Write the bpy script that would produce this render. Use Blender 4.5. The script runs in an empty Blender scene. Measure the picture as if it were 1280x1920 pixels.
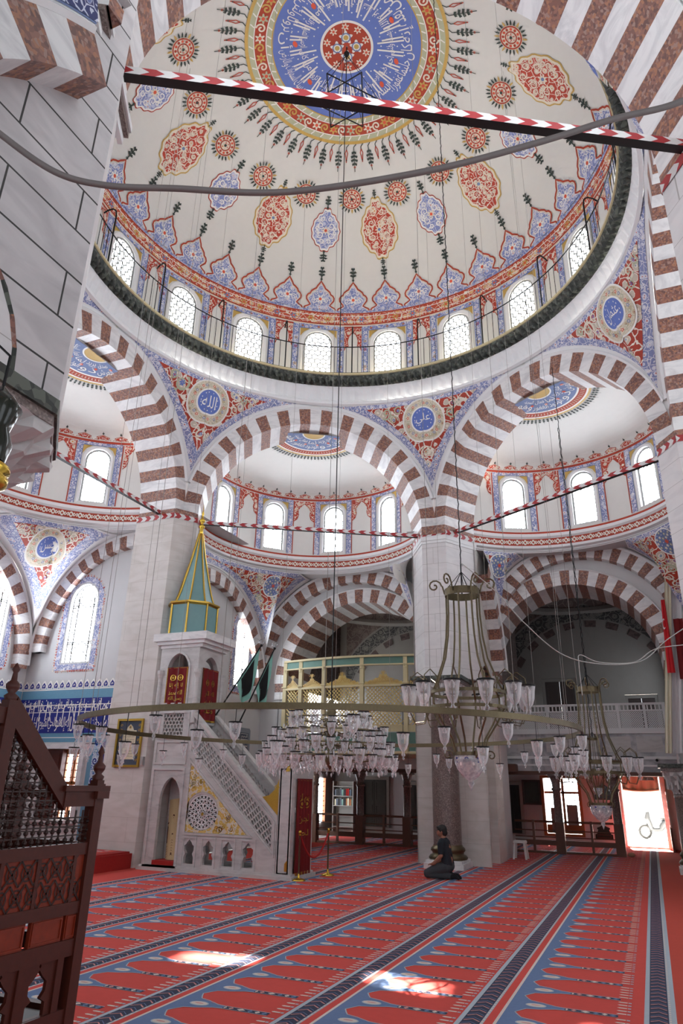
import bpy, bmesh, math, random
from math import sin, cos, pi, radians, sqrt, atan2, hypot
from mathutils import Vector, Matrix
from mathutils.geometry import tessellate_polygon
rnd = random.Random(7)
SC = bpy.context.scene
COL = SC.collection

# ------------------------------------------------------------------ camera
YAW, PITCH, ROLL = radians(23.24), radians(21.80), radians(1.16)
cam_d = bpy.data.cameras.new('camera'); cam = bpy.data.objects.new('camera', cam_d); COL.objects.link(cam)
fwd = Vector((-sin(YAW)*cos(PITCH), cos(YAW)*cos(PITCH), sin(PITCH)))
r0 = Vector((cos(YAW), sin(YAW), 0)); u0 = r0.cross(fwd)
rgt = cos(ROLL)*r0 + sin(ROLL)*u0; upv = rgt.cross(fwd)
cam.matrix_world = Matrix(((rgt.x, upv.x, -fwd.x, 4.62), (rgt.y, upv.y, -fwd.y, -10.50), (rgt.z, upv.z, -fwd.z, 1.76), (0, 0, 0, 1)))
cam_d.sensor_fit = 'VERTICAL'; cam_d.sensor_height = 36.0; cam_d.lens = 24.0; cam_d.clip_end = 200
SC.camera = cam

# ------------------------------------------------------------------ world, sun, exposure
W = bpy.data.worlds.new('sky'); SC.world = W; W.use_nodes = True
bgn = W.node_tree.nodes['Background']
bgn.inputs[0].default_value = (0.90, 0.95, 1.0, 1); bgn.inputs[1].default_value = 1.5
sun_d = bpy.data.lights.new('sun', 'SUN'); sun = bpy.data.objects.new('sun', sun_d); COL.objects.link(sun)
SUN_DIR = Vector((0.125, -1.0, -1.55)).normalized()
sun.rotation_euler = SUN_DIR.to_track_quat('-Z', 'Y').to_euler(); sun.location = (0, 30, 40)
sun_d.energy = 140; sun_d.angle = radians(0.9); sun_d.color = (1, .95, .86)
PANE_GLOW = 16.0
SC.view_settings.view_transform = 'Standard'; SC.view_settings.look = 'None'
SC.view_settings.gamma = 1; SC.view_settings.use_curve_mapping = False
SC.view_settings.exposure = 0.46
SC.cycles.use_denoising = True
SC.cycles.max_bounces = 8; SC.cycles.diffuse_bounces = 5; SC.cycles.glossy_bounces = 3
SC.cycles.transmission_bounces = 4; SC.cycles.transparent_max_bounces = 16
SC.cycles.sample_clamp_indirect = 6.0
SC.cycles.caustics_reflective = False; SC.cycles.caustics_refractive = False

# ------------------------------------------------------------------ materials
MATS = {}
def s2l(c): return tuple((x/12.92 if x <= .04045 else ((x+.055)/1.055)**2.4) for x in c)
def hexc(h): return s2l(tuple(int(h[i:i+2], 16)/255 for i in (0, 2, 4)))+(1,)
def newmat(name):
    m = bpy.data.materials.new(name); m.use_nodes = True; nt = m.node_tree
    b = nt.nodes['Principled BSDF']; MATS[name] = m
    return m, nt, b
def nd(nt, t, **k):
    n = nt.nodes.new(t)
    for a, v in k.items(): setattr(n, a, v)
    return n
def coords(nt, scale, kind='Object'):
    tc = nd(nt, 'ShaderNodeTexCoord'); mp = nd(nt, 'ShaderNodeMapping')
    s = scale if isinstance(scale, tuple) else (scale,)*3
    mp.inputs['Scale'].default_value = s
    nt.links.new(tc.outputs[kind], mp.inputs['Vector']); return mp.outputs['Vector']
def ramp(nt, fac, stops, interp='LINEAR'):
    r = nd(nt, 'ShaderNodeValToRGB'); r.color_ramp.interpolation = interp
    e = r.color_ramp.elements
    while len(e) < len(stops): e.new(.5)
    for i, (p, c) in enumerate(stops): e[i].position = p; e[i].color = hexc(c)
    nt.links.new(fac, r.inputs['Fac']); return r.outputs['Color']
def solid(name, c, rough=.7, var=.08, scale=3., metal=0., bump=0.):
    m, nt, b = newmat(name)
    v = coords(nt, scale); n = nd(nt, 'ShaderNodeTexNoise'); n.inputs['Detail'].default_value = 5
    nt.links.new(v, n.inputs['Vector'])
    mix = nd(nt, 'ShaderNodeMix', data_type='RGBA'); base = hexc(c)
    mix.inputs[6].default_value = tuple(x*(1-var) for x in base[:3])+(1,)
    mix.inputs[7].default_value = tuple(min(1, x*(1+var)) for x in base[:3])+(1,)
    nt.links.new(n.outputs['Fac'], mix.inputs[0]); nt.links.new(mix.outputs[2], b.inputs['Base Color'])
    b.inputs['Roughness'].default_value = rough; b.inputs['Metallic'].default_value = metal
    if bump:
        bp = nd(nt, 'ShaderNodeBump'); bp.inputs['Strength'].default_value = bump
        nt.links.new(n.outputs['Fac'], bp.inputs['Height']); nt.links.new(bp.outputs['Normal'], b.inputs['Normal'])
    return m
def marble(name, c0, c1, c2, scale=1.2, rough=.35, stretch=(1, 1, 3)):
    m, nt, b = newmat(name)
    v = coords(nt, tuple(scale*s for s in stretch))
    n = nd(nt, 'ShaderNodeTexNoise'); n.inputs['Scale'].default_value = 1.4; n.inputs['Detail'].default_value = 9; n.inputs['Roughness'].default_value = .62; n.inputs['Distortion'].default_value = 1.6
    nt.links.new(v, n.inputs['Vector'])
    nt.links.new(ramp(nt, n.outputs['Fac'], [(.28, c2), (.43, c1), (.56, c0), (1., c0)]), b.inputs['Base Color'])
    b.inputs['Roughness'].default_value = rough
    return m
def coursed(name, c0, c1, joint, ch=.42, bl=1.1, axis='Y', rough=.5, jw=.012):
    # big ashlar blocks: horizontal courses, staggered vertical joints
    m, nt, b = newmat(name)
    tc = nd(nt, 'ShaderNodeTexCoord'); sp = nd(nt, 'ShaderNodeSeparateXYZ'); nt.links.new(tc.outputs['Object'], sp.inputs[0])
    cb = nd(nt, 'ShaderNodeCombineXYZ')
    if axis == 'XY':
        ad = nd(nt, 'ShaderNodeMath', operation='ADD'); nt.links.new(sp.outputs['X'], ad.inputs[0]); nt.links.new(sp.outputs['Y'], ad.inputs[1]); nt.links.new(ad.outputs[0], cb.inputs['X'])
    else: nt.links.new(sp.outputs[axis], cb.inputs['X'])
    nt.links.new(sp.outputs['Z'], cb.inputs['Y'])
    br = nd(nt, 'ShaderNodeTexBrick'); nt.links.new(cb.outputs[0], br.inputs['Vector'])
    br.inputs['Scale'].default_value = 1; br.inputs['Brick Width'].default_value = bl; br.inputs['Row Height'].default_value = ch
    br.inputs['Mortar Size'].default_value = jw; br.inputs['Mortar Smooth'].default_value = .05
    n = nd(nt, 'ShaderNodeTexNoise'); n.inputs['Scale'].default_value = 1.3; n.inputs['Detail'].default_value = 8; n.inputs['Distortion'].default_value = 1.2
    nt.links.new(coords(nt, (1, 1, 3)), n.inputs['Vector'])
    col = ramp(nt, n.outputs['Fac'], [(.3, c1), (.6, c0), (1, c0)])
    nt.links.new(col, br.inputs['Color1']); nt.links.new(col, br.inputs['Color2']); br.inputs['Mortar'].default_value = hexc(joint)
    nt.links.new(br.outputs['Color'], b.inputs['Base Color']); b.inputs['Roughness'].default_value = rough
    return m
def speckle(name, stops, scale=18., rough=.5):
    m, nt, b = newmat(name)
    v = nd(nt, 'ShaderNodeTexVoronoi'); v.inputs['Scale'].default_value = scale
    nt.links.new(coords(nt, 1.), v.inputs['Vector'])
    sp = nd(nt, 'ShaderNodeSeparateColor'); nt.links.new(v.outputs['Color'], sp.inputs[0])
    nt.links.new(ramp(nt, sp.outputs[0], stops, 'CONSTANT'), b.inputs['Base Color'])
    b.inputs['Roughness'].default_value = rough
    return m
def arabesque(name, bg, fg, acc, line='F0E8DC', scale=5., rough=.6, coverage=.5):
    # painted scrollwork: warped cell walls as stems, cell hearts as flowers
    m, nt, b = newmat(name)
    v = coords(nt, scale)
    n = nd(nt, 'ShaderNodeTexNoise'); n.inputs['Scale'].default_value = 1.7; n.inputs['Detail'].default_value = 2
    nt.links.new(v, n.inputs['Vector'])
    mx = nd(nt, 'ShaderNodeMix', data_type='VECTOR'); mx.inputs[0].default_value = .28
    nt.links.new(v, mx.inputs[4]); nt.links.new(n.outputs['Color'], mx.inputs[5])
    e = nd(nt, 'ShaderNodeTexVoronoi', feature='DISTANCE_TO_EDGE'); e.inputs['Scale'].default_value = 1.
    f = nd(nt, 'ShaderNodeTexVoronoi'); f.inputs['Scale'].default_value = 1.
    nt.links.new(mx.outputs[1], e.inputs['Vector']); nt.links.new(mx.outputs[1], f.inputs['Vector'])
    c1 = ramp(nt, f.outputs['Distance'], [(0, acc), (.13, line), (.2, fg), (.2+.25*coverage, fg), (.22+.25*coverage, line), (.26+.25*coverage, bg)], 'CONSTANT')
    lt = nd(nt, 'ShaderNodeMath', operation='LESS_THAN'); lt.inputs[1].default_value = .035
    nt.links.new(e.outputs['Distance'], lt.inputs[0])
    mix = nd(nt, 'ShaderNodeMix', data_type='RGBA'); nt.links.new(lt.outputs[0], mix.inputs[0])
    nt.links.new(c1, mix.inputs[6]); mix.inputs[7].default_value = hexc(line)
    nt.links.new(mix.outputs[2], b.inputs['Base Color']); b.inputs['Roughness'].default_value = rough
    return m
def pane_mat(name, glow, clear, tint=(1, 1, 1, 1)):
    m, nt, b = newmat(name); nt.nodes.remove(b)
    out = nt.nodes['Material Output']; tr = nd(nt, 'ShaderNodeBsdfTransparent'); em = nd(nt, 'ShaderNodeEmission'); mx = nd(nt, 'ShaderNodeMixShader')
    n = nd(nt, 'ShaderNodeTexNoise'); n.inputs['Scale'].default_value = 2.; nt.links.new(coords(nt, 1.), n.inputs['Vector'])
    nt.links.new(ramp(nt, n.outputs['Fac'], [(0, 'E6EFFC'), (1, 'F4F9FF')]), em.inputs['Color'])
    tr.inputs[0].default_value = tint
    em.inputs['Strength'].default_value = glow; mx.inputs[0].default_value = 1-clear
    nt.links.new(tr.outputs[0], mx.inputs[1]); nt.links.new(em.outputs[0], mx.inputs[2]); nt.links.new(mx.outputs[0], out.inputs[0])
    return m
def glass_mat(name, tint, alpha, rough=.05):
    m, nt, b = newmat(name); out = nt.nodes['Material Output']
    tr = nd(nt, 'ShaderNodeBsdfTransparent'); tr.inputs[0].default_value = (.97, .97, .97, 1); mx = nd(nt, 'ShaderNodeMixShader')
    n = nd(nt, 'ShaderNodeTexNoise'); n.inputs['Scale'].default_value = 30.; nt.links.new(coords(nt, 1.), n.inputs['Vector'])
    nt.links.new(ramp(nt, n.outputs['Fac'], [(0, tint), (1, 'FFFFFF')]), b.inputs['Base Color'])
    b.inputs['Roughness'].default_value = rough; b.inputs['Specular IOR Level'].default_value = 1.0
    lw = nd(nt, 'ShaderNodeLayerWeight'); lw.inputs['Blend'].default_value = .45
    ma = nd(nt, 'ShaderNodeMath', operation='MULTIPLY_ADD'); ma.inputs[1].default_value = 1-alpha; ma.inputs[2].default_value = alpha
    nt.links.new(lw.outputs['Facing'], ma.inputs[0]); nt.links.new(ma.outputs[0], mx.inputs[0])
    nt.links.new(tr.outputs[0], mx.inputs[1]); nt.links.new(b.outputs[0], mx.inputs[2]); nt.links.new(mx.outputs[0], out.inputs[0])
    return m
solid('plaster', 'DBDAD5', .85, .03, 1.2)
solid('white_plaster', 'C9C9C9', .85, .04, .8)
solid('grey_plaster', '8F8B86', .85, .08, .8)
solid('moulding', 'E6E6E6', .7, .03)
marble('white_stone', 'E2E1E0', 'D3D2D2', 'C2C1C2', 1.0)
marble('marble_grey', 'C6C3C1', 'BBB8B6', 'A7A4A4', 1.1, .35)
marble('marble_veined', 'BDBDC0', '9C9DA1', '7E7F85', 1.0, .35, (1, 1, 1))
coursed('ashlar', 'DCD9D8', 'CFCCCC', 'A5A09C', .46, 1.9, 'XY', .5, .004)
coursed('ashlar_big', 'C8C4C4', 'B4B0B1', '24221F', .42, 1.35, 'Y', .5, .009)
coursed('ashlar_cream', 'D6D1CC', 'C8C2BB', 'B4ADA5', .5, 1.6, 'XY', .7, .003)
speckle('red_stone', [(0, '7C564B'), (.3, 'A06E54'), (.5, '8E6255'), (.68, '6B4C45'), (.85, '9A7B70')], 30.)
speckle('green_stone', [(0, '2C302B'), (.5, '454A42'), (.8, '5B6056')], 16.)
speckle('granite', [(0, '6F5F5A'), (.4, '7E6E68'), (.7, '5D4F4B'), (.9, '8E807A')], 60., .3)
speckle('dark_stone_stripe', [(0, '5A4A48'), (.5, '6A5754'), (.8, '4A3D3C')], 14.)
solid('red_paint', 'A63A22', .7, .08); solid('blue_paint', '5E73B8', .7, .06); solid('slate_blue', '6F7FA6', .7, .06)
solid('gold_paint', 'BF9C50', .5, .1); solid('cream_paint', 'E4DBC9', .7, .05); solid('white_paint', 'EDEBE6', .7, .03)
solid('dark_green_paint', '2F3A34', .7, .1); solid('orange_paint', 'D2553A', .7, .08); solid('pale_green_paint', 'B3B598', .7, .06)
arabesque('arab_red', 'A8361F', 'C7B9A8', '8B96A8', 'E7DDCF', 4.6)
arabesque('arab_red_fine', 'B03A24', 'D2C2B0', 'C7803C', 'E9DFD0', 8.)
arabesque('arab_blue', '8189B4', 'C9CBDA', 'B4554A', 'E3E1E2', 11.)
arabesque('arab_blue_deep', '7C88BC', 'B9C0DA', 'C98A7C', 'DAD9DF', 9.)
arabesque('arab_orange', 'B8492B', 'D4A062', 'A7AFB8', 'E6DCCB', 7.)
arabesque('arab_cream', 'D8CBB6', 'C2AE8A', 'A65A48', 'B7B49B', 10.)
arabesque('arab_gold', 'C6C2BC', 'C9A64E', 'C6A24A', 'D8C48A', 16., .55, 1.1)
arabesque('arab_navy', '2B3468', '6C79AC', 'B4442C', 'C6CBDD', 8.)
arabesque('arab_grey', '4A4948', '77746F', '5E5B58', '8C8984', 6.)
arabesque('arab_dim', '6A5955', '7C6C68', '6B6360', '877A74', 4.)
solid('iron', '1C1C1D', .5, .15, 10, .6); solid('brass', '6B604B', .42, .2, 8, 1.); solid('gold', 'C6A24A', .3, .15, 8, 1.); solid('bright_gold', 'D6B24A', .25, .1, 8, 1.)
solid('steel', 'B9BABC', .25, .05, 8, 1.)
solid('walnut', '48190B', .5, .3, 6); solid('dark_walnut', '2C140D', .4, .3, 6); solid('red_wood', '7E290E', .5, .3, 6); solid('brown_wood', '5E3B2C', .5, .2, 6)
solid('black_wood', '1B1513', .5, .2, 5)
solid('honey_wood', '9A5A2A', .5, .2, 5)
solid('green_panel', '5F8377', .6, .06, 2); solid('cream_wood', 'C9BC93', .6, .06, 3); solid('lattice_gold', 'C9B06C', .5, .1, 6)
solid('teal_lead', '6E9494', .45, .08, 2)
solid('red_cloth', '9C1F1B', .95, .15, 6); solid('dark_red_velvet', '6E1215', .95, .2, 5); solid('rope_red', 'A51D1D', .9, .1)
solid('turquoise_tile', '6797B0', .25, .12, 5); solid('cobalt_tile', '2A3180', .25, .12, 6); arabesque('tile_floral', 'A9BACB', '4F6FA8', '2B4FA0', 'D5DEE6', 9., .25)
solid('carpet_red', 'C8443B', .98, .07, 2.5, bump=.1); solid('carpet_blue', '60769C', .98, .1, 6); solid('carpet_navy', '2B3048', .98, .2, 8)
solid('carpet_pale', 'A7B2BC', .98, .08, 6); solid('carpet_cream', 'D3C6BC', .98, .08, 6); solid('carpet_pink', 'C98A86', .98, .08, 6)
solid('carpet_plain', 'B8402F', .98, .06, 2)
solid('rod_red', 'A3262B', .5, .08); solid('rod_white', 'DAD8D6', .5, .05); solid('rod_black', '151616', .5, .1)
solid('cable_rubber', '7A7370', .5, .1); solid('rope_white', 'B9B7B3', .6, .05)
solid('plastic_white', 'DAD9D6', .4, .03); solid('grey_box', 'A9A8A6', .5, .04); solid('slate_sign', '7E8893', .45, .1); solid('slate_dark', '3C4657', .5, .1)
solid('black_board', '24271F', .5, .1); solid('paper', 'D6CDB0', .8, .05); solid('lead_came', '8F8F8C', .6, .04)
solid('skin', '9B6B55', .6, .06, 12); solid('hair', '120F0E', .6, .2, 20); solid('navy_shirt', '1E232B', .9, .12, 9); solid('grey_trousers', '3B3E42', .95, .12, 9); solid('sock', '15161A', .95, .1)
solid('flag_red', 'C31A22', .85, .08, 4); solid('flag_white', 'E9E6E4', .85, .03); solid('flag_teal', '7FB5A7', .85, .06); solid('flag_black', '111214', .9, .1)
solid('cloth_white', 'D8D5D6', .9, .05, 2); solid('cloth_cream', 'D6D0B8', .9, .05, 2); solid('rust_cloth', 'A07A64', .9, .1, 4)
solid('pavement', 'D9D6D2', .9, .05); solid('scooter_grey', '1B1D20', .5, .1); solid('tyre', '0C0C0D', .8, .1)
solid('rug_beige', 'C9B48A', .98, .1, 9); solid('rug_brown', '4C2723', .98, .1, 9)
glass_mat('lamp_glass', 'D6D3D6', .2); glass_mat('smoke_glass', '5A6270', .6); glass_mat('crystal', 'F4F4F6', .5, .02); glass_mat('lamp_glass_pink', 'B98F94', .25); solid('wire_grey', '8C8781', .6, .05)
pane_mat('pane_dome', PANE_GLOW*1.3, .65); pane_mat('pane_frosted', PANE_GLOW*1.1, .0); pane_mat('pane_low', PANE_GLOW*.55, .0); pane_mat('fill_pane_near', 1.6, .0); pane_mat('fill_pane_gallery', 1.7, .0)  # the last two panes serve only the added fill light
def M(*names): return [MATS[n] for n in names]

# ------------------------------------------------------------------ mesh helpers
class MB:
    def __init__(s): s.v = []; s.f = []; s.m = []
    def add(s, vs, fs, m=0, X=None):
        o = len(s.v)
        s.v += [tuple(X @ Vector(p)) for p in vs] if X is not None else [tuple(p) for p in vs]
        s.f += [tuple(i+o for i in f) for f in fs]; s.m += ([m]*len(fs) if isinstance(m, int) else list(m)); return s
    def quad(s, a, b, c, d, m=0): return s.add([a, b, c, d], [(0, 1, 2, 3)], m)
    def box(s, x0, x1, y0, y1, z0, z1, m=0, X=None):
        v = [(x, y, z) for z in (z0, z1) for y in (y0, y1) for x in (x0, x1)]
        return s.add(v, [(0, 2, 3, 1), (4, 5, 7, 6), (0, 1, 5, 4), (2, 6, 7, 3), (0, 4, 6, 2), (1, 3, 7, 5)], m, X)
    def grid(s, rows, m=0, closed=False, X=None):
        n = len(rows[0]); vs = [p for r in rows for p in r]; fs = []
        for i in range(len(rows)-1):
            for j in range(n if closed else n-1):
                k = (j+1) % n; fs.append((i*n+j, i*n+k, (i+1)*n+k, (i+1)*n+j))
        return s.add(vs, fs, m, X)
    def lathe(s, prof, n=24, m=0, c=(0, 0, 0), a0=0., a1=2*pi, X=None):
        full = abs(a1-a0-2*pi) < 1e-6; k = n if full else n+1
        rows = [[(c[0]+r*cos(a0+(a1-a0)*j/n), c[1]+r*sin(a0+(a1-a0)*j/n), c[2]+z) for j in range(k)] for r, z in prof]
        return s.grid(rows, m, full, X)
    def tube(s, pts, r, n=8, m=0, closed=False, X=None, cap=True):
        pts = [Vector(p) for p in pts]; N = len(pts); rows = []; pn = None
        for i, p in enumerate(pts):
            if closed: t = pts[(i+1) % N]-pts[i-1]
            else: t = pts[min(i+1, N-1)]-pts[max(i-1, 0)]
            t.normalize()
            if pn is None: pn = t.orthogonal().normalized()
            else:
                pn = pn-t*pn.dot(t)
                pn = pn.normalized() if pn.length > 1e-6 else t.orthogonal().normalized()
            b = t.cross(pn); rr = r[i] if isinstance(r, (list, tuple)) else r
            rows.append([tuple(p+pn*(rr*cos(2*pi*j/n))+b*(rr*sin(2*pi*j/n))) for j in range(n)])
        if closed: rows.append(rows[0])
        s.grid(rows, m, True, X)
        if cap and not closed:
            s.add(rows[0], [tuple(range(n))[::-1]], m, X); s.add(rows[-1], [tuple(range(n))], m, X)
        return s
    def prism(s, poly, z0, z1, m=0, X=None, top=None):
        # poly: 2-D outline (x,y), extruded in z
        n = len(poly); v = [(x, y, z0) for x, y in poly]+[(x, y, z1) for x, y in poly]
        s.add(v, [(i, (i+1) % n, n+(i+1) % n, n+i) for i in range(n)], m, X)
        t = tessellate_polygon([[Vector((x, y, 0)) for x, y in poly]])
        s.add(v, [tuple(a)[::-1] for a in t]+[tuple(i+n for i in a) for a in t], m if top is None else top, X); return s
    def sphere(s, c, r, n=12, m=0, sz=1., X=None):
        prof = [(max(1e-4, r*sin(pi*i/n)), -r*sz*cos(pi*i/n)) for i in range(n+1)]
        return s.lathe(prof, max(8, n), m, c, X=X)
    def build(s, name, mats, parent=None, smooth=False, loc=None, rotz=0.):
        me = bpy.data.meshes.new(name); me.from_pydata(s.v, [], s.f); me.update()
        for mt in mats: me.materials.append(mt)
        me.polygons.foreach_set('material_index', s.m)
        if smooth: me.polygons.foreach_set('use_smooth', [True]*len(me.polygons))
        o = bpy.data.objects.new(name, me); COL.objects.link(o)
        if loc is not None: o.location = loc
        o.rotation_euler[2] = rotz
        if parent is not None: o.parent = parent
        return o
def tag(o, label, cat, group=None, kind=None):
    o['label'] = label; o['category'] = cat
    if group: o['group'] = group
    if kind: o['kind'] = kind
    return o
def thing(name, label, cat, loc=(0, 0, 0), rotz=0., group=None):
    o = bpy.data.objects.new(name, None); COL.objects.link(o); o.location = loc; o.rotation_euler[2] = rotz
    return tag(o, label, cat, group)
def struct(o): o['kind'] = 'structure'; return o
def dup(root, loc, rotz=None, label=None):
    r = root.copy(); COL.objects.link(r); r.location = loc
    if rotz is not None: r.rotation_euler[2] = rotz
    if label: r['label'] = label
    for ch in list(root.children):
        c = ch.copy(); COL.objects.link(c); c.parent = r
        for g in list(ch.children):
            d = g.copy(); COL.objects.link(d); d.parent = c
    return r

# flat ornament: 2-D shapes laid on a surface by a map (u, v, lift) -> point
class Art:
    def __init__(s, mb, fn): s.mb = mb; s.fn = fn
    def poly(s, pts, m, lift):
        # fan from the centroid: pts must be star-shaped about it
        n = len(pts); cx = sum(p[0] for p in pts)/n; cy = sum(p[1] for p in pts)/n
        v = [s.fn(cx, cy, lift)]+[s.fn(cx+(p[0]-cx)*.5, cy+(p[1]-cy)*.5, lift) for p in pts]+[s.fn(p[0], p[1], lift) for p in pts]
        f = []
        for i in range(n):
            j = (i+1) % n; f += [(0, 1+i, 1+j), (1+i, 1+n+i, 1+n+j, 1+j)]
        s.mb.add(v, f, m)
    def tess(s, pts, m, lift):
        t = tessellate_polygon([[Vector((x, y, 0)) for x, y in pts]])
        s.mb.add([s.fn(x, y, lift) for x, y in pts], [tuple(a) for a in t], m)
    def ellipse(s, cx, cy, rx, ry, m, lift, n=20): s.poly([(cx+rx*cos(2*pi*i/n), cy+ry*sin(2*pi*i/n)) for i in range(n)], m, lift)
    def ring(s, cx, cy, r0, r1, m, lift, n=48):
        s.mb.grid([[s.fn(cx+r*cos(2*pi*i/n), cy+r*sin(2*pi*i/n), lift) for i in range(n)] for r in (r0, r1)], m, True)
    def rect(s, x0, y0, x1, y1, m, lift, nx=1, ny=1):
        s.mb.grid([[s.fn(x0+(x1-x0)*i/nx, y0+(y1-y0)*j/ny, lift) for i in range(nx+1)] for j in range(ny+1)], m)
    def stroke(s, pts, w, m, lift, closed=False):
        N = len(pts); a = []; b = []
        for i in range(N):
            p = pts[i-1] if (closed or i) else pts[i]; q = pts[(i+1) % N] if (closed or i < N-1) else pts[i]
            tx, ty = q[0]-p[0], q[1]-p[1]; L = hypot(tx, ty) or 1.
            ww = w[i] if isinstance(w, (list, tuple)) else w
            a.append(s.fn(pts[i][0]-ty/L*ww/2, pts[i][1]+tx/L*ww/2, lift)); b.append(s.fn(pts[i][0]+ty/L*ww/2, pts[i][1]-tx/L*ww/2, lift))
        s.mb.grid([a, b], m, closed)
    def spiral(s, cx, cy, r, turns, w, m, lift, a0=0., sgn=1, n=18):
        s.stroke([(cx+r*(1-i/n*.85)*cos(a0+sgn*2*pi*turns*i/n), cy+r*(1-i/n*.85)*sin(a0+sgn*2*pi*turns*i/n)) for i in range(n+1)], w, m, lift)
    def flower(s, cx, cy, r, k, m0, m1, lift):
        n = k*6; s.poly([(cx+r*(.72+.28*cos(k*2*pi*i/n))*cos(2*pi*i/n), cy+r*(.72+.28*cos(k*2*pi*i/n))*sin(2*pi*i/n)) for i in range(n)], m0, lift)
        s.ellipse(cx, cy, r*.35, r*.35, m1, lift+.002, 8)
def pol(c, r, a): return (c[0]+r*cos(a), c[1]+r*sin(a))

# Arabic lettering: letters are joined into their presentation forms, then taken as outlines
AR = {'ا': (0xFE8D, 2), 'أ': (0xFE83, 2), 'إ': (0xFE87, 2), 'آ': (0xFE81, 2), 'ب': (0xFE8F, 4), 'ة': (0xFE93, 2), 'ت': (0xFE95, 4), 'ث': (0xFE99, 4), 'ج': (0xFE9D, 4), 'ح': (0xFEA1, 4), 'خ': (0xFEA5, 4), 'د': (0xFEA9, 2), 'ذ': (0xFEAB, 2), 'ر': (0xFEAD, 2), 'ز': (0xFEAF, 2), 'س': (0xFEB1, 4), 'ش': (0xFEB5, 4), 'ص': (0xFEB9, 4), 'ض': (0xFEBD, 4), 'ط': (0xFEC1, 4), 'ع': (0xFEC9, 4), 'غ': (0xFECD, 4), 'ف': (0xFED1, 4), 'ق': (0xFED5, 4), 'ك': (0xFED9, 4), 'ل': (0xFEDD, 4), 'م': (0xFEE1, 4), 'ن': (0xFEE5, 4), 'ه': (0xFEE9, 4), 'و': (0xFEED, 2), 'ى': (0xFEEF, 2), 'ي': (0xFEF1, 4), 'ئ': (0xFE89, 4)}
def shape_ar(t):
    out = []
    for w in t.split(' '):
        q = ''
        for i, ch in enumerate(w):
            if ch not in AR: q += ch; continue
            b, k = AR[ch]; prev = i > 0 and w[i-1] in AR and AR[w[i-1]][1] == 4; nxt = i < len(w)-1 and k == 4 and w[i+1] in AR
            q += chr(b+(3 if prev and nxt else 2 if nxt else 1 if prev else 0))
        out.append(q[::-1])
    return ' '.join(out[::-1])
_tc = {}
def text_mesh(t, raw=False):
    # -> vertices normalised to x in 0..w, y in 0..1 ; triangles
    if t in _tc: return _tc[t]
    c = bpy.data.curves.new('t', 'FONT'); c.body = t if raw else shape_ar(t); c.resolution_u = 3
    o = bpy.data.objects.new('t', c); COL.objects.link(o)
    dg = bpy.context.evaluated_depsgraph_get(); me = bpy.data.meshes.new_from_object(o.evaluated_get(dg))
    v = [(p.co.x, p.co.y) for p in me.vertices]; f = [tuple(p.vertices) for p in me.polygons]
    bpy.data.objects.remove(o); bpy.data.curves.remove(c); bpy.data.meshes.remove(me)
    if not v: return _tc.setdefault(t, ([], [], 1.))
    x0 = min(p[0] for p in v); y0 = min(p[1] for p in v); h = max(p[1] for p in v)-y0
    v = [((p[0]-x0)/h, (p[1]-y0)/h) for p in v]; _tc[t] = (v, f, max(p[0] for p in v)); return _tc[t]
def art_text(mb, fn, t, x0, y0, x1, y1, m, lift, raw=False):
    v, f, w = text_mesh(t, raw)
    if v: mb.add([fn(x0+(x1-x0)*x/w, y0+(y1-y0)*y, lift) for x, y in v], f, m)

# wall with arched or square openings, any mapping P(u, v, depth)
def arch_y(h, du):
    # hole: dict u, w(half), b, s(spring), a (rise, 0 = flat)
    return h['s']+h['a']*sqrt(max(0., 1-(du/h['w'])**2))
def holed_wall(mb, P, u0, u1, v0, v1, holes, m=0, reveal=0., mr=0, nseg=14, maxdu=.6):
    us = {u0, u1}
    for h in holes:
        for i in range(nseg+1): us.add(min(u1, max(u0, h['u']-h['w']*cos(pi*i/nseg))))
    us = sorted(us); full = [us[0]]
    for a in us[1:]:
        k = int((a-full[-1])/maxdu); b = full[-1]
        for j in range(1, k+1): full.append(b+(a-b)*j/(k+1))
        full.append(a)
    for a, b in zip(full[:-1], full[1:]):
        if b-a < 1e-6: continue
        mid = (a+b)/2; hs = sorted([h for h in holes if abs(mid-h['u']) < h['w']], key=lambda h: h['b'])
        la = lb = v0
        for h in hs:
            if h['b'] > la: mb.quad(P(a, la, 0), P(b, lb, 0), P(b, h['b'], 0), P(a, h['b'], 0), m)
            la, lb = arch_y(h, a-h['u']), arch_y(h, b-h['u'])
        mb.quad(P(a, la, 0), P(b, lb, 0), P(b, v1, 0), P(a, v1, 0), m)
    if reveal:
        for h in holes:
            o = [(h['u']-h['w'], h['b'])]+[(h['u']-h['w']*cos(pi*i/nseg), h['s']+h['a']*sin(pi*i/nseg)) for i in range(nseg+1)]+[(h['u']+h['w'], h['b'])]
            mb.grid([[P(x, y, 0) for x, y in o+o[:1]], [P(x, y, reveal) for x, y in o+o[:1]]], mr)
def arch_outline(h, n=14, grow=0.):
    w = h['w']+grow; a = h['a']+grow
    return [(h['u']-w, h['b']-grow)]+[(h['u']-w*cos(pi*i/n), h['s']+a*sin(pi*i/n)) for i in range(n+1)]+[(h['u']+w, h['b']-grow)]
def inside_arch(h, x, y, g=0.):
    if abs(x-h['u']) > h['w']-g or y < h['b']+g: return False
    return y < h['s'] or (((x-h['u'])/(h['w']-g))**2+((y-h['s'])/max(.01, h['a']-g))**2 < 1)
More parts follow.
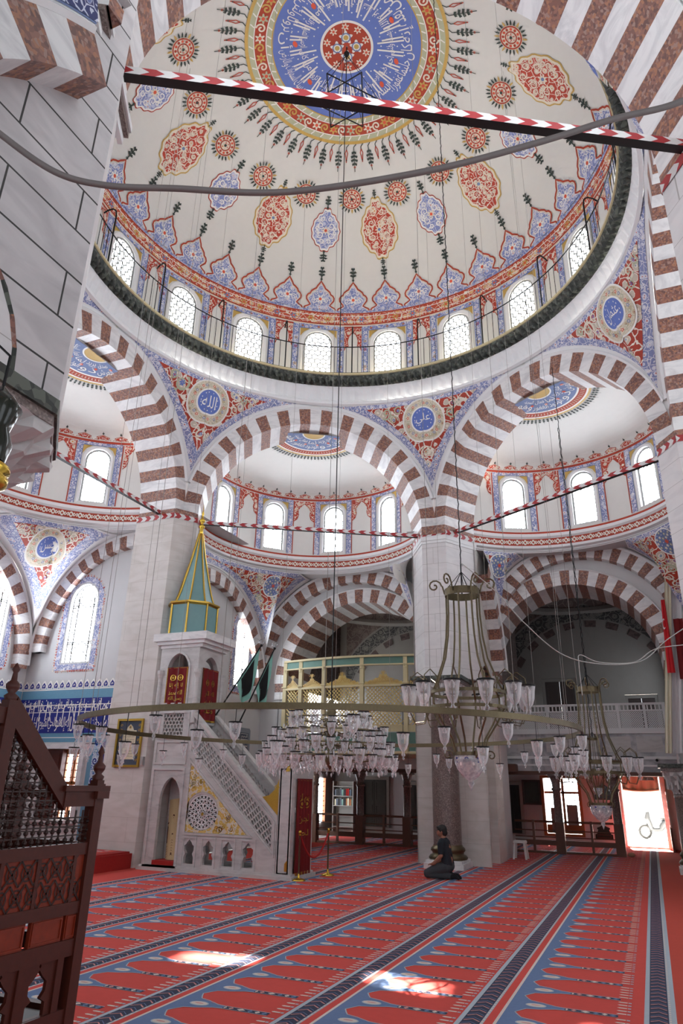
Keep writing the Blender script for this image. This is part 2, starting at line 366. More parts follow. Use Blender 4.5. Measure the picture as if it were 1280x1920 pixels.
def hex_lattice(mb, P, h, R=.085, w=.02, d=.02, m=0):
    # plaster lattice of six-sided openings in an arched frame
    dx = R*sqrt(3); dy = R*1.5; nx = int(h['w']/dx)+2; top = h['s']+h['a']; ny = int((top-h['b'])/dy)+2; seen = set()
    for j in range(ny):
        for i in range(-nx, nx+1):
            cx = h['u']+i*dx+(dx/2 if j % 2 else 0); cy = h['b']+j*dy
            for k in range(6):
                a, b = radians(60*k+30), radians(60*k+90)
                p = (cx+R*cos(a), cy+R*sin(a)); q = (cx+R*cos(b), cy+R*sin(b)); mid = ((p[0]+q[0])/2, (p[1]+q[1])/2)
                key = (round(mid[0], 3), round(mid[1], 3))
                if key in seen or not inside_arch(h, mid[0], mid[1], .01): continue
                seen.add(key); L = hypot(q[0]-p[0], q[1]-p[1]); ox, oy = -(q[1]-p[1])/L*w/2, (q[0]-p[0])/L*w/2
                A = [(p[0]+ox, p[1]+oy), (q[0]+ox, q[1]+oy), (q[0]-ox, q[1]-oy), (p[0]-ox, p[1]-oy)]
                v = [P(x, y, -d/2) for x, y in A]+[P(x, y, d/2) for x, y in A]
                mb.add(v, [(0, 1, 2, 3), (7, 6, 5, 4), (0, 4, 5, 1), (2, 6, 7, 3)], m)
# ------------------------------------------------------------------ the six-sided baldachin
AIN, AOUT, HALF = 5.95, 7.10, 3.05           # inner / outer face of the arches, half of the clear span
ZSP, ZBAND, CORN = 8.42, 8.24, 3.435
def side(phi, ap=0., uc=0., c=(0, 0)):
    # point at lateral u, height z, depth d outward on the plane facing the centre
    a = radians(phi); n = (cos(a), sin(a)); t = (-sin(a), cos(a))
    return lambda u, z, d=0.: (c[0]+n[0]*(ap+d)+t[0]*(u+uc), c[1]+n[1]*(ap+d)+t[1]*(u+uc), z)
def voussoir_arch(mb, P, ai, bi, ao, bo, zs, zl, depth, n=33, clip=9., m=(0, 1), ms=None, t0=0., t1=pi, first=0, back=True):
    sub = 3; ms = ms or m
    def ends(t):
        ui, zi, uo, zo = ai*cos(t), zs+bi*sin(t), ao*cos(t), zs+bo*sin(t)
        if abs(uo) > clip:
            if abs(ui) >= clip: uo, zo = ui, zi
            else:
                k = (clip-abs(ui))/(abs(uo)-abs(ui)); uo = ui+(uo-ui)*k; zo = zi+(zo-zi)*k
        return ui, zi, uo, zo
    for i in range(n):
        for j in range(sub):
            a = t0+(t1-t0)*(i+j/sub)/n; b = t0+(t1-t0)*(i+(j+1)/sub)/n
            A, B = ends(a), ends(b); k = (i+first) % 2
            mb.quad(P(A[0], A[1], 0), P(B[0], B[1], 0), P(B[2], B[3], 0), P(A[2], A[3], 0), m[k])
            mb.quad(P(A[0], A[1], 0), P(A[0], A[1], depth), P(B[0], B[1], depth), P(B[0], B[1], 0), ms[k])
            if back: mb.quad(P(A[0], A[1], depth), P(A[2], A[3], depth), P(B[2], B[3], depth), P(B[0], B[1], depth), m[k])
    for sgn in (-1, 1):                       # upright courses under the springing
        q = 0; z = zs
        while z > zl+.01:
            z2 = max(zl, z-.27); k = (q+1+first) % 2; q += 1; o = min(ao, clip)
            mb.quad(P(sgn*ai, z, 0), P(sgn*o, z, 0), P(sgn*o, z2, 0), P(sgn*ai, z2, 0), m[k])
            mb.quad(P(sgn*ai, z, 0), P(sgn*ai, z2, 0), P(sgn*ai, z2, depth), P(sgn*ai, z, depth), ms[k]); z = z2
def rim(mb, P, a, b, zs, w, proud, m, clip=9., n=60, t0=0., t1=pi):
    # raised edge moulding along an extrados
    A = []; B = []; C = []
    for i in range(n+1):
        t = t0+(t1-t0)*i/n
        if abs((a+w)*cos(t)) > clip+.02: continue
        A.append(P(a*cos(t), zs+b*sin(t), -.002)); B.append(P((a+w*.5)*cos(t), zs+(b+w*.5)*sin(t), -proud)); C.append(P((a+w)*cos(t), zs+(b+w)*sin(t), 0.))
    if len(A) > 1: mb.grid([A, B, C], m)
MAIN_A, MAIN_B, MAIN_AI, MAIN_BI = 3.46, 3.50, HALF, 3.00
for k, phi in enumerate((0, 60, 120, 180, 240, 300)):
    mb = MB(); P = side(phi, AIN)
    voussoir_arch(mb, P, MAIN_AI, MAIN_BI, MAIN_A, MAIN_B, ZSP, ZBAND, AOUT-AIN, 33, CORN)
    rim(mb, P, MAIN_A-.01, MAIN_B-.01, ZSP, .10, .05, 2, CORN)
    holed_wall(mb, side(phi, AIN+.03), -CORN-.02, CORN+.02, ZSP, 12.7, [dict(u=0., w=MAIN_AI+.1, b=ZSP-.5, s=ZSP, a=MAIN_BI+.1)], 2, 0., 0, 40)
    struct(mb.build('main_arch', M('white_stone', 'red_stone', 'moulding')))

PEXP = 1.6
def offs_curve(fn, s, d, n=9):
    best = -1e9
    for i in range(-n, n+1):
        e = d*i/n
        y = fn(s+e)
        if y is not None: best = max(best, y+sqrt(max(0., d*d-e*e)))
    return best
def pendentive(c, R, zu, planes, th0, th1, mats, art=None, cols=90, rowsn=14, wb=.10, bb=.2, name='pendentive', Rb=None):
    # spherical triangle between a ring and the arches standing on flat planes
    def low(th):
        best = None
        for p in planes:
            d = cos(th-radians(p['phi']))
            if d < .05: continue
            r = p['ap']/d
            if best is None or r < best[0]:
                u = p['ap']*math.tan(th-radians(p['phi']))-p.get('uc', 0.)
                z = p['zs']+p['b']*sqrt(max(0., 1-(u/p['a'])**2)); best = (r, z)
        return best
    def Pf(s, z, lift=0.):
        th = s/R; rl, zl = low(th); k = min(1., max(-.2, (z-zl)/max(.3, zu-zl)))
        r = R+(rl-R)*(1-k)**PEXP-lift
        return (c[0]+r*cos(th), c[1]+r*sin(th), z)
    zlow = lambda s: low(s/R)[1]
    mb = MB(); s0, s1 = th0*R, th1*R
    for d, top, m, lift in ((0, 0, 0, 0.), (wb, wb*.6, 1, .012), (wb+bb, bb+wb*.6, 2, .024)):
        S = [s0+(s1-s0)*i/cols for i in range(cols+1)]
        Z = [(offs_curve(zlow, s, d) if d else zlow(s)) for s in S]
        for i in range(cols):
            za, zb, zt = Z[i], Z[i+1], zu-top
            if za >= zt and zb >= zt: continue
            za, zb = min(za, zt), min(zb, zt)
            A = [Pf(S[i], za+(zt-za)*j/rowsn, lift) for j in range(rowsn+1)]; B = [Pf(S[i+1], zb+(zt-zb)*j/rowsn, lift) for j in range(rowsn+1)]
            mb.grid([A, B], m)
    if art: art(mb, Pf, lambda s, g: offs_curve(zlow, s, wb+bb+g, 5), zu-bb-wb*.6)
    return struct(mb.build(name, mats))
def scrolls(mb, fn, lowf, top, s0, s1, avoid, r0, r1, count, seed, ms=(4, 6), mf=(6, 7, 3), lift=.03):
    # painted scrollwork: spirals with flowers at their hearts, kept inside the red field
    R = random.Random(seed); A = Art(mb, fn); got = []
    for _ in range(count*30):
        if len(got) >= count: break
        r = R.uniform(r0, r1); s = R.uniform(s0, s1); lo = lowf(s, r)
        if lo > top-r: continue
        z = R.uniform(lo, top-r)
        if any(hypot(s-a, z-b) < r+q+.0 for a, b, q in avoid): continue
        if any(hypot(s-a, z-b) < (r+q)*.82 for a, b, q in got): continue
        got.append((s, z, r)); sg = R.choice((-1, 1)); a0 = R.uniform(0, 6.28)
        A.spiral(s, z, r, 1.35, [.05*r/.15*(1-.5*i/18) for i in range(19)], R.choice(ms), lift, a0, sg)
        A.flower(s, z, r*.42, R.choice((5, 6)), R.choice(mf), R.choice((1, 5)), lift+.004)
        for q in range(4):
            a = a0+1.5*q; x, y = s+r*1.02*cos(a), z+r*1.02*sin(a)
            A.ellipse(x, y, r*.22, r*.13, R.choice((4, 6)), lift+.003, 6)
PMAT = ('moulding', 'arab_blue', 'arab_red', 'blue_paint', 'cream_paint', 'orange_paint', 'pale_green_paint', 'slate_blue', 'arab_cream', 'white_paint', 'dark_green_paint')
RING_R, RING_Z = 5.88, 12.10
names = {30: 'عثمان', 90: 'علي', 150: 'الله', 210: 'محمد', 270: 'عمر', 330: 'ابوبكر'}
def true_scale(fn, s0, R, c):
    # undo the sideways stretch where the surface lies farther out than the ring
    def g(s, z, l=0.):
        p = fn(s0, z, 0.); k = R/max(.1, hypot(p[0]-c[0], p[1]-c[1])); return fn(s0+(s-s0)*k, z, l)
    return g
def medallion(mb, fn, s, z, r, word, lift=.04, R=RING_R, c=(0, 0)):
    fn = true_scale(fn, s, R, c); A = Art(mb, fn)
    A.ellipse(s, z, r, r, 4, lift, 48); A.ring(s, z, r*.95, r, 9, lift+.006); A.ring(s, z, r*.58, r*.92, 8, lift+.006)
    for i in range(26): A.flower(*pol((s, z), r*.75, 2*pi*i/26), r*.075, 5, (6, 5, 7)[i % 3], 4, lift+.010)
    A.ellipse(s, z, r*.6, r*.6, 9, lift+.012, 40); A.ellipse(s, z, r*.53, r*.53, 3, lift+.016, 40)
    art_text(mb, fn, word, s+r*.34, z-r*.27, s-r*.34, z+r*.27, 9, lift+.024)
    for i in range(14): A.ellipse(s+r*.4*cos(i*2.4), z+r*.42*sin(i*2.4), r*.02, r*.035, 9, lift+.02, 5)
for k in range(6):
    th = radians(30+60*k); pl = [dict(phi=60*k, ap=AIN, a=MAIN_A+.09, b=MAIN_B+.09, zs=ZSP), dict(phi=60*k+60, ap=AIN, a=MAIN_A+.09, b=MAIN_B+.09, zs=ZSP)]
    vis = k in (0, 1, 2)
    def art(mb, fn, lowf, top, k=k, th=th):
        s = th*RING_R
        medallion(mb, fn, s, 11.42, .61, names[30+60*k])
        if k in (0, 1, 2): scrolls(mb, fn, lowf, top, s-2.6, s+2.6, [(s, 11.42, .63)], .10, .24, 70, k)
    pendentive((0, 0), RING_R, RING_Z, pl, th-radians(29.6), th+radians(29.6), M(*PMAT), art, 120, 14, .06, .15)

# ring of mouldings, green cornice and gallery walk below the drum
mb = MB()
mb.lathe([(RING_R+.02, 12.02), (RING_R-.05, 12.06), (RING_R-.05, 12.14), (RING_R+.0, 12.18)], 144, 0)
rows = []
for z, r, amp in ((12.18, 5.93, .0), (12.26, 5.92, .025), (12.42, 5.87, .025), (12.56, 5.80, .012), (12.62, 5.78, 0)):
    rows.append([((r+(amp if i % 2 else -amp))*cos(2*pi*i/300), (r+(amp if i % 2 else -amp))*sin(2*pi*i/300), z) for i in range(300)])
mb.grid(rows, 0, True)
struct(mb.build('ring_moulding', M('moulding'), smooth=False))
mb = MB(); n = 192; rows = [[], [], [], []]
for i in range(n*2):
    a = pi*i/n; o = (i % 2)
    rows[0].append((5.80*cos(a), 5.80*sin(a), 12.62)); rr = 5.62 if o else 5.70
    rows[1].append((rr*cos(a), rr*sin(a), 12.60 if o else 12.70)); rr = 5.58 if o else 5.62
    rows[2].append((rr*cos(a), rr*sin(a), 12.78)); rows[3].append((5.58*cos(a), 5.58*sin(a), 12.88))
mb.grid(rows, 0, True); mb.lathe([(5.58, 12.88), (5.55, 12.89), (5.55, 12.95), (5.60, 12.96), (6.12, 12.96)], 144, 1)
struct(mb.build('cornice', M('green_stone', 'cream_wood')))

# ------------------------------------------------------------------ drum with eighteen windows
DR = 6.10
cyl = lambda R, c=(0, 0), up=0.: (lambda u, z, d=0.: (c[0]+(R+d)*cos(u/R), c[1]+(R+d)*sin(u/R), z))
inn = lambda R, c=(0, 0): (lambda u, z, l=0.: (c[0]+(R-l)*cos(u/R), c[1]+(R-l)*sin(u/R), z))
DM = ('plaster', 'arab_blue_deep', 'arab_orange', 'red_paint', 'gold_paint', 'white_paint', 'arab_red_fine', 'dark_green_paint', 'moulding', 'blue_paint', 'arab_blue', 'slate_blue')
dwin = [dict(u=radians(20*i)*DR, w=.43, b=13.12, s=14.34, a=.43) for i in range(18)]
mb = MB(); L = 2*pi*DR
holed_wall(mb, cyl(DR), -radians(10)*DR, L-radians(10)*DR, 12.9, 15.02, dwin, 0, .20, 8, 12)
fn = inn(DR); A = Art(mb, fn)
for h in dwin:
    u = h['u']
    o = arch_outline(h, 12); g = arch_outline(h, 12, .10)
    mb.grid([[fn(x, y, .012) for x, y in o], [fn(x, y, .03) for x, y in g]], 8)
    fr = .60                                       # painted frame round each window
    A.stroke([(u-fr-.09, 12.97), (u-fr-.09, 14.97)], .19, 1, .006); A.stroke([(u+fr+.09, 12.97), (u+fr+.09, 14.97)], .19, 1, .006)
    A.rect(u-fr, 14.84, u+fr, 15.0, 1, .006, 6)
    for sx in (-1, 1):
        A.poly([(u+sx*.56, 14.83), (u+sx*.56, 14.52), (u+sx*.45, 14.70), (u+sx*.28, 14.83)], 4, .008)
        for e in (fr, fr+.18): A.stroke([(u+sx*e, 12.97), (u+sx*e, 14.98)], .022, 11, .010)
        for i in range(6): A.flower(u+sx*(fr+.09), 13.2+.31*i, .06, 5, (3, 4, 5)[i % 3], 9, .012)
    A.stroke([(u-fr, 14.83), (u+fr, 14.83)], .022, 11, .010)
    for i in range(5): A.flower(u-.5+.25*i, 14.92, .05, 5, (3, 5)[i % 2], 4, .012)
    v = u+radians(10)*DR; w = radians(10)*DR-fr-.19   # hanging lambrequin between two windows
    for sx in (-1, 1):
        A.poly([(v+sx*.02, 14.95), (v+sx*w*.96, 14.95), (v+sx*w*.96, 14.1), (v+sx*w*.80, 14.22), (v+sx*w*.5, 14.26), (v+sx*w*.62, 14.42), (v+sx*w*.42, 14.66), (v+sx*w*.1, 14.74)], 6, .006)
        A.stroke([(v+sx*w*.96, 14.1), (v+sx*w*.80, 14.22), (v+sx*w*.5, 14.26), (v+sx*w*.62, 14.42), (v+sx*w*.42, 14.66), (v+sx*w*.1, 14.76), (v, 14.86)], .022, 3, .010)
    A.rect(v-w, 14.93, v+w, 14.99, 3, .007, 3)
struct(mb.build('wall_drum', M(*DM)))

# ------------------------------------------------------------------ the dome
DA, DB, DZ = 6.10, 3.82, 15.0
def dome_pt(th, ph, lift=0.):
    return ((DA*cos(ph)-lift*cos(ph))*cos(th), (DA*cos(ph)-lift*cos(ph))*sin(th), DZ+(DB-lift)*sin(ph))
def dome_fn(th0, ph0):
    def f(u, v, lift=0.):
        rho = sqrt((DA*sin(ph0))**2+(DB*cos(ph0))**2); ph = ph0+v/rho
        return dome_pt(th0-u/(DA*cos(ph0)), ph, lift)
    return f
OM = ('plaster', 'arab_blue_deep', 'arab_orange', 'red_paint', 'gold_paint', 'cream_paint', 'arab_red_fine', 'dark_green_paint', 'blue_paint', 'white_paint', 'orange_paint', 'pale_green_paint', 'slate_blue', 'arab_cream', 'moulding', 'arab_blue')
mb = MB()
mb.grid([[dome_pt(2*pi*i/216, radians(90)*j/54*.9999) for i in range(216)] for j in range(55)], 0, True)
band = lambda p0, p1, m, l: mb.grid([[dome_pt(2*pi*i/216, radians(p0+(p1-p0)*j/3), l) for i in range(216)] for j in range(4)], m, True)
band(.0, 7.4, 5, .006); band(.9, 6.5, 2, .012); band(.5, 1.2, 3, .016); band(6.2, 6.9, 3, .016); band(7.0, 8.2, 1, .011)
band(2.2, 2.5, 9, .017); band(5.0, 5.3, 9, .017)
def bud(A, x, y, s, m=7, l=.02, up=1):            # small dark finial of leaves
    A.stroke([(x, y), (x, y+up*s*1.0)], s*.10, m, l)
    for k in range(3):
        w = s*(.32, .36, .2)[k]; yy = y+up*s*(.42, .66, .92)[k]
        for sx in (-1, 1):
            A.poly([(x, yy-up*s*.10), (x+sx*w, yy+up*s*.02), (x+sx*w*.55, yy+up*s*.14), (x, yy+up*s*.06)], m, l+.001)
    A.ellipse(x, y+up*s*.12, s*.13, s*.06, m, l+.001, 6)
crest = [(.50, 0), (.47, .06), (.38, .10), (.31, .15), (.36, .22), (.43, .30), (.44, .38), (.40, .45), (.33, .49), (.30, .56), (.22, .62), (.15, .66), (.11, .73), (.05, .80), (0, .86)]
for i in range(36):
    f = dome_fn(radians(10*i), radians(8.0)); A = Art(mb, f)
    out = crest+[(-x, y) for x, y in crest[::-1][1:]]
    A.poly([(x*1.03, y*1.02) for x, y in out], 5, .016); A.poly([(x*.88, y*.93) for x, y in out], 1, .022)
    A.stroke(out, .045, 3, .026); A.stroke([(x*.85, y*.9) for x, y in out], .016, 9, .028)
    A.flower(0, .34, .14, 6, 9, 10, .028); A.flower(0, .12, .10, 5, 5, 10, .028)
    for sx in (-1, 1): A.spiral(sx*.2, .3, .10, 1.3, .022, 9, .028, 0, sx); A.spiral(sx*.15, .52, .07, 1.2, .018, 9, .028, 1, sx)
    bud(A, 0, .88, .36, 7, .022)
    for q in range(2): A.flower(-.26+.52*q, -.31, .11, 6, (4, 12)[i % 2], 10, .020)
for i in range(18):
    f = dome_fn(radians(20*i+10), radians(50)); A = Art(mb, f)         # rosettes with a ring of leaves
    A.ellipse(0, 0, .29, .29, 5, .016, 32); A.ring(0, 0, .24, .275, 3, .022); A.ring(0, 0, .12, .15, 3, .022, 24)
    for k in range(12): A.ellipse(*pol((0, 0), .195, 2*pi*k/12), .035, .035, (10, 3)[k % 2], .023, 7)
    A.flower(0, 0, .11, 6, 6, 7, .024)
    for k in range(24):
        a = 2*pi*k/24; A.poly([pol((0, 0), .29, a-.07), pol((0, 0), .36, a-.06), pol((0, 0), .42, a), pol((0, 0), .36, a+.06), pol((0, 0), .29, a+.07)], (7, 4)[k % 4 == 2], .018)
    red = i % 2 == 0; f = dome_fn(radians(20*i+(20 if red else 20)), radians(39.6)); A = Art(mb, f)
    W, Hh, k = (.56, .80, 1.) if red else (.44, .56, 1.)
    def oval(w, h):
        pts = []
        for j in range(64):
            a = 2*pi*j/64; y = sin(a); x = cos(a); q = 1-.12*abs(y)**3; lob = 1+.035*cos(14*a)
            pts.append((w*x*q*lob, h*(y*lob if abs(y) < .93 else y*1.12*lob)))
        return pts
    A.poly(oval(W, Hh), 4 if red else 3, .014); A.poly(oval(W*.94, Hh*.95), 5 if red else 9, .02); A.poly(oval(W*.84, Hh*.86), 6 if red else 1, .026)
    A.flower(0, 0, .13, 8, 5, 10 if not red else 12, .032)
    R = random.Random(i)
    for sx in (-1, 1):
        for sy in (-1, 1):
            for (x, y, r) in ((.22, .2, .13), (.14, .48, .09), (.36, .08, .07)):
                if not red: x, y, r = x*.75, y*.66, r*.8
                A.spiral(sx*x, sy*y, r, 1.4, .03, 9 if not red else 5, .032, R.uniform(0, 6), sx*sy)
                A.flower(sx*x, sy*y, r*.4, 5, 3 if red else 8, 5, .034)
    bud(A, 0, Hh*1.06, .22 if red else .34, 7, .016); bud(A, 0, -Hh*1.06, .22 if red else .34, 7, .016, -1)
# crown medallion
def crown(x, y, l=0.):
    r = min(hypot(x, y), DA*.98); return (x, y, DZ+DB*sqrt(1-(r/DA)**2)-l)
A = Art(mb, crown)
def annulus(r0, r1, m, l, n=144, k=2): mb.grid([[crown((r0+(r1-r0)*j/k)*cos(2*pi*i/n), (r0+(r1-r0)*j/k)*sin(2*pi*i/n), l) for i in range(n)] for j in range(k+1)], m, True)
annulus(.02, 1.86, 8, .014, 144, 10); annulus(1.84, 1.98, 11, .018); annulus(1.97, 2.30, 3, .018, 144, 3); annulus(2.28, 2.42, 11, .018); annulus(2.42, 2.50, 4, .02)
annulus(1.975, 2.0, 9, .022); annulus(2.27, 2.295, 9, .022); annulus(.60, .66, 9, .022); annulus(.02, .61, 3, .018, 96, 4); annulus(1.83, 1.86, 4, .022)
for i in range(56):
    a = 2*pi*i/56
    for r in (1.915, 2.35): A.stroke([pol((0, 0), r-.05, a), pol((0, 0), r+.05, a+.03)], .03, 9, .024)
    if i % 2: A.flower(*pol((0, 0), 2.135, a), .13, 6, (4, 5, 11)[i//2 % 3], 10, .026)
    else: A.spiral(*pol((0, 0), 2.135, a), .12, 1.3, .04, (4, 5)[i//2 % 2], .024, a, 1)
for i in range(10): A.flower(*pol((0, 0), .5, 2*pi*i/10), .10, 6, 5, 10, .026)
for i in range(4): A.flower(*pol((0, 0), .24, pi/2*i+.3), .18, 5, 9, 4, .028); A.ring(*pol((0, 0), .24, pi/2*i+.3), .09, .12, 12, .034, 16)
for i in range(80):
    a = 2*pi*i/80; d = i % 2 == 0; L0, L1 = 2.5, (3.22 if d else 2.98)
    A.stroke([pol((0, 0), 2.5, a-.03), pol((0, 0), 2.58, a), pol((0, 0), 2.66, a)], .022, 7, .016)
    if d:
        for r, w in ((2.68, .07), (2.78, .10), (2.88, .10), (2.98, .07)):
            for sx in (-1, 1): A.poly([pol((0, 0), r, a), pol((0, 0), r+.03, a+sx*w/2.8), pol((0, 0), r+.09, a+sx*w/3.6), pol((0, 0), r+.05, a)], 7, .017)
        A.stroke([pol((0, 0), 2.64, a), pol((0, 0), L1, a)], .018, 7, .016); A.ellipse(*pol((0, 0), 3.1, a), .03, .03, 10, .018, 6)
    else:
        for sx in (-1, 1): A.stroke([pol((0, 0), 2.64, a), pol((0, 0), 2.74, a+sx*.014), pol((0, 0), 2.84, a+sx*.006), pol((0, 0), L1, a)], .022, 3, .016)
        A.ellipse(*pol((0, 0), 2.92, a), .02, .02, 7, .018, 5)
line = 'بسم الله الرحمن الرحيم إن الله يمسك السماوات والأرض أن تزولا ولئن زالتا إن أمسكهما من أحد من بعده إنه كان حليما غفورا'
wds = line.split(' '); parts = [' '.join(wds[i::1][:1]) for i in range(len(wds))]; n = len(wds)
for i, wd in enumerate(wds):                       # the verse runs round the rim, word after word
    a0 = radians(70)+2*pi*i/n
    span = 2*pi/n*.94; v, f_, w = text_mesh(wd)
    mb.add([crown(*pol((0, 0), 1.70-.36*y, a0-(x/w-.5)*span), .024) for x, y in v], f_, 9)
    for j in range(2):                             # tall upright strokes run in towards the centre
        a = a0+span*(.1+.25*j); r1 = .76+.12*((i*7+j*3) % 4)
        A.stroke([pol((0, 0), 1.42, a), pol((0, 0), r1, a+.02)], .040, 9, .022)
    if i % 3 == 0: A.ellipse(*pol((0, 0), 1.28, a0-span*.2), .055, .085, 10, .024, 8)
    v, f_, w = text_mesh(wds[(i*5+3) % n])
    mb.add([crown(*pol((0, 0), 1.20-.22*y, a0-span*.1-(x/w-.5)*span*.8), .023) for x, y in v], f_, 9)
    for j in range(3): A.ellipse(*pol((0, 0), .85+.2*j, a0-span*.3), .02, .02, 9, .022, 5)
struct(mb.build('dome', M(*OM), smooth=False))

# drum window: lattice and pane share one mesh, turned round the drum
def window(name, P, h, lat, pane, R=.085, w=.02, dl=.14, dp=.2, first=None, lm='lead_came'):
    e = bpy.data.objects.new(name, None); COL.objects.link(e); struct(e)
    mb = MB(); hex_lattice(mb, lambda u, z, d: P(u, z, d+dl), h, R, w, .03); o = arch_outline(h, 12)
    g = arch_outline(h, 12, -.05); mb.grid([[P(x, y, dl-.03) for x, y in o+o[:1]], [P(x, y, dl-.03) for x, y in g+g[:1]]], 0)
    mb.build('lattice', M(lm), e)
    pb = MB(); t = [P(x, y, dp) for x, y in o]; pb.add(t, [tuple(range(len(t)))]); pb.build('pane', M(pane), e)
    return e
wn = 0
w0 = window('window_1', cyl(DR), dict(dwin[0]), 'lattice', 'pane_dome', .10, .028, .07, .11)
for i in range(1, 18):
    e = dup(w0, (0, 0, 0), radians(20*i)); e.name = 'window_%d' % (i+1)
wn = 18

# ------------------------------------------------------------------ half domes on the mihrab side and on the diagonals
SR = 3.2
def half_dome(phi, plain=False):
    global wn, semi0
    a0 = radians(phi); c = (6.4*cos(a0), 6.4*sin(a0)); pole = (6.42*cos(a0), 6.42*sin(a0)); ZB, ZP = 10.62, 11.36
    lim = radians(93)
    def pt(al, ph, lift=0.):
        th = a0+al; bx, by = c[0]+SR*cos(th), c[1]+SR*sin(th); k = cos(ph)
        x, y = pole[0]+(bx-pole[0])*k, pole[1]+(by-pole[1])*k; z = ZB+(ZP-ZB)*sin(ph)
        return (x-lift*cos(th)*cos(ph), y-lift*sin(th)*cos(ph), z-lift*sin(ph))
    mb = MB(); N = 80
    mb.grid([[pt(-lim+2*lim*i/N, radians(90)*j/20*.999) for i in range(N+1)] for j in range(21)], 0)
    wins = [dict(u=(a0+radians(q))*SR, w=.33, b=8.74, s=10.02, a=.33) for q in (-52.5, -17.5, 17.5, 52.5)]
    if plain:
        holed_wall(mb, cyl(SR, c), (a0-lim)*SR, (a0+lim)*SR, 8.0, ZB, wins, 0, .4, 0, 10, .12); struct(mb.build('half_dome', M('plaster')))
        for q in (-52.5, -17.5, 17.5, 52.5): wn += 1; e = dup(semi0, (c[0], c[1], 0), a0+radians(q)); e.name = 'window_%d' % wn  # glowing windows repeated on the unseen half domes, added for their light
        return
    holed_wall(mb, cyl(SR, c), (a0-lim)*SR, (a0+lim)*SR, 8.5, ZB, wins, 0, .4, 14, 10, .12)
    fn = inn(SR, c); A = Art(mb, fn)
    line = lambda z, w, m, l: mb.grid([[fn((a0-lim+2*lim*i/N)*SR, z+s*w/2, l) for i in range(N+1)] for s in (-1, 1)], m)
    line(8.60, .06, 3, .01); line(10.56, .07, 3, .012); line(10.64, .03, 9, .014)
    for h in wins:
        u = h['u']; o = arch_outline(h, 12); g = arch_outline(h, 12, .07)
        mb.grid([[fn(x, y, .01) for x, y in o], [fn(x, y, .025) for x, y in g]], 14)
        for sx in (-1, 1):
            A.stroke([(u+sx*.53, 8.66), (u+sx*.53, 10.5)], .15, 15, .006)
            A.stroke([(u+sx*.63, 8.66), (u+sx*.63, 10.5)], .03, 3, .010); A.stroke([(u+sx*.45, 8.66), (u+sx*.45, 10.42)], .02, 12, .010)
            A.poly([(u+sx*.44, 10.42), (u+sx*.44, 10.14), (u+sx*.35, 10.31), (u+sx*.2, 10.42)], 4, .008)
        A.rect(u-.6, 10.43, u+.6, 10.53, 15, .008, 6); A.stroke([(u-.45, 10.42), (u+.45, 10.42)], .02, 12, .010)
    for q in (-70, -35, 0, 35, 70):
        v = (a0+radians(q))*SR; w = .33
        if abs(q) == 70: w = .30
        for sx in (-1, 1):
            A.poly([(v, 10.5), (v+sx*w, 10.5), (v+sx*w, 9.78), (v+sx*w*.7, 9.86), (v+sx*w*.55, 10.02), (v+sx*w*.72, 10.14), (v+sx*w*.45, 10.30), (v+sx*w*.1, 10.38)], 6, .006)
            A.stroke([(v+sx*w, 9.78), (v+sx*w*.7, 9.86), (v+sx*w*.55, 10.02), (v+sx*w*.72, 10.14), (v+sx*w*.45, 10.30), (v, 10.42)], .022, 3, .010)
    NS = 21
    for i in range(NS):                              # small crests over the red line
        al = -lim+2*lim*(i+.5)/NS
        def f(u, v, l, al=al): return pt(al+u/SR, v/2.2, l)
        B = Art(mb, f); o = [(.22, 0), (.2, .04), (.12, .08), (.13, .13), (.17, .18), (.155, .25), (.09, .30), (.05, .34), (0, .40)]
        o = o+[(-x, y) for x, y in o[::-1][1:]]
        B.poly(o, 5, .012); B.poly([(x*.84, y*.9) for x, y in o], 6, .016); B.stroke(o, .03, 3, .019)
        B.stroke([(0, .40), (0, .60)], .018, 7, .014); B.ellipse(0, .50, .035, .05, 7, .016, 6); B.flower(0, .18, .06, 5, 9, 10, .02)
    # crown: half medallion with its own verse, ring and fringe
    def cp(r, al, l=0.): 
        R0 = 3.2; ph = math.acos(min(.999, r/R0)); return pt(al, ph, l)
    def ann(r0, r1, m, l, k=3): mb.grid([[cp(r0+(r1-r0)*j/k, -radians(90)+radians(180)*i/60, l) for i in range(61)] for j in range(k+1)], m)
    ann(.02, .30, 4, .016); ann(.30, .34, 9, .02); ann(.34, .98, 12, .014, 4); ann(.98, 1.03, 9, .018); ann(1.03, 1.22, 3, .018); ann(1.22, 1.27, 9, .018); ann(1.27, 1.33, 4, .018)
    for i in range(44):
        al = radians(-90+180*i/43)
        mb.add([cp(1.05, al, .024), cp(1.09, al+.02, .024), cp(1.20, al+.05, .024), cp(1.16, al+.03, .024)], [(0, 1, 2, 3)], 5)
        mb.add([cp(1.20, al, .024), cp(1.16, al+.02, .024), cp(1.05, al+.05, .024), cp(1.09, al+.03, .024)], [(0, 1, 2, 3)], 13)
        for r, w in ((1.36, .022), (1.44, .02)):
            for sx in (-1, 1): mb.add([cp(r, al, .016), cp(r+.03, al+sx*w, .016), cp(r+.09, al+sx*w*.6, .016), cp(r+.06, al, .016)], [(0, 1, 2, 3)], 7)
        mb.add([cp(1.33, al-.004, .015), cp(1.33, al+.004, .015), cp(1.60 if i % 2 else 1.54, al+.002, .015), cp(1.60 if i % 2 else 1.54, al-.002, .015)], [(0, 1, 2, 3)], 7)
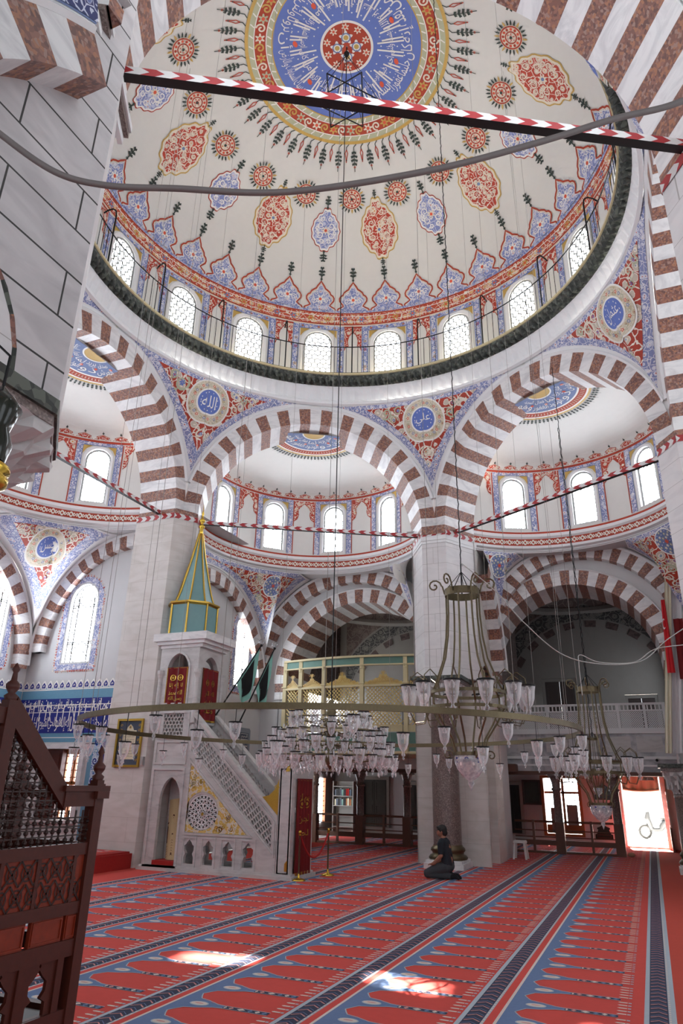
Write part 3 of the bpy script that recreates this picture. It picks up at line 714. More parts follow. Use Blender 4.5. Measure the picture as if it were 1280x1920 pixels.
    for i, wd in enumerate(('وهو', 'الغفور', 'الودود', 'ذو', 'العرش')):
        v, f_, w = text_mesh(wd); mb.add([cp(.92-.30*y, radians(64-32*i)-(x/w-.5)*radians(29), .022) for x, y in v], f_, 9)
        v, f_, w = text_mesh(('المجيد', 'فعال', 'لما', 'يريد', 'صدق')[i]); mb.add([cp(.60-.2*y, radians(64-32*i)-(x/w-.5)*radians(26), .022) for x, y in v], f_, 9)
        mb.add([cp(.66+.05*sin(t*pi/4), radians(50-32*i)+.06*cos(t*pi/4), .022) for t in range(8)], [tuple(range(8))], 10)
    struct(mb.build('half_dome', M(*OM)))
    # cornice of mouldings with a painted chain
    mb = MB()
    mb.lathe([(SR+.02, 8.62), (SR-.02, 8.56), (SR-.06, 8.54), (SR-.06, 8.47), (SR-.01, 8.42)], 90, 0, (c[0], c[1], 0), a0-lim, a0+lim)
    mb.lathe([(SR-.01, 8.42), (SR+.0, 8.22)], 90, 1, (c[0], c[1], 0), a0-lim, a0+lim)
    mb.lathe([(SR+.0, 8.22), (SR-.05, 8.20), (SR-.05, 8.13), (SR+.03, 8.09), (SR+.06, 8.02)], 90, 0, (c[0], c[1], 0), a0-lim, a0+lim)
    A = Art(mb, inn(SR, c))
    n = 46
    for i in range(n):
        u = (a0-lim+2*lim*(i+.5)/n)*SR; d = lim*SR/n
        A.stroke([(u-d, 8.25), (u-d*.3, 8.36), (u+d*.3, 8.28), (u+d, 8.39)], .035, 2, .012); A.stroke([(u-d, 8.39), (u-d*.3, 8.28), (u+d*.3, 8.36), (u+d, 8.25)], .035, 3, .014)
    struct(mb.build('half_dome_cornice', M('moulding', 'red_paint', 'white_paint', 'cream_paint')))

    if semi0 is None:
        wn += 1; semi0 = window('window_%d' % wn, cyl(SR, (0, 0)), dict(u=0., w=.33, b=8.74, s=10.02, a=.33), 'lattice', 'pane_frosted', .085, .012, .12, .2)
        semi0.location = (c[0], c[1], 0); semi0.rotation_euler[2] = a0+radians(-52.5); qs = (-17.5, 17.5, 52.5)
    else: qs = (-52.5, -17.5, 17.5, 52.5)
    for q in qs:
        wn += 1; e = dup(semi0, (c[0], c[1], 0), a0+radians(q)); e.name = 'window_%d' % wn
semi0 = None
for p in (120, 60, 180): half_dome(p)
for p in (0, 240, 300): half_dome(p, True)
# ------------------------------------------------------------------ floor, piers and the bays under the half domes
mb = MB(); mb.box(-12, 9, -16, 17.2, -.3, -.004); struct(mb.build('floor', M('marble_grey')))

def chevrons(mb, p0, p1, z0, z1, seg=.15, off=.006, m=(0, 1)):
    # red and white arrowheads along a face between two plan points
    dx, dy = p1[0]-p0[0], p1[1]-p0[1]; L = hypot(dx, dy); dx /= L; dy /= L; nx, ny = dy*off, -dx*off
    n = max(1, int(L/seg)); s = L/n; zm = (z0+z1)/2; k = s*.55
    q = lambda t, z: (p0[0]+dx*min(max(t, 0), L)+nx, p0[1]+dy*min(max(t, 0), L)+ny, z)
    for i in range(-1, n+1):
        for lo, hi, a, b in ((z0, zm, 0, k), (zm, z1, k, 0)):
            mb.quad(q(i*s+a, lo), q((i+1)*s+a, lo), q((i+1)*s+b, hi), q(i*s+b, hi), m[i % 2])
def rot2(p, deg): a = radians(deg); return (p[0]*cos(a)-p[1]*sin(a), p[0]*sin(a)+p[1]*cos(a))
def mirror_y(pts): return [(x, -y) for x, y in pts]
P2F = [(-.334, 6.678), (.334, 6.678), (.909, 7.674), (-.909, 7.674)]
def free_pier(sy, c, w, end, aw):
    # pier head carried in front by a column and behind by a wall pier, with a small arch between them
    ang = 0 if sy > 0 else 180
    fp = [rot2(p, ang) for p in P2F]
    mb = MB(); mb.prism(fp, 4.36, 8.20)
    for sx in (-1, 1):
        h = [dict(u=c, w=w, b=0., s=4.32, a=w)]
        P = lambda u, z, d, sx=sx: (sx*(.909-d), sy*u, z)
        holed_wall(mb, P, 7.60, end, 0., 8.20, h, 2 if aw else 0, .0)
        # arch stones round the opening
        for i in range(15):
            a, b = pi*i/15, pi*(i+1)/15; m = 3+(i % 2)
            for r0, r1, d0, d1 in ((w, w, -.012, .91),):
                p = [(c-w*cos(t), 4.32+w*sin(t)) for t in (a, b)]
                mb.quad(P(*p[0], d0), P(*p[1], d0), P(*p[1], d1), P(*p[0], d1), m)
    if aw: mb.quad((.909, sy*(c-w), 0), (-.909, sy*(c-w), 0), (-.909, sy*(c-w), 4.32), (.909, sy*(c-w), 4.32), 2)
    mb.quad((.909, sy*(c+w), 0), (-.909, sy*(c+w), 0), (-.909, sy*(c+w), 4.32), (.909, sy*(c+w), 4.32), 2)
    mb.quad((.909, sy*end, 0), (-.909, sy*end, 0), (-.909, sy*end, 8.2), (.909, sy*end, 8.2), 0)
    mb.prism([(x*1.05, y+(.04*sy if abs(y) > 7 else -.04*sy)) for x, y in fp], 8.02, 8.14, 5); mb.prism([(x*1.03, y+(.02*sy if abs(y) > 7 else -.02*sy)) for x, y in fp], 7.94, 8.02, 5)
    b = [fp[0], fp[1], fp[2]]; b2 = [fp[3], fp[0]]
    for p0, p1 in ((fp[3], fp[0]), (fp[0], fp[1]), (fp[1], fp[2])): chevrons(mb, p0, p1, 8.16, 8.30, .13, .012, (6, 7))
    mb.prism([(x*.97, y*.996) for x, y in fp], 8.20, 8.44, 1)
    return struct(mb.build('pier', M('ashlar', 'red_stone', 'ashlar_cream', 'red_stone', 'green_stone', 'moulding', 'rod_red', 'rod_white')))
def near_pier():
    sy = -1; fp = [rot2(p, 180) for p in P2F]; mb = MB(); mb.prism([(.33, -6.70), (-.33, -6.70), (-.9, -7.26), (-.9, -9.6), (.9, -9.6), (.9, -7.26)], 4.36, 8.0)
    c, w = 8.62, .95
    P = lambda u, z, d: (.915-d, -u, z)
    holed_wall(mb, P, 7.26, 14.5, 4.30, 9.5, [dict(u=c, w=w, b=4.30, s=4.32, a=1.02)], 2)
    for i in range(13):
        a, b = pi*i/13, pi*(i+1)/13; m = 3+(i % 2)
        p = [(c-w*cos(t), 4.32+1.02*sin(t)) for t in (a, b)]; q = [(c-(w-.30)*cos(t), 4.32+(1.02-.30)*sin(t)) for t in (a, b)]
        mb.quad(P(*p[0], 0), P(*p[1], 0), P(*q[1], .16), P(*q[0], .16), m); mb.quad(P(*q[0], .16), P(*q[1], .16), P(*q[1], 1.8), P(*q[0], 1.8), m)
    mb.prism([(x*.97, y*.996) for x, y in fp], 8.20, 8.44, 1); mb.prism([(x*1.05, y) for x, y in fp], 8.02, 8.14, 5)
    for p0, p1 in ((fp[3], fp[0]), (fp[0], fp[1]), (fp[1], fp[2])): chevrons(mb, p0, p1, 8.16, 8.30, .13, .012, (6, 7))
    mb.box(-.90, .905, -14.2, -9.6, -.012, 4.30, 2)
    # moulded string across the soffit foot of the near arch
    p0, p1 = fp[0], fp[3]; t = Vector((p1[0]-p0[0], p1[1]-p0[1], 0)).normalized(); nn = Vector((-t.y, t.x, 0))
    if nn.x < 0: nn = -nn
    for d, z0, z1, m in ((.05, 7.98, 8.08, 5), (.10, 8.08, 8.16, 8), (.12, 8.16, 8.24, 5)):
        a = Vector((p0[0], p0[1], 0)); b = Vector((p1[0], p1[1], 0))
        mb.prism([tuple((a-t*.05)[:2]), tuple((b+t*.1)[:2]), tuple((b+t*.1+nn*d)[:2]), tuple((a-t*.05+nn*d)[:2])], z0, z1, m)
    mb.prism([(.88, -7.70), (1.06, -7.70), (1.06, -7.52), (.88, -7.52)], 8.16, 8.34, 4)
    return struct(mb.build('pier', M('ashlar', 'red_stone', 'ashlar_big', 'green_stone', 'red_stone', 'moulding', 'rod_red', 'rod_white', 'granite')))
free_pier(1, 8.17, .50, 9.62, True)
near_pier()

def corner_pier(pts, cen, name='pier', mats=('ashlar_cream', 'red_stone', 'rod_red', 'rod_white', 'moulding')):
    mb = MB(); mb.prism(pts, -.012, 8.20, 0); mx, my = sum(p[0] for p in pts)/len(pts), sum(p[1] for p in pts)/len(pts); mb.prism([(mx+(x-mx)*.975, my+(y-my)*.975) for x, y in pts], 8.20, 8.44, 1)
    n = len(pts)
    for i in range(n): chevrons(mb, pts[i], pts[(i+1) % n], 8.16, 8.30, .13, .012, (2, 3))
    return struct(mb.build(name, M(*mats)))
P1F = [(-5.616, 3.628), (-6.19, 4.624), (-6.70, 4.9), (-7.15, 4.9), (-7.15, 3.05), (-5.95, 3.05)]
def ccw(p):
    a = sum(p[i][0]*p[(i+1) % len(p)][1]-p[(i+1) % len(p)][0]*p[i][1] for i in range(len(p)))
    return p if a > 0 else p[::-1]
corner_pier(ccw(P1F), 0); corner_pier(ccw(mirror_y(P1F)), 0)
corner_pier(ccw([(-x, y) for x, y in P1F]), 0, mats=('ashlar', 'red_stone', 'rod_red', 'rod_white', 'moulding')); corner_pier(ccw([(-x, -y) for x, y in P1F]), 0, mats=('ashlar', 'red_stone', 'rod_red', 'rod_white', 'moulding'))

# granite column with stalactite capital, brass collar and plinth
def column(loc, label, h=3.72, wide=0.):
    t = thing('column', label, 'column', loc)
    mb = MB(); mb.box(-.47, .47, -.47, .47, 0, .13); mb.box(-.43, .43, -.43, .43, .13, .19); mb.build('plinth', M('white_stone'), t)
    mb = MB(); mb.lathe([(.44, .19), (.46, .23), (.42, .28), (.37, .30), (.37, .34), (.41, .38), (.40, .43), (.35, .47), (.34, .50)], 40); mb.build('base_collar', M('brass'), t, True)
    mb = MB(); mb.lathe([(.335, .50), (.33, 2.0), (.315, h-.14), (.335, h-.12), (.335, h-.06), (.31, h-.04)], 40); mb.build('shaft', M('granite'), t, True)
    mb = MB(); rows = []
    for k, (r, z) in enumerate(((.33, h-.04), (.35, h+.06), (.42, h+.16), (.44, h+.26), (.53, h+.36), (.56, h+.46))):
        amp = .045 if k in (1, 2, 3, 4) else .01; sq = k/5
        row = []
        for i in range(64):
            a = 2*pi*i/64; s = 1/max(abs(cos(a)), abs(sin(a))); rr = r*(1+(min(s, 1.3)-1)*sq)+amp*(1 if (i//2+k) % 2 else -1)
            if wide: q = (0, .12, .45, .62, .9, 1.)[k]; rr = .33+(min(wide*s, 1.24/(abs(cos(a))+abs(sin(a))))-.33)*q+amp*1.3*(1 if (i//2+k) % 2 else -1)
            row.append((rr*cos(a), rr*sin(a), z))
        rows.append(row)
    mb.grid(rows, 0, True)
    for i in range(16): mb.box(-.025, .025, .45, .50, h+.06, h+.30, 0, Matrix.Rotation(2*pi*i/16, 4, 'Z'))
    if wide:
        o8 = lambda e: [(wide+e, -.34), (wide+e, .34), (.34, wide+e), (-.34, wide+e), (-wide-e, .34), (-wide-e, -.34), (-.34, -wide-e), (.34, -wide-e)]
        mb.prism(o8(0.), h+.46, h+.54, 1); mb.prism(o8(.03), h+.54, h+.66, 2)
    else: mb.box(-.60, .60, -.60, .60, h+.46, h+.54, 1); mb.box(-.66, .66, -.66, .66, h+.54, h+.63, 2)
    mb.build('capital', M('marble_grey', 'granite', 'green_stone'), t)
    return t
column((0, 7.06, 0), 'brown granite column with brass collar on white plinth, in front of central pier')
column((0, -7.60, 0), 'grey stalactite capital on column at left edge under near pier', 3.72, .90)

# the two far bays
def plane_y(Y): return lambda u, z, d=0.: (u, Y+d, z)
def plane_x(X, s=1): return lambda u, z, d=0.: (X-d*s, u, z)
def far_bay(cx, oc, orad, ozs, ic, irad, izs, x0, x1, nm):
    mb = MB()
    Pq = plane_y(9.14); off = lambda P, c: (lambda u, z, d=0.: P(u+c, z, d))
    voussoir_arch(mb, off(Pq, oc), orad-.38, orad-.38, orad, orad, ozs, max(3.9, ozs-.9), .28, 37, 9., (0, 1), (0, 1))
    rim(mb, off(Pq, oc), orad, orad, ozs, .10, .05, 2)
    voussoir_arch(mb, off(plane_y(9.37), ic), irad, irad, irad+.42, irad+.42, izs, izs-.5, 1.6, 31, 9., (0, 1), (3, 4))
    rim(mb, off(plane_y(9.37), ic), irad+.42, irad+.42, izs, .05, .03, 2)
    struct(mb.build('bay_arch', M('white_stone', 'red_stone', 'moulding', 'white_stone', 'red_stone')))
    mb = MB(); holed_wall(mb, plane_y(9.40), x0, x1, 0., 8.2, [dict(u=ic, w=irad+.02, b=0., s=izs, a=irad+.02)], 0, 0., 0)
    for sg in (-1, 1): mb.quad((ic+sg*irad, 9.38, 0), (ic+sg*irad, 10.95, 0), (ic+sg*irad, 10.95, izs-.5), (ic+sg*irad, 9.38, izs-.5), 0)
    struct(mb.build('wall_'+nm, M('white_plaster')))
far_bay(-3.2, -3.5, 3.3, 4.9, -3.25, 2.45, 4.75, -6.75, -.85, 'loge_bay')
far_bay(3.2, 3.45, 2.78, 5.5, 3.1, 2.25, 4.95, .85, 6.6, 'gallery_bay')
def side_arch(X, sgn, c, ao, zs, w, d, t0, t1, n, sy=1, first=0):
    mb = MB(); P = lambda u, z, dd=0.: (X-sgn*dd, sy*(u+c), z)
    voussoir_arch(mb, P, ao-w, ao-w, ao, ao, zs, zs, d, n, 9., (0, 1), None, t0, t1, first)
    rim(mb, P, ao, ao, zs, .08, .04, 2, 9., 40, t0, t1)
    return struct(mb.build('bay_arch', M('white_stone', 'red_stone', 'moulding')))
side_arch(1.25, 1, 5.9, 3.65, 4.35, .38, .36, radians(8), radians(60), 10)
side_arch(1.22, 1, 5.9, 3.65, 4.35, .40, .32, radians(5), radians(57), 10, -1)
side_arch(-6.4, 1, 5.9, 3.3, 4.27, .36, .24, radians(2), radians(120), 24)
# qibla wall beside the minbar, with one window
def painted_border(mb, P, h, m0, m1, grow=.05, w=.16):
    # scalloped floral border painted round a window
    o = arch_outline(h, 20, grow); g = arch_outline(h, 20, grow+w); o = o+o[:1]; g = g+g[:1]
    mb.grid([[P(x, y, -.008) for x, y in o], [P(x, y, -.008) for x, y in g]], m0)
    cx, cy = h['u'], (h['b']+h['s'])/2; pts = []
    for (ax, ay), (bx, by) in zip(g[:-1], g[1:]):
        k = max(1, int(hypot(bx-ax, by-ay)/.07))
        for i in range(k): pts.append((ax+(bx-ax)*i/k, ay+(by-ay)*i/k, bx-ax, by-ay))
    for x, y, dx, dy in pts:
        L = hypot(dx, dy) or 1; nx, ny = -dy/L, dx/L
        if (x-cx)*nx+(y-cy)*ny < 0: nx, ny = -nx, -ny
        mb.add([P(x-dx/L*.035, y-dy/L*.035, -.010), P(x+dx/L*.035, y+dy/L*.035, -.010), P(x+nx*.07, y+ny*.07, -.010)], [(0, 1, 2)], m1)
hq = dict(u=8.03, w=.40, b=4.52, s=6.22, a=.42)
mb = MB(); P = lambda u, z, d=0.: (-6.62-d, u, z); holed_wall(mb, P, 4.4, 9.42, 0., 8.3, [hq], 0, .4, 0)
painted_border(mb, P, hq, 1, 2)
struct(mb.build('wall_qibla', M('white_plaster', 'arab_blue', 'arab_red_fine')))
def fancy_window(name, P, h, dl=.10, dp=.24, pane='pane_frosted'):
    # plaster tracery with a clear middle light, scrolls above and below
    e = bpy.data.objects.new(name, None); COL.objects.link(e); struct(e)
    mb = MB(); A = Art(mb, lambda x, y, l=0.: P(x, y, dl-l)); o = arch_outline(h, 14); w, u = h['w'], h['u']
    A.stroke(o+o[:1], .05, 0, 0.)
    for k in (.56, .60): A.stroke([(u-w*k, h['b']), (u-w*k, h['s']+.1)], .028, 0, 0.); A.stroke([(u+w*k, h['b']), (u+w*k, h['s']+.1)], .028, 0, 0.)
    zt, zb = h['s']-.10, h['b']+.50
    for z in (zt, zt-.05, zb, zb+.05): A.stroke([(u-w, z), (u+w, z)], .028, 0, 0.)
    for sx in (-1, 1):
        for (x, y, r) in ((.2, zt+.18, .14), (.2, zt+.40, .10), (.18, zb-.16, .14), (.16, zb-.38, .11)): A.spiral(u+sx*x, y, r, 1.3, .028, 0, 0., 0, sx)
        for i in range(7): A.stroke([(u+sx*w*.58, zb+i*.26), (u+sx*w*.95, zb+i*.26+.13)], .020, 0, 0.)
    A.ring(u, zt+.30, .07, .09, 0, 0., 16); mb.build('tracery', M('lead_came'), e)
    pb = MB(); t = [P(x, y, dp) for x, y in o]; pb.add(t, [tuple(range(len(t)))]); pb.build('pane', M(pane), e); return e
wn += 1; fancy_window('window_%d' % wn, P, hq)

# mihrab recess
ap = MB(); P = lambda u, z, d=0.: (u, 3.60+d, z)
hw = dict(u=-9.05, w=.46, b=4.66, s=6.32, a=.48); hs = dict(u=-8.95, w=.62, b=.85, s=2.48, a=0.)
holed_wall(ap, P, -10.9, -6.9, 0., 8.3, [hw, hs], 0, .45, 0, 12)
painted_border(ap, P, hw, 2, 3)
Pb = lambda u, z, d=0.: (-10.70-d, u, z)
hb = [dict(u=2.15, w=.46, b=4.66, s=6.32, a=.48), dict(u=-2.15, w=.46, b=4.66, s=6.32, a=.48)]
holed_wall(ap, Pb, -3.7, 3.62, 0., 8.3, hb, 0, .45, 0)
for h in hb: painted_border(ap, Pb, h, 2, 3)
ap.quad((-10.9, -3.6, 0), (-6.9, -3.6, 0), (-6.9, -3.6, 8.3), (-10.9, -3.6, 8.3), 0)
struct(ap.build('wall_mihrab', M('white_plaster', 'brown_wood', 'arab_blue', 'arab_red_fine')))
wn += 1; fancy_window('window_%d' % wn, P, hw)
for h in hb: wn += 1; fancy_window('window_%d' % wn, Pb, h)
def offp(P, c): return lambda u, z, d=0.: P(u+c, z, d)
mb = MB(); voussoir_arch(mb, offp(lambda u, z, d=0.: (u, 3.40+d, z), -7.4), 2.72, 2.72, 3.05, 3.05, 4.95, 4.95, .2, 21, 9., (0, 1), None, radians(82), pi); rim(mb, offp(lambda u, z, d=0.: (u, 3.40+d, z), -7.4), 3.05, 3.05, 4.95, .09, .04, 2, 9., 40, radians(82), pi)
voussoir_arch(mb, lambda u, z, d=0.: (-10.5-d, u, z), 3.05, 3.05, 3.40, 3.40, 4.6, 4.5, .2, 37, 9., (0, 1)); rim(mb, lambda u, z, d=0.: (-10.5-d, u, z), 3.40, 3.40, 4.6, .09, .04, 2)
struct(mb.build('bay_arch', M('white_stone', 'red_stone', 'moulding')))

# pendentives of the bays
def rosette_art(ths, zc, r, cc):
    def art(mb, fn, lowf, top):
        av = []
        for th in ths:
            s = th*SR; av.append((s, zc, r)); A = Art(mb, true_scale(fn, s, SR, cc))
            A.ellipse(s, zc, r, r, 9, .04, 28); A.ellipse(s, zc, r*.9, r*.9, 7, .046, 28)
            for q, (rr, k) in enumerate(((.3, 6), (.55, 12), (.78, 16))):
                for i in range(k): A.flower(*pol((s, zc), r*rr, 2*pi*(i+q*.5)/k), r*.12, 5, (3, 6, 4)[(i+q) % 3], 4, .052)
            A.flower(s, zc, r*.2, 6, 5, 5, .056)
        for th in ths: scrolls(mb, fn, lowf, top, th*SR-2.2, th*SR+2.2, av, .05, .12, 46, int(th*10))
    return art
c = (-3.2, 5.54); pl = [dict(phi=90, ap=3.6, uc=.3, a=3.42, b=3.42, zs=4.9), dict(phi=180, ap=3.2, uc=-.36, a=3.40, b=3.40, zs=4.27), dict(phi=0, ap=1.95, uc=.36, a=3.75, b=3.75, zs=4.35)]
pendentive(c, SR, 8.03, pl, radians(45), radians(205), M(*PMAT), rosette_art((radians(50), radians(135.5)), 7.55, .31, c), 130, 12, .05, .12)
c = (3.2, 5.54); pl = [dict(phi=90, ap=3.6, uc=-.25, a=2.90, b=2.90, zs=5.5), dict(phi=180, ap=1.95, uc=-.36, a=3.75, b=3.75, zs=4.35), dict(phi=0, ap=3.2, uc=.36, a=3.4, b=3.4, zs=4.27)]
pendentive(c, SR, 8.03, pl, radians(-20), radians(131), M(*PMAT), rosette_art((radians(122.5), radians(39)), 7.62, .33, c), 130, 12, .05, .12)
c = (-6.4, 0.); pl = [dict(phi=90, ap=3.4, uc=1.0, a=3.12, b=3.12, zs=4.95), dict(phi=180, ap=4.1, uc=0., a=3.5, b=3.5, zs=4.6), dict(phi=270, ap=3.4, uc=-1.0, a=3.22, b=3.22, zs=4.95)]
def art(mb, fn, lowf, top):
    s = radians(142.3)*SR; medallion(mb, fn, s, 7.42, .44, 'حسن', .04, SR, (-6.4, 0))
    scrolls(mb, fn, lowf, top, s-2.2, s+2.2, [(s, 7.42, .43)], .05, .13, 60, 5)
pendentive(c, SR, 8.03, pl, radians(88), radians(272), M(*PMAT), art, 150, 12, .05, .12)
# the near bay keeps only the corner the photograph shows
c = (3.2, -5.54); pl = [dict(phi=180, ap=1.98, uc=.36, a=3.73, b=3.73, zs=4.35), dict(phi=270, ap=3.6, uc=.25, a=2.9, b=2.9, zs=5.5)]
def art(mb, fn, lowf, top):
    pass
pendentive(c, SR, 8.6, pl, radians(230), radians(262), M('moulding', 'slate_blue', 'arab_navy', 'blue_paint', 'cream_paint', 'orange_paint', 'pale_green_paint', 'slate_blue'), art, 60, 12, .015, .02)
# outer face above the near arch
mb = MB(); P = side(300, AOUT+.02); h = [dict(u=0., w=HALF+.04, b=8.2, s=ZSP, a=MAIN_BI+.04)]
holed_wall(mb, P, -4.6, 4.6, 8.2, 13.2, h, 0, 0., 0, 40)
N = 60
def fac(a, w, m, l): mb.grid([[P((HALF+a+s*w)*cos(pi*i/N), ZSP+(MAIN_BI+a+s*w)*sin(pi*i/N), l) for i in range(N+1)] for s in (0, 1)], m)
fac(.02, .16, 1, .006); fac(.19, .05, 2, .01); fac(.27, .02, 3, .01)
struct(mb.build('wall_near_arch', M('plaster', 'moulding', 'red_paint', 'dark_green_paint')))

# ------------------------------------------------------------------ tie rods with arrowhead paint
def tie_rod(phi, label):
    P = side(phi, 6.42); mb = MB(); h = .052; a = P(-HALF-.02, 0); b = P(HALF+.02, 0); o = side(phi, 6.42-h); i2 = side(phi, 6.42+h); z0, z1 = 8.30, 8.40
    u0_, u1_ = -HALF-.03, HALF+.03
    for F, G in ((o, 1), (i2, -1)):
        n = int((u1_-u0_)/.15); s = (u1_-u0_)/n; k = s*.6
        cl = lambda u: min(max(u, u0_), u1_)
        for i in range(-1, n+1):
            for lo, hi, d0, d1 in ((z0, (z0+z1)/2, 0, k), ((z0+z1)/2, z1, k, 0)):
                mb.quad(F(cl(u0_+i*s+d0), lo), F(cl(u0_+(i+1)*s+d0), lo), F(cl(u0_+(i+1)*s+d1), hi), F(cl(u0_+i*s+d1), hi), i % 2)
    mb.quad(o(u0_, z0), o(u1_, z0), i2(u1_, z0), i2(u0_, z0), 2); mb.quad(o(u0_, z1), o(u1_, z1), i2(u1_, z1), i2(u0_, z1), 0)
    return tag(mb.build('tie_rod', M('rod_red', 'rod_white', 'rod_black')), label, 'tie rod', 'iron tie rods across the arches')
tie_rod(300, 'red and white iron tie rod with black underside crossing near the top of the view')
tie_rod(120, 'red and white tie rod behind the gold finial of the minbar spire')
tie_rod(60, 'red and white tie rod rising to the right from central pier')
tie_rod(180, 'red and white tie rod at the left sloping down to the mihrab pier')

# ------------------------------------------------------------------ side galleries behind the far bays
YB = 16.5
mb = MB()
hl = [dict(u=1.66, w=.60, b=.32, s=2.14, a=0.), dict(u=4.28, w=.62, b=-.012, s=2.22, a=0.)]
holed_wall(mb, plane_y(YB), -7.2, 8., -.012, 2.45, hl, 0, .35, 1, 2)
struct(mb.build('wall_far_side', M('white_plaster', 'brown_wood')))
mb = MB(); holed_wall(mb, plane_y(YB), -7.2, 8., 2.45, 8.6, [dict(u=1.96, w=.62, b=2.95, s=5.6, a=0.), dict(u=4.70, w=.54, b=2.95, s=4.95, a=0.), dict(u=-2.2, w=.68, b=2.95, s=5.2, a=0.)], 0, .3, 1, 2)
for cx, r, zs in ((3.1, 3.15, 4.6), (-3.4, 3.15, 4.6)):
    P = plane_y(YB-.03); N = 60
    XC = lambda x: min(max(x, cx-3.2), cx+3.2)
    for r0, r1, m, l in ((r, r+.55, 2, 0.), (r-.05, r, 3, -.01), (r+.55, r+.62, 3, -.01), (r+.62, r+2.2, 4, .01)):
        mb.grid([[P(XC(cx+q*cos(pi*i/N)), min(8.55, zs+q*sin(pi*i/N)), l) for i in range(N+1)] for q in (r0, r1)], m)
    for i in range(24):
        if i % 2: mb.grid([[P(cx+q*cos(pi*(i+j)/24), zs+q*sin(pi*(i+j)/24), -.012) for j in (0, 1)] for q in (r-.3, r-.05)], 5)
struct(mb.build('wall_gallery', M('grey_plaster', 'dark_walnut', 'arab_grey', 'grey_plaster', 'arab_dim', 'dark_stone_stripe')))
mb = MB()
for cx in (3.1, -3.4):                             # domed vault of each gallery bay
    mb.grid([[(cx+3.4*cos(2*pi*i/36)*cos(pi/2*j/8), 13.4+3.1*sin(2*pi*i/36)*cos(pi/2*j/8), 8.2+1.2*sin(pi/2*j/8)) for i in range(37)] for j in range(9)], 0)
    mb.lathe([(3.05, 8.2), (3.0, 8.05), (3.1, 7.95)], 40, 1, (cx, 13.4, 0))
for x in (-6.9, -.5, .5, 6.6): mb.quad((x, 10.9, 5.), (x, YB, 5.), (x, YB, 8.6), (x, 10.9, 8.6), 0)
mb.quad((-7.2, 10.9, 8.6), (8, 10.9, 8.6), (8, YB, 8.6), (-7.2, YB, 8.6), 0)
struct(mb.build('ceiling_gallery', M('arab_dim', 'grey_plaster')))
mb = MB(); mb.box(.9, 7.6, 12.45, YB, 2.24, 2.46, 0); mb.box(-7., .9, 11.95, YB, 2.24, 2.46, 0)
struct(mb.build('ceiling_under_gallery', M('brown_wood')))
mb = MB()                                         # marble gallery fronts
mb.box(.6, 7.6, 12.38, 12.5, 2.26, 3.42, 0); mb.box(.6, 7.6, 12.33, 12.38, 3.34, 3.44, 1); mb.box(.6, 7.6, 12.34, 12.38, 2.62, 2.70, 1); mb.box(.6, 7.6, 12.35, 12.38, 2.42, 2.47, 1); mb.box(.6, 7.6, 12.36, 12.55, 2.16, 2.27, 2)
for i in range(6): mb.box(.95+i*.86, 1.65+i*.86, 12.372, 12.38, 2.82, 3.26, 3)
mb.box(-7., -.6, 11.9, 12.0, 2.28, 2.64, 1); mb.box(-7., -.6, 11.88, 12.04, 2.18, 2.28, 2)
struct(mb.build('wall_gallery_front', M('marble_veined', 'moulding', 'brown_wood', 'marble_grey')))
for x0, x1, d in ((-7.2, -7.0, 0), (6.6, 6.8, 0)):
    mb = MB(); mb.quad((x1 if x0 < 0 else x0, 9.3, 0), (x1 if x0 < 0 else x0, YB, 0), (x1 if x0 < 0 else x0, YB, 8.6), (x1 if x0 < 0 else x0, 9.3, 8.6), 0)
    struct(mb.build('wall_gallery_end', M('grey_plaster')))
# entrance side: far right wall with its gallery front and a fluted bracket
mb = MB(); mb.box(5.60, 5.75, 10.9, 16.5, 2.32, 8.6, 0); mb.box(6.45, 6.6, 4.4, 9.4, 0, 8.2, 0)
struct(mb.build('wall_entrance', M('white_plaster')))

# closing surfaces over the bays: flat vaults outside the ring of each half dome
mb = MB()
for phi in (0, 60, 120, 180, 240, 300):
    a0 = radians(phi); c = (6.4*cos(a0), 6.4*sin(a0))
    for z in (8.05, 8.62):
        r0, r1 = (SR+.02, 1.6) if z < 8.3 else (SR+.01, 2.6)
        mb.grid([[(c[0]+(r0+k*(r1*max(0., cos(radians(q)))+.02))*cos(a0+radians(q)), c[1]+(r0+k*(r1*max(0., cos(radians(q)))+.02))*sin(a0+radians(q)), z) for q in range(-92, 93, 4)] for k in (0, 1)], 0)
mb.quad((-7.2, 9.0, 8.66), (8, 9.0, 8.66), (8, 17, 8.66), (-7.2, 17, 8.66), 0)
mb.quad((-7.2, -9.0, 8.66), (8, -9.0, 8.66), (8, -15, 8.66), (-7.2, -15, 8.66), 0)
for x, y in ((-6.9, -5.4), (6.9, -5.4), (0, -8.6)): mb.quad((x-1.0, y-1.4, 8.64), (x+1.0, y-1.4, 8.64), (x+1.0, y+1.2, 8.64), (x-1.0, y+1.2, 8.64), 0)
for x, y in ((-6.9, 5.4), (6.9, 5.4), (0, 8.6)): mb.quad((x-1.0, y-1.2, 8.64), (x+1.0, y-1.2, 8.64), (x+1.0, y+1.4, 8.64), (x-1.0, y+1.4, 8.64), 0)
struct(mb.build('ceiling_bays', M('white_plaster')))

mb = MB(); mb.quad((-7.2, -15, -.05), (8, -15, -.05), (8, -15, 8.7), (-7.2, -15, 8.7)); mb.quad((-7.2, -15, -.05), (-7.2, -3.6, -.05), (-7.2, -3.6, 8.7), (-7.2, -15, 8.7)); mb.quad((7.9, -15, -.05), (7.9, 9.4, -.05), (7.9, 9.4, 8.7), (7.9, -15, 8.7))
struct(mb.build('wall_near_side', M('white_plaster')))

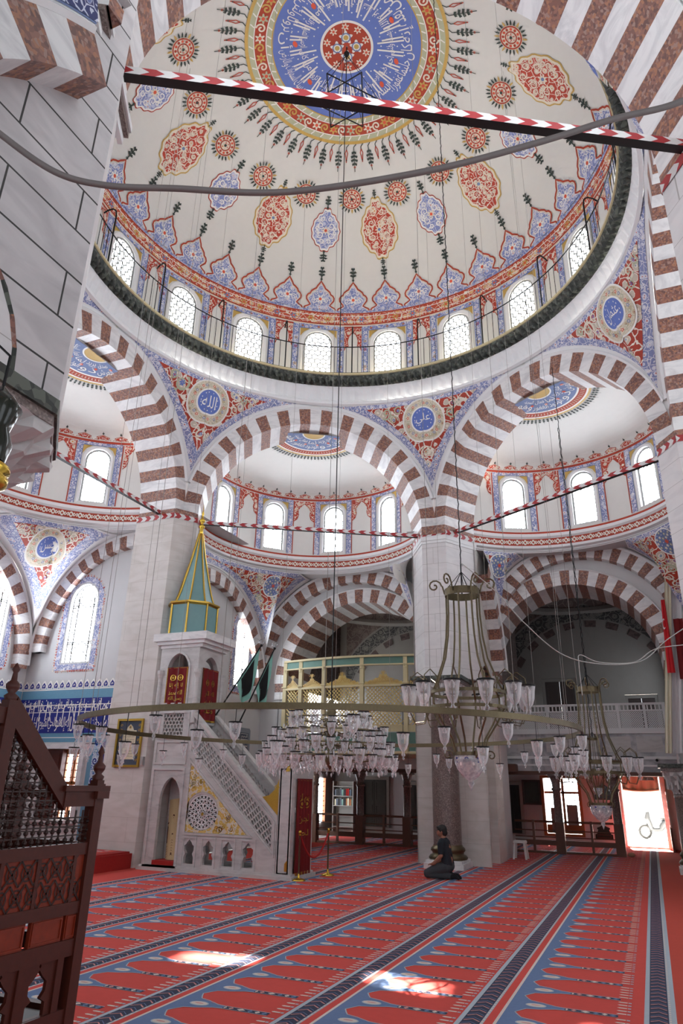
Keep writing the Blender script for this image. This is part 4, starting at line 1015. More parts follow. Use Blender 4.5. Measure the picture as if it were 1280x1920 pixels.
# glowing panes added on unseen walls as fill light for floor and galleries
lw = [dict(u=u, w=.9, b=1.2, s=4.6, a=.9) for u in (-5., -2., 1., 4., 6.6)]
def fill_window(P, h, pane='fill_pane_near'):
    global wn
    wn += 1; e = bpy.data.objects.new('window_%d' % wn, None); COL.objects.link(e); struct(e)
    mb = MB(); o = arch_outline(h, 10); mb.add([P(x, y, .06) for x, y in o], [tuple(range(len(o)))]); mb.build('pane', M(pane), e)
    mb = MB(); A = Art(mb, lambda x, y, l=0.: P(x, y, .10))
    for k in (-.3, .3): A.stroke([(h['u']+k, h['b']), (h['u']+k, h['s']+.8)], .04, 0, 0.)
    mb.build('frame', M('honey_wood'), e)
for h in lw: fill_window(lambda u, z, d=0.: (u, -15+d, z), h)
for u in (-13., -10., -6., -1., 3.5): fill_window(lambda u, z, d=0.: (7.9-d, u, z), dict(u=u, w=.9, b=1.0, s=4.4, a=.9))
fill_window(lambda u, z, d=0.: (-7.2+d, u, z), dict(u=-11.5, w=.9, b=1.2, s=4.6, a=.9)); fill_window(lambda u, z, d=0.: (-7.2+d, u, z), dict(u=-6.5, w=.9, b=1.2, s=4.6, a=.9))
for u in (13.4, 15.2): fill_window(lambda u, z, d=0.: (5.59-d, u, z), dict(u=u, w=.6, b=4.4, s=5.8, a=.6), 'fill_pane_gallery'); fill_window(lambda u, z, d=0.: (-7.0+d, u, z), dict(u=u+.9, w=.6, b=3.4, s=5.4, a=.6), 'pane_low')  # panes added on the gallery end walls to brighten the gallery
# ------------------------------------------------------------------ prayer carpet
def wb(mb, name, mats, parent, smooth=False):      # part drawn in room coordinates under an Empty standing elsewhere
    o = mb.build(name, mats, parent, smooth); l = parent.location; o.location = (-l.x, -l.y, -l.z)
    return o
mb = MB(); A = Art(mb, lambda u, v, l=0.: (u, v, .006+l))
A.rect(-6.4, -12, 5.3, 16.45, 0, 0.); A.rect(4.57, -12, 5.3, 16.45, 7, .001)
CP = .536
phase = [-3.26, -4.38, -5.07, -4.47, -2.75, -1.09, -1.0, -1.2]
def band(x0, dirn=1):
    y0, y1 = -9., 16.4
    A.rect(x0, y0, x0+.04, y1, 3, .001); A.rect(x0+.04, y0, x0+.19, y1, 2, .001); A.rect(x0+.19, y0, x0+.215, y1, 3, .001)
    n = int((y1-y0)/.13)
    for i in range(n):
        v = y0+.13*i
        A.stroke([(x0+.05, v), (x0+.115, v+.055), (x0+.18, v)], .015, 5, .002)
        A.stroke([(x0+.05, v+.045), (x0+.115, v+.10), (x0+.18, v+.045)], .008, 1, .002)
    for i in range(n*2): A.rect(x0+.195, y0+.065*i, x0+.21, y0+.065*i+.03, 4, .002)
for j in range(7):
    X = 2.92-1.31*j; band(X); A.rect(X+.215, -9, X+.285, 16.4, 6, .001)
    A.rect(X+.285, -9, X+.335, 16.4, 4, .001); A.rect(X+.31, -9, X+.345, 16.4, 1, .0012)
    k0 = int((-9.-phase[j])/CP); k1 = int((16.2-phase[j])/CP)
    for k in range(k0, k1+1):
        y = phase[j]+CP*k; q = CP
        half = [(.34, .5), (.395, .5), (.405, .43), (.425, .40), (.43, .33), (.455, .30), (.465, .25), (.505, .22), (.54, .195), (.585, .175), (.61, .135), (.65, .115), (.68, .08), (.77, .055), (.80, .045)]
        A.tess([(X+a, y-b*q) for a, b in half]+[(X+a, y+b*q) for a, b in half[::-1]], 1, .002)
        A.stroke([(X+.395, y-.5*q), (X+.43, y-.37*q), (X+.465, y-.26*q), (X+.56, y-.205*q), (X+.625, y-.145*q), (X+.69, y-.085*q), (X+.78, y-.06*q)], .011, 3, .003)
        A.stroke([(X+.395, y+.5*q), (X+.43, y+.37*q), (X+.465, y+.26*q), (X+.56, y+.205*q), (X+.625, y+.145*q), (X+.69, y+.085*q), (X+.78, y+.06*q)], .011, 3, .003)
        A.ellipse(X+.53, y, .09, .058, 3, .003, 14); A.ellipse(X+.53, y, .078, .044, 4, .004, 14); A.ellipse(X+.53, y, .045, .012, 5, .005, 8)
        A.rect(X+.77, y-.032, X+1.20, y+.032, 2, .0025); A.rect(X+.77, y-.04, X+1.2, y-.032, 3, .003); A.rect(X+.77, y+.032, X+1.2, y+.04, 3, .003)
        for i, (a, b, m) in enumerate(((.775, .80, 4), (.82, .87, 5), (.90, .98, 4), (1.0, 1.05, 1), (1.07, 1.12, 4), (1.13, 1.19, 1))):
            A.poly([(X+a, y), (X+(a+b)/2, y+.028), (X+b, y), (X+(a+b)/2, y-.028)], m, .0035)
        for i in range(5):
            yy = y+q*(.16+.17*i); A.poly([(X+1.18, yy), (X+1.20, yy-.014), (X+1.262, yy-.013), (X+1.262, yy+.013), (X+1.20, yy+.014)], 4, .002)
            A.rect(X+1.268, yy-.014, X+1.295, yy+.014, 3, .002)
A.rect(4.22, -9, 4.31, 16.4, 0, .0012)
band(4.32); A.rect(4.535, -9, 4.57, 16.4, 3, .0015)
tag(mb.build('carpet', M('carpet_red', 'carpet_blue', 'carpet_navy', 'carpet_pale', 'carpet_cream', 'carpet_pink', 'carpet_red', 'carpet_plain')), 'red prayer carpet with rows of niches and dark blue bands, covering the floor', 'carpet')

# raised carpeted step in front of the mihrab
t = thing('platform', 'low platform covered in plain red carpet beside the minbar foot', 'platform', (-8.2, 0, 0))
mb = MB(); mb.prism([(-10.65, -3.3), (-6.0, -3.3), (-5.93, -1.), (-5.95, 2.98), (-7.2, 3.02), (-7.2, 3.5), (-10.65, 3.5)], .0, .30); mb.prism([(-10.65, -3.3), (-6.03, -3.3), (-5.97, -1.), (-5.99, 2.94), (-7.2, 3.0), (-7.2, 3.5), (-10.65, 3.5)], .30, .335)
wb(mb, 'red_cover', M('red_cloth'), t)
mb = MB(); A = Art(mb, lambda u, v, l=0.: (u, v, .337+l)); A.rect(-10.3, -3.2, -6.25, 2.9, 0, 0.)
for i in range(24):
    y = -3.1+.25*i; A.rect(-10.2, y, -6.35, y+.05, 1+(i % 2), .001)
    for k in range(12): A.poly([(-10.1+.32*k, y+.15), (-10.0+.32*k, y+.20), (-9.9+.32*k, y+.15), (-10.0+.32*k, y+.1)], 2+(k % 2), .001)
wb(mb, 'top_rug', M('carpet_red', 'carpet_navy', 'carpet_blue', 'carpet_cream'), t)

# ------------------------------------------------------------------ minbar
def plate(mb, P, loops, d, m=0, ms=None):
    # flat slab with holes: loops of (u, v); front at depth 0, back at depth d
    tr = tessellate_polygon([[Vector((x, y, 0)) for x, y in lp] for lp in loops]); fl = [p for lp in loops for p in lp]
    mb.add([P(x, y, 0.) for x, y in fl]+[P(x, y, d) for x, y in fl], [tuple(a) for a in tr]+[tuple(i+len(fl) for i in a)[::-1] for a in tr], m)
    for lp in loops: mb.grid([[P(x, y, 0.) for x, y in lp], [P(x, y, d) for x, y in lp]], m if ms is None else ms, True)
def frame_strip(mb, P, pts, w, d, m=0, closed=True):
    # raised moulding following a closed outline
    N = len(pts); q = []
    for i in range(N):
        a, b, c = pts[i-1], pts[i], pts[(i+1) % N]
        d1 = Vector((b[0]-a[0], b[1]-a[1])).normalized(); d2 = Vector((c[0]-b[0], c[1]-b[1])).normalized(); n_ = Vector((-(d1.y+d2.y), d1.x+d2.x))
        n_ = n_.normalized()*w/max(.4, n_.normalized().dot(Vector((-d1.y, d1.x)))); q.append((b[0]+n_.x, b[1]+n_.y))
    mb.grid([[P(x, y, 0) for x, y in pts], [P(x, y, -d) for x, y in pts], [P(x, y, -d) for x, y in q], [P(x, y, 0) for x, y in q]], m, True)
def ogee(cx, b, w, h, n=6):
    # keyhole niche outline
    r = [(cx-w, b), (cx+w, b), (cx+w, b+h*.28), (cx+w*.72, b+h*.42), (cx+w, b+h*.56), (cx+w, b+h*.74), (cx+w*.62, b+h*.80), (cx+w*.5, b+h*.88), (cx, b+h)]
    return r+[(2*cx-x, y) for x, y in r[::-1][1:-2]]
def pointed(cx, b, w, sp, rise, n=8):
    r = [(cx+w, b)]+[(cx+w*cos(pi/2*i/n)**.9, sp+rise*(sin(pi/2*i/n)*.85+.15*(i/n)**2)) for i in range(n+1)]
    return [(cx-w, b)]+r[:-1]+[(cx, sp+rise)]+[(2*cx-x, y) for x, y in r[::-1][1:-1]]
t = thing('minbar', 'tall grey marble pulpit with stair, pierced balustrades and green spire', 'minbar', (-3.9, 3.5, 0))
FY = 3.0; BY = 3.98
Pf = lambda u, z, d=0.: (u, FY+d, z); Pk = lambda u, z, d=0.: (u, BY-d, z)
low = lambda x: .30+(2.42-.30)*(-2.46-x)/(4.76-2.46)         # lower edge of the balustrade
top = lambda x: low(x)+.86
mb = MB()
for P in (Pf, Pk):
    tower = [(-5.70, 0), (-4.76, 0), (-4.76, 2.42), (-4.76, 3.28), (-5.70, 3.28)]
    lat = [(-5.52, 2.72), (-4.98, 2.72), (-4.98, 3.22), (-5.52, 3.22)]
    plate(mb, P, [tower, pointed(-5.14, .16, .27, 1.35, .50), lat], .09)
    circ = [(-4.27+.40*cos(2*pi*i/36), 1.13+.40*sin(2*pi*i/36)) for i in range(36)]
    flank = [(-4.76, 0), (-2.46, 0), (-2.46, low(-2.46)), (-4.76, low(-4.76))]
    plate(mb, P, ([flank, circ] if P is Pf else [flank])+[ogee(-4.52+.475*i, .17, .12, .46) for i in range(4)], .09)
    frame_strip(mb, P, [(-4.70, .72), (-3.0, .72), (-4.70, 2.25)], .045, .025)
    for i in range(4): frame_strip(mb, P, [(-4.70+.475*i, .10), (-4.34+.475*i, .10), (-4.34+.475*i, .69), (-4.70+.475*i, .69)], .035, .02)
    frame_strip(mb, P, [(-5.66, .06), (-4.80, .06), (-4.80, 2.05), (-5.66, 2.05)], .05, .03); frame_strip(mb, P, [(-5.66, 2.12), (-4.80, 2.12), (-4.80, 2.62), (-5.66, 2.62)], .04, .025)
    frame_strip(mb, P, [(-5.66, 2.66), (-4.80, 2.66), (-4.80, 3.26), (-5.66, 3.26)], .04, .025)
mb.box(-5.78, -2.05, FY-.07, BY+.07, 0, .07); mb.box(-5.74, -2.1, FY-.03, BY+.03, .07, .11)
mb.quad((-5.45, FY+.42, 0), (-4.8, FY+.42, 0), (-4.8, FY+.42, 2.2), (-5.45, FY+.42, 2.2)); mb.quad((-5.70, FY, 0), (-5.70, BY, 0), (-5.70, BY, 3.28), (-5.70, FY, 3.28)); mb.quad((-4.77, FY+.05, 0), (-4.77, BY-.05, 0), (-4.77, BY-.05, 2.3), (-4.77, FY+.05, 2.3))
for i in range(10): mb.box(-2.46-.23*(i+1), -2.46-.23*i, FY+.08, BY-.08, .12+.22*i, .30+.225*i)
mb.box(-5.6, -4.76, FY+.08, BY-.08, 2.4, 2.5)
wb(mb, 'body', M('marble_grey'), t)
for P in (Pf, Pk):                                 # pierced balustrades
    mb = MB(); S = lambda u, z, d=0., P=P: P(u, z+low(u), d)
    plate(mb, S, [[(-4.76, 0), (-2.46, 0), (-2.46, .86), (-4.76, .86)], [(-4.66, .12), (-4.66, .62), (-2.58, .62), (-2.58, .12)]], .08)
    mb.grid([[S(x, .80, -.05) for x in (-4.8, -2.44)], [S(x, .88, -.05) for x in (-4.8, -2.44)], [S(x, .88, .13) for x in (-4.8, -2.44)], [S(x, .80, .13) for x in (-4.8, -2.44)]], 0)
    frame_strip(mb, S, [(-4.72, .04), (-2.50, .04), (-2.50, .70), (-4.72, .70)], .03, .02)
    hex_lattice(mb, lambda u, z, d: S(u, z, .04+d), dict(u=-3.62, w=1.06, b=.10, s=.64, a=0.), .052, .024, .05)
    wb(mb, 'balustrade', M('marble_grey'), t)
    mb = MB(); hex_lattice(mb, lambda u, z, d, P=P: P(u, z, .04+d), dict(u=-5.25, w=.29, b=2.70, s=3.24, a=0.), .052, .022, .05); wb(mb, 'tower_lattice', M('marble_grey'), t)
mb = MB()                                          # gilded triangle round the rosette
plate(mb, lambda u, z, d=0.: Pf(u, z, -.012+d), [[(-4.65, .77), (-3.15, .77), (-4.65, 2.13)], [(-4.27+.41*cos(2*pi*i/36), 1.19+.38*sin(2*pi*i/36)) for i in range(36)]], .01)
A = Art(mb, lambda u, z, l=0.: Pf(u, z, -.014-l))
R = random.Random(3)
for _ in range(150):
    x, z = R.uniform(-4.6, -3.2), R.uniform(.82, 2.0)
    if z > 2.08-(x+4.65)*.9 or hypot(x+4.27, z-1.19) < .50: continue
    A.spiral(x, z, R.uniform(.05, .08), 1.2, .016, R.choice((1, 1, 2)), .002, R.uniform(0, 6), R.choice((-1, 1)), 10)
wb(mb, 'gilded_panel', M('arab_gold', 'gold', 'cream_paint'), t)
mb = MB(); P = lambda u, z, d=0.: Pf(-4.27+u, 1.13+z, .02+d); A = Art(mb, lambda u, z, l=0.: P(u, z, -l))
A.ring(0, 0, .37, .41, 0, 0.)
for r, k, o in ((.10, 9, 0), (.20, 12, .5), (.29, 18, 0), (.37, 24, .5)):
    for i in range(k):
        a = 2*pi*(i+o)/k; r0 = r-.10
        for s in (-1, 1): A.stroke([pol((0, 0), r0, a), pol((0, 0), r-.04, a+s*pi/k*.7), pol((0, 0), r+.01, a+s*pi/k)], .02, 0, 0.)
    A.ring(0, 0, r-.012, r+.008, 0, .002, 32)
A.flower(0, 0, .045, 6, 1, 1, .004); wb(mb, 'rosette', M('white_stone', 'gold'), t)
# portal
mb = MB(); Pp = lambda u, z, d=0.: (-2.14-d, u, z)
plate(mb, Pp, [[(FY-.02, 0), (BY+.02, 0), (BY+.02, 2.16), (FY-.02, 2.16)], [(FY+.14, .06), (BY-.14, .06), (BY-.14, 1.86), (FY+.14, 1.86)]], .30)
mb.box(-2.50, -2.10, FY-.06, BY+.06, 2.16, 2.22); mb.box(-2.47, -2.12, FY-.03, BY+.03, 2.10, 2.16)
frame_strip(mb, lambda u, z, d=0.: (-2.14+-d, u, z), [(FY+.10, .04), (BY-.10, .04), (BY-.10, 1.90), (FY+.10, 1.90)], .04, -.03)
frame_strip(mb, Pf, [(-2.42, .10), (-2.16, .10), (-2.16, 2.06), (-2.42, 2.06)], .03, .02)
wb(mb, 'portal', M('marble_grey'), t)
mb = MB(); A = Art(mb, lambda u, z, l=0.: Pf(u, z, -.03-l)); A.tess([(-2.62, 1.28), (-2.44, 1.16), (-2.44, 1.86), (-2.52, 1.66), (-2.66, 1.54), (-2.84, 1.50)], 0, 0.)
for x, z in ((-2.52, 1.5), (-2.56, 1.38), (-2.49, 1.68)): A.spiral(x, z, .06, 1.3, .018, 0, .004)
wb(mb, 'gilded_corner', M('gold'), t)
for q in ([(-2.24, .16), (-2.18, .16), (-2.18, .36), (-2.24, .30)], [(-2.30, 2.0), (-2.2, 2.0), (-2.2, 2.14), (-2.26, 2.10)]):
    mb = MB(); A = Art(mb, lambda u, z, l=0.: Pf(u, z, -.03-l)); A.poly(q, 0, 0.); wb(mb, 'gilded_leaf', M('gold'), t)
# kiosk, canopy, spire
mb = MB(); KX0, KX1, KY1 = -5.80, -4.72, 4.05
plate(mb, lambda u, z, d=0.: (u, FY+d, z), [[(KX0, 3.28), (KX1, 3.28), (KX1, 4.78), (KX0, 4.78)], pointed(-5.26, 3.36, .30, 4.20, .38)], .12)
plate(mb, lambda u, z, d=0.: (KX1+.004-d, u, z), [[(FY+.006, 3.0), (KY1-.006, 3.0), (KY1-.006, 4.775), (FY+.006, 4.775)], pointed(3.52, 3.05, .33, 4.15, .40)], .12)
plate(mb, lambda u, z, d=0.: (u, KY1-d, z), [[(KX0, 2.5), (KX1, 2.5), (KX1, 4.78), (KX0, 4.78)], pointed(-5.26, 3.36, .30, 4.20, .38)], .12)
for x, y in ((KX1, FY), (KX1, KY1), (KX0+.06, FY)):
    mb.lathe([(.07, 3.0), (.06, 3.4), (.055, 4.0), (.09, 4.12), (.09, 4.2)], 10, 0, (x, y, 0))
for ang, (cx, cz) in ((0, (-5.26, 4.2)),): frame_strip(mb, Pf, pointed(-5.26, 3.4, .34, 4.22, .42), .05, .03)
wb(mb, 'kiosk', M('marble_grey'), t)
mb = MB(); a0, a1, b0, b1 = -5.98, -4.48, 2.86, 4.2
for x0, x1, y0, y1, z0, z1 in ((a0+.16, a1-.16, b0+.12, b1-.12, 4.72, 4.80), (a0+.08, a1-.08, b0+.06, b1-.06, 4.80, 4.88), (a0, a1, b0, b1, 4.88, 5.06)): mb.box(x0, x1, y0, y1, z0, z1)
o = wb(mb, 'canopy_slab', M('white_stone'), t)
SX, SY = -5.37, 3.5
mb = MB(); oct_ = lambda r, z: [(SX+r*cos(pi/8+pi/4*i), SY+r*sin(pi/8+pi/4*i), z) for i in range(8)]
mb.grid([oct_(.60, 5.06), oct_(.60, 5.82)], 0, True); mb.grid([oct_(.50, 5.86), oct_(.40, 6.15), oct_(.30, 6.55), oct_(.16, 7.15), oct_(.04, 7.78)], 0, True)
wb(mb, 'spire', M('teal_lead'), t)
mb = MB()
for i in range(8):
    a = pi/8+pi/4*i; c_ = (cos(a), sin(a)); mb.tube([(SX+.61*c_[0], SY+.61*c_[1], 5.06), (SX+.61*c_[0], SY+.61*c_[1], 5.82)], .025, 6)
    mb.tube([(SX+r*c_[0], SY+r*c_[1], z) for r, z in ((.51, 5.86), (.41, 6.15), (.31, 6.55), (.17, 7.15), (.05, 7.78))], .022, 6)
mb.grid([oct_(.60, 5.78), oct_(.66, 5.82), oct_(.66, 5.86), oct_(.50, 5.88)], 0, True)
wb(mb, 'gilt_ribs', M('gold'), t)
mb = MB(); mb.lathe([(.05, 7.74), (.045, 7.92), (.075, 7.96), (.08, 8.0), (.04, 8.04), (.035, 8.08), (.07, 8.12), (.075, 8.17), (.03, 8.22), (.02, 8.30), (.035, 8.34), (.012, 8.42), (.003, 8.6)], 14, 0, (SX, SY, 0))
wb(mb, 'finial', M('bright_gold'), t, True)
# cloths and curtain
def cloth(name, P, w, h, label, cat, mat, wave=.02, n=6, text=None, group=None, gold=True):
    mb = MB(); N = 28; fn = lambda u, v, l=0.: P(u, v, wave*sin(n*2*pi*(u/w))*(.6+.4*(1-v/h))-l)
    mb.grid([[fn(w*i/N, h*j/8) for i in range(N+1)] for j in range(9)], 0); mb.grid([[fn(w*i/N, h*j/8, -.012) for i in range(N+1)] for j in range(9)], 0)
    A = Art(mb, fn)
    if gold:
        for e, q in ((.03, .012), (.05, .006)): A.stroke([(w*e, h*.02), (w*(1-e), h*.02), (w*(1-e), h*.98), (w*e, h*.98)], q, 1, .004, True)
        for x in (.33, .67): A.ring(w*x, h*.73, w*.09, w*.12, 1, .005, 18); A.ellipse(w*x, h*.73, w*.05, w*.05, 1, .005, 8)
        for (wd, y0, y1) in (text or ()): art_text(mb, fn, wd, w*.2, h*y0, w*.8, h*y1, 1, .006)
        A.rect(w*.02, 0, w*.98, h*.03, 1, .006, 10)
    return tag(mb.build(name, M(mat, 'gold')), label, cat, group)
cloth('hanging', lambda u, z, d=0.: (-5.56+u, FY-.03+d, 3.36+z), .60, .90, 'red hanging with gold lettering in the front arch of the minbar kiosk', 'hanging', 'dark_red_velvet', .012, 3, (('لا إله إلا', .46, .60), ('الله محمد', .30, .42), ('رسول الله', .14, .27)))
cloth('hanging', lambda u, z, d=0.: (KX1+.03-d, 3.18+u, 3.06+z), .66, 1.2, 'darker red hanging in the right-hand arch of the minbar kiosk', 'hanging', 'dark_red_velvet', .02, 3, (('الله اكبر', .46, .58), ('ماشاء الله', .30, .40), ('محمد', .16, .25)))
cloth('curtain', lambda u, z, d=0.: (-2.10-d, 3.14+u, .07+z), .72, 1.80, 'dark red velvet curtain with gold letters hung in the minbar doorway', 'curtain', 'dark_red_velvet', .02, 5, (('بسم الله', .74, .84), ('الرحمن', .52, .62), ('الرحيم', .36, .46)))
# rug strips leaning in the tall niche and the red cushion below
t = thing('prayer_rug', 'rolled beige and brown prayer rug leaning in the tall niche of the minbar', 'rug', (-5.1, 3.25, .12))
mb = MB(); X = Matrix.Translation((-5.08, 3.22, .14)) @ Matrix.Rotation(radians(-7), 4, 'Y') @ Matrix.Rotation(radians(-8), 4, 'X')
rows = []
for j in range(17): rows.append([(-.17+.34*i/10, .05*sin(pi*i/10)*-1., 1.28*j/16) for i in range(11)])
mb.grid(rows, 0, False, X); mb.grid([[(x, y+.015, z) for x, y, z in r] for r in rows], 0, False, X)
A = Art(mb, lambda u, v, l=0.: tuple(X @ Vector((u, -.05*sin(pi*(u+.17)/.34)-.004-l, v))))
A.tess([(-.17, .38), (0, .56), (.17, .38), (.17, .74), (0, .90), (-.17, .74)], 1, 0.); A.stroke([(-.17, .78), (0, .95), (.17, .78)], .03, 1, .001); A.tess([(-.1, 0), (.1, 0), (0, .2)], 1, 0.)
for i in range(6): A.stroke([(-.16, .06+.05*i), (0, .2+.05*i), (.16, .06+.05*i)], .008, 1, .001)
wb(mb, 'pile', M('rug_beige', 'rug_brown'), t)
mb = MB(); mb.box(-5.42, -4.87, 2.98, 3.38, .115, .20); tag(mb.build('cushion', M('red_cloth')), 'flat red cushion lining the foot of the tall minbar niche', 'cushion')

# mosque standards on the stair
def standard(p0, p1, k0, k1, drop, label):
    t = thing('banner', label, 'banner', p0); p0, p1 = Vector(p0), Vector(p1)
    mb = MB(); mb.tube([p0, p1], .018, 8); d = (p1-p0).normalized(); mb.sphere(tuple(p1), .035, 6, 0); wb(mb, 'pole', M('iron'), t)
    a, b = p0.lerp(p1, k0), p0.lerp(p1, k1)
    def F(u, v, l=0.):
        p = a.lerp(b, u); sag = drop*v*(.55+.9*u*(1.25-u)); w = .05*sin(7*u+3*v)+.03*sin(13*u)
        q = 1-.35*v
        c_ = a.lerp(b, .55); p = c_+(p-c_)*q
        return (p.x+w*v, p.y-.5*w*v-l, p.z-sag)
    mb = MB(); mb.grid([[F(i/14, j/10) for i in range(15)] for j in range(11)], 0); wb(mb, 'cloth', M('flag_teal'), t, True)
    mb = MB(); mb.grid([[F(.2+.62*i/10, .12+.72*j/8, .015) for i in range(11)] for j in range(9)], 0); mb.grid([[F(.2+.62*i/10, .12+.72*j/8, -.015) for i in range(11)] for j in range(9)], 0); wb(mb, 'dark_field', M('flag_black'), t, True)
    mb = MB(); h = p1; mb.tube([tuple(h+Vector((.0, 0, .02))+Vector((.07*cos(a_), 0, .07*sin(a_)+.07))) for a_ in [pi*1.5-2.2*pi/2+2.2*pi*i/14*.75 for i in range(15)]], .010, 6); wb(mb, 'crescent_hook', M('steel'), t)
standard((-5.05, 3.75, 2.62), (-3.76, 4.2, 4.91), .60, .97, .95, 'left of two black and green banners on poles over the minbar stair')
standard((-4.55, 3.85, 2.0), (-3.55, 4.5, 4.88), .66, .97, .98, 'right of two black and green banners, its pole ending in a hook')
# ------------------------------------------------------------------ wall pictures and signs by the mihrab
t = thing('picture', 'gold framed calligraphy panel hung on the stone pier left of the minbar', 'picture', (-6.46, 3.04, 2.05))
P = lambda u, z, l=0.: (u, 3.035-l, z)
mb = MB(); plate(mb, lambda u, z, d=0.: (u, 3.0+d, z), [[(-6.84, 2.05), (-6.10, 2.05), (-6.10, 3.12), (-6.84, 3.12)], [(-6.79, 2.10), (-6.15, 2.10), (-6.15, 3.07), (-6.79, 3.07)]], .045); wb(mb, 'frame', M('gold'), t)
mb = MB(); A = Art(mb, P); A.rect(-6.80, 2.09, -6.14, 3.08, 0, 0.); A.rect(-6.66, 2.22, -6.28, 2.86, 1, .003); A.poly([(-6.58, 2.86), (-6.36, 2.86), (-6.40, 2.94), (-6.47, 3.0), (-6.54, 2.94)], 1, .003); A.flower(-6.47, 2.93, .05, 6, 2, 0, .005)
for i in range(9): art_text(mb, P, ('بسم الله الرحمن', 'ذلك الكتاب لا', 'يومنون بالغيب', 'الصلوة ومما')[i % 4], -6.62, 2.76-.062*i, -6.32, 2.80-.062*i, 0, .005)
for i in range(8):
    for x in (-6.73, -6.21): A.spiral(x, 2.2+.11*i, .035, 1.2, .010, 2, .003)
wb(mb, 'sheet', M('slate_dark', 'paper', 'gold'), t)
mb = MB(); mb.box(-6.03, -5.96, 2.97, 3.06, 2.10, 2.28); mb.box(-6.02, -5.97, 2.965, 2.97, 2.13, 2.25); tag(mb.build('switch_box', M('grey_box')), 'small grey electrical box on the stone pier beside the framed calligraphy', 'box')
t = thing('plaque', 'blue-grey rounded sign with white Arabic lettering on the wall behind the stair', 'sign', (-6.6, 8.15, 2.5))
P = lambda u, z, l=0.: (-6.60+l, u, z)
mb = MB(); plate(mb, lambda u, z, d=0.: (-6.55-d, u, z), [[(7.55+.06, 2.5), (8.75-.06, 2.5), (8.75, 2.56), (8.75, 3.26), (8.69, 3.32), (7.61, 3.32), (7.55, 3.26), (7.55, 2.56)]], .06); wb(mb, 'board', M('slate_sign'), t)
mb = MB(); P = lambda u, z, l=0.: (-6.545+l, u, z); A = Art(mb, P); A.rect(7.66, 2.6, 8.64, 3.18, 0, .0)
for i in range(3):
    for k in range(2): A.stroke([(7.70+.48*k, 2.63+.18*i), (8.12+.48*k, 2.63+.18*i), (8.12+.48*k, 2.79+.18*i), (7.70+.48*k, 2.79+.18*i)], .012, 1, .002, True); art_text(mb, P, ('لا إله إلا', 'محمد رسول', 'الله اكبر', 'بسم الله', 'الرحمن', 'الرحيم')[i*2+k], 7.74+.48*k, 2.65+.18*i, 8.08+.48*k, 2.77+.18*i, 1, .003)
wb(mb, 'lettering', M('slate_dark', 'white_paint'), t)

# ------------------------------------------------------------------ tiles of the mihrab walls
def tile_panel(name, P, x0, x1, lines):
    mb = MB(); A = Art(mb, P); L = x1-x0
    A.rect(x0, 2.64, x1, 4.02, 0, .01, max(1, int(L)), 2); A.rect(x0, 2.86, x1, 3.72, 1, .014, max(1, int(L)), 2)
    n = int(L/.20)
    for i in range(n):                              # leaf crest along the top
        x = x0+L*(i+.5)/n; A.poly([(x-.09, 3.98), (x+.09, 3.98), (x+.10, 4.06), (x+.06, 4.14), (x, 4.20), (x-.06, 4.14), (x-.10, 4.06)], 2, .012); A.poly([(x-.06, 4.0), (x+.06, 4.0), (x+.065, 4.07), (x, 4.15), (x-.065, 4.07)], 1, .016); A.spiral(x, 4.05, .03, 1., .012, 2, .02)
    A.rect(x0, 3.94, x1, 3.97, 2, .016); A.rect(x0, 2.74, x1, 2.76, 2, .016)
    for (z0, z1, words) in lines:
        tot = sum(text_mesh(w)[2]+.25 for w in words); x = x1-.05
        for w in words:
            d = (text_mesh(w)[2]+.25)/tot*(L-.1); art_text(mb, P, w, x-d*.96, z0, x, z1, 2, .022); x -= d
    A.rect(x0+.1, 3.545, x1-.08, 3.565, 2, .02); A.rect(x0+.1, 3.37, x1-.2, 3.385, 2, .02)
    R = random.Random(int(L*10))
    for i in range(int(L*5)):                       # tall strokes of the script
        x = x0+.1+(L-.2)*(i+R.random()*.5)/int(L*5); A.stroke([(x, 3.16), (x+.01, 3.50+.16*R.random())], .028, 2, .02)
        if i % 4 == 0: A.stroke([(x, 3.66), (x+.22, 3.12)], .02, 2, .02)
        A.ellipse(x+.06, 3.62, .02, .014, 3, .02, 5)
    return struct(mb.build(name, M('turquoise_tile', 'cobalt_tile', 'white_paint', 'turquoise_tile')))
tile_panel('trim_1', lambda u, z, l=0.: (u, 3.60-l, z), -10.68, -7.16, [(2.90, 3.26, 'بسم الله الرحمن الرحيم الله لا إله إلا هو الحي القيوم لا تأخذه سنة'.split()), (3.40, 3.70, 'ولا نوم له ما في السماوات وما في الأرض من ذا الذي يشفع'.split())])
tile_panel('trim_2', lambda u, z, l=0.: (-10.70+l, u, z), -1.2, 3.58, [(2.90, 3.26, 'عنده إلا بإذنه يعلم ما بين أيديهم وما خلفهم'.split()), (3.40, 3.70, 'ولا يحيطون بشيء من علمه إلا بما شاء'.split())])
mb = MB(); A = Art(mb, lambda u, z, l=0.: (u, 3.60-l, z)); A.rect(-8.12, .33, -7.16, 2.62, 1, .008); A.rect(-7.98, .4, -7.24, 2.58, 0, .012)
for i in range(5):
    z = .65+.45*i; A.poly([(-7.61, z+.24), (-7.45, z+.1), (-7.45, z-.1), (-7.61, z-.24), (-7.77, z-.1), (-7.77, z+.1)], 2, .016); A.flower(-7.61, z, .1, 6, 3, 1, .02)
    for sx in (-1, 1): A.spiral(-7.61+sx*.27, z+.2, .09, 1.3, .03, 2, .016, 0, sx); A.flower(-7.61+sx*.27, z-.02, .06, 5, 1, 3, .018)
struct(mb.build('trim_3', M('tile_floral', 'turquoise_tile', 'cobalt_tile', 'white_paint')))
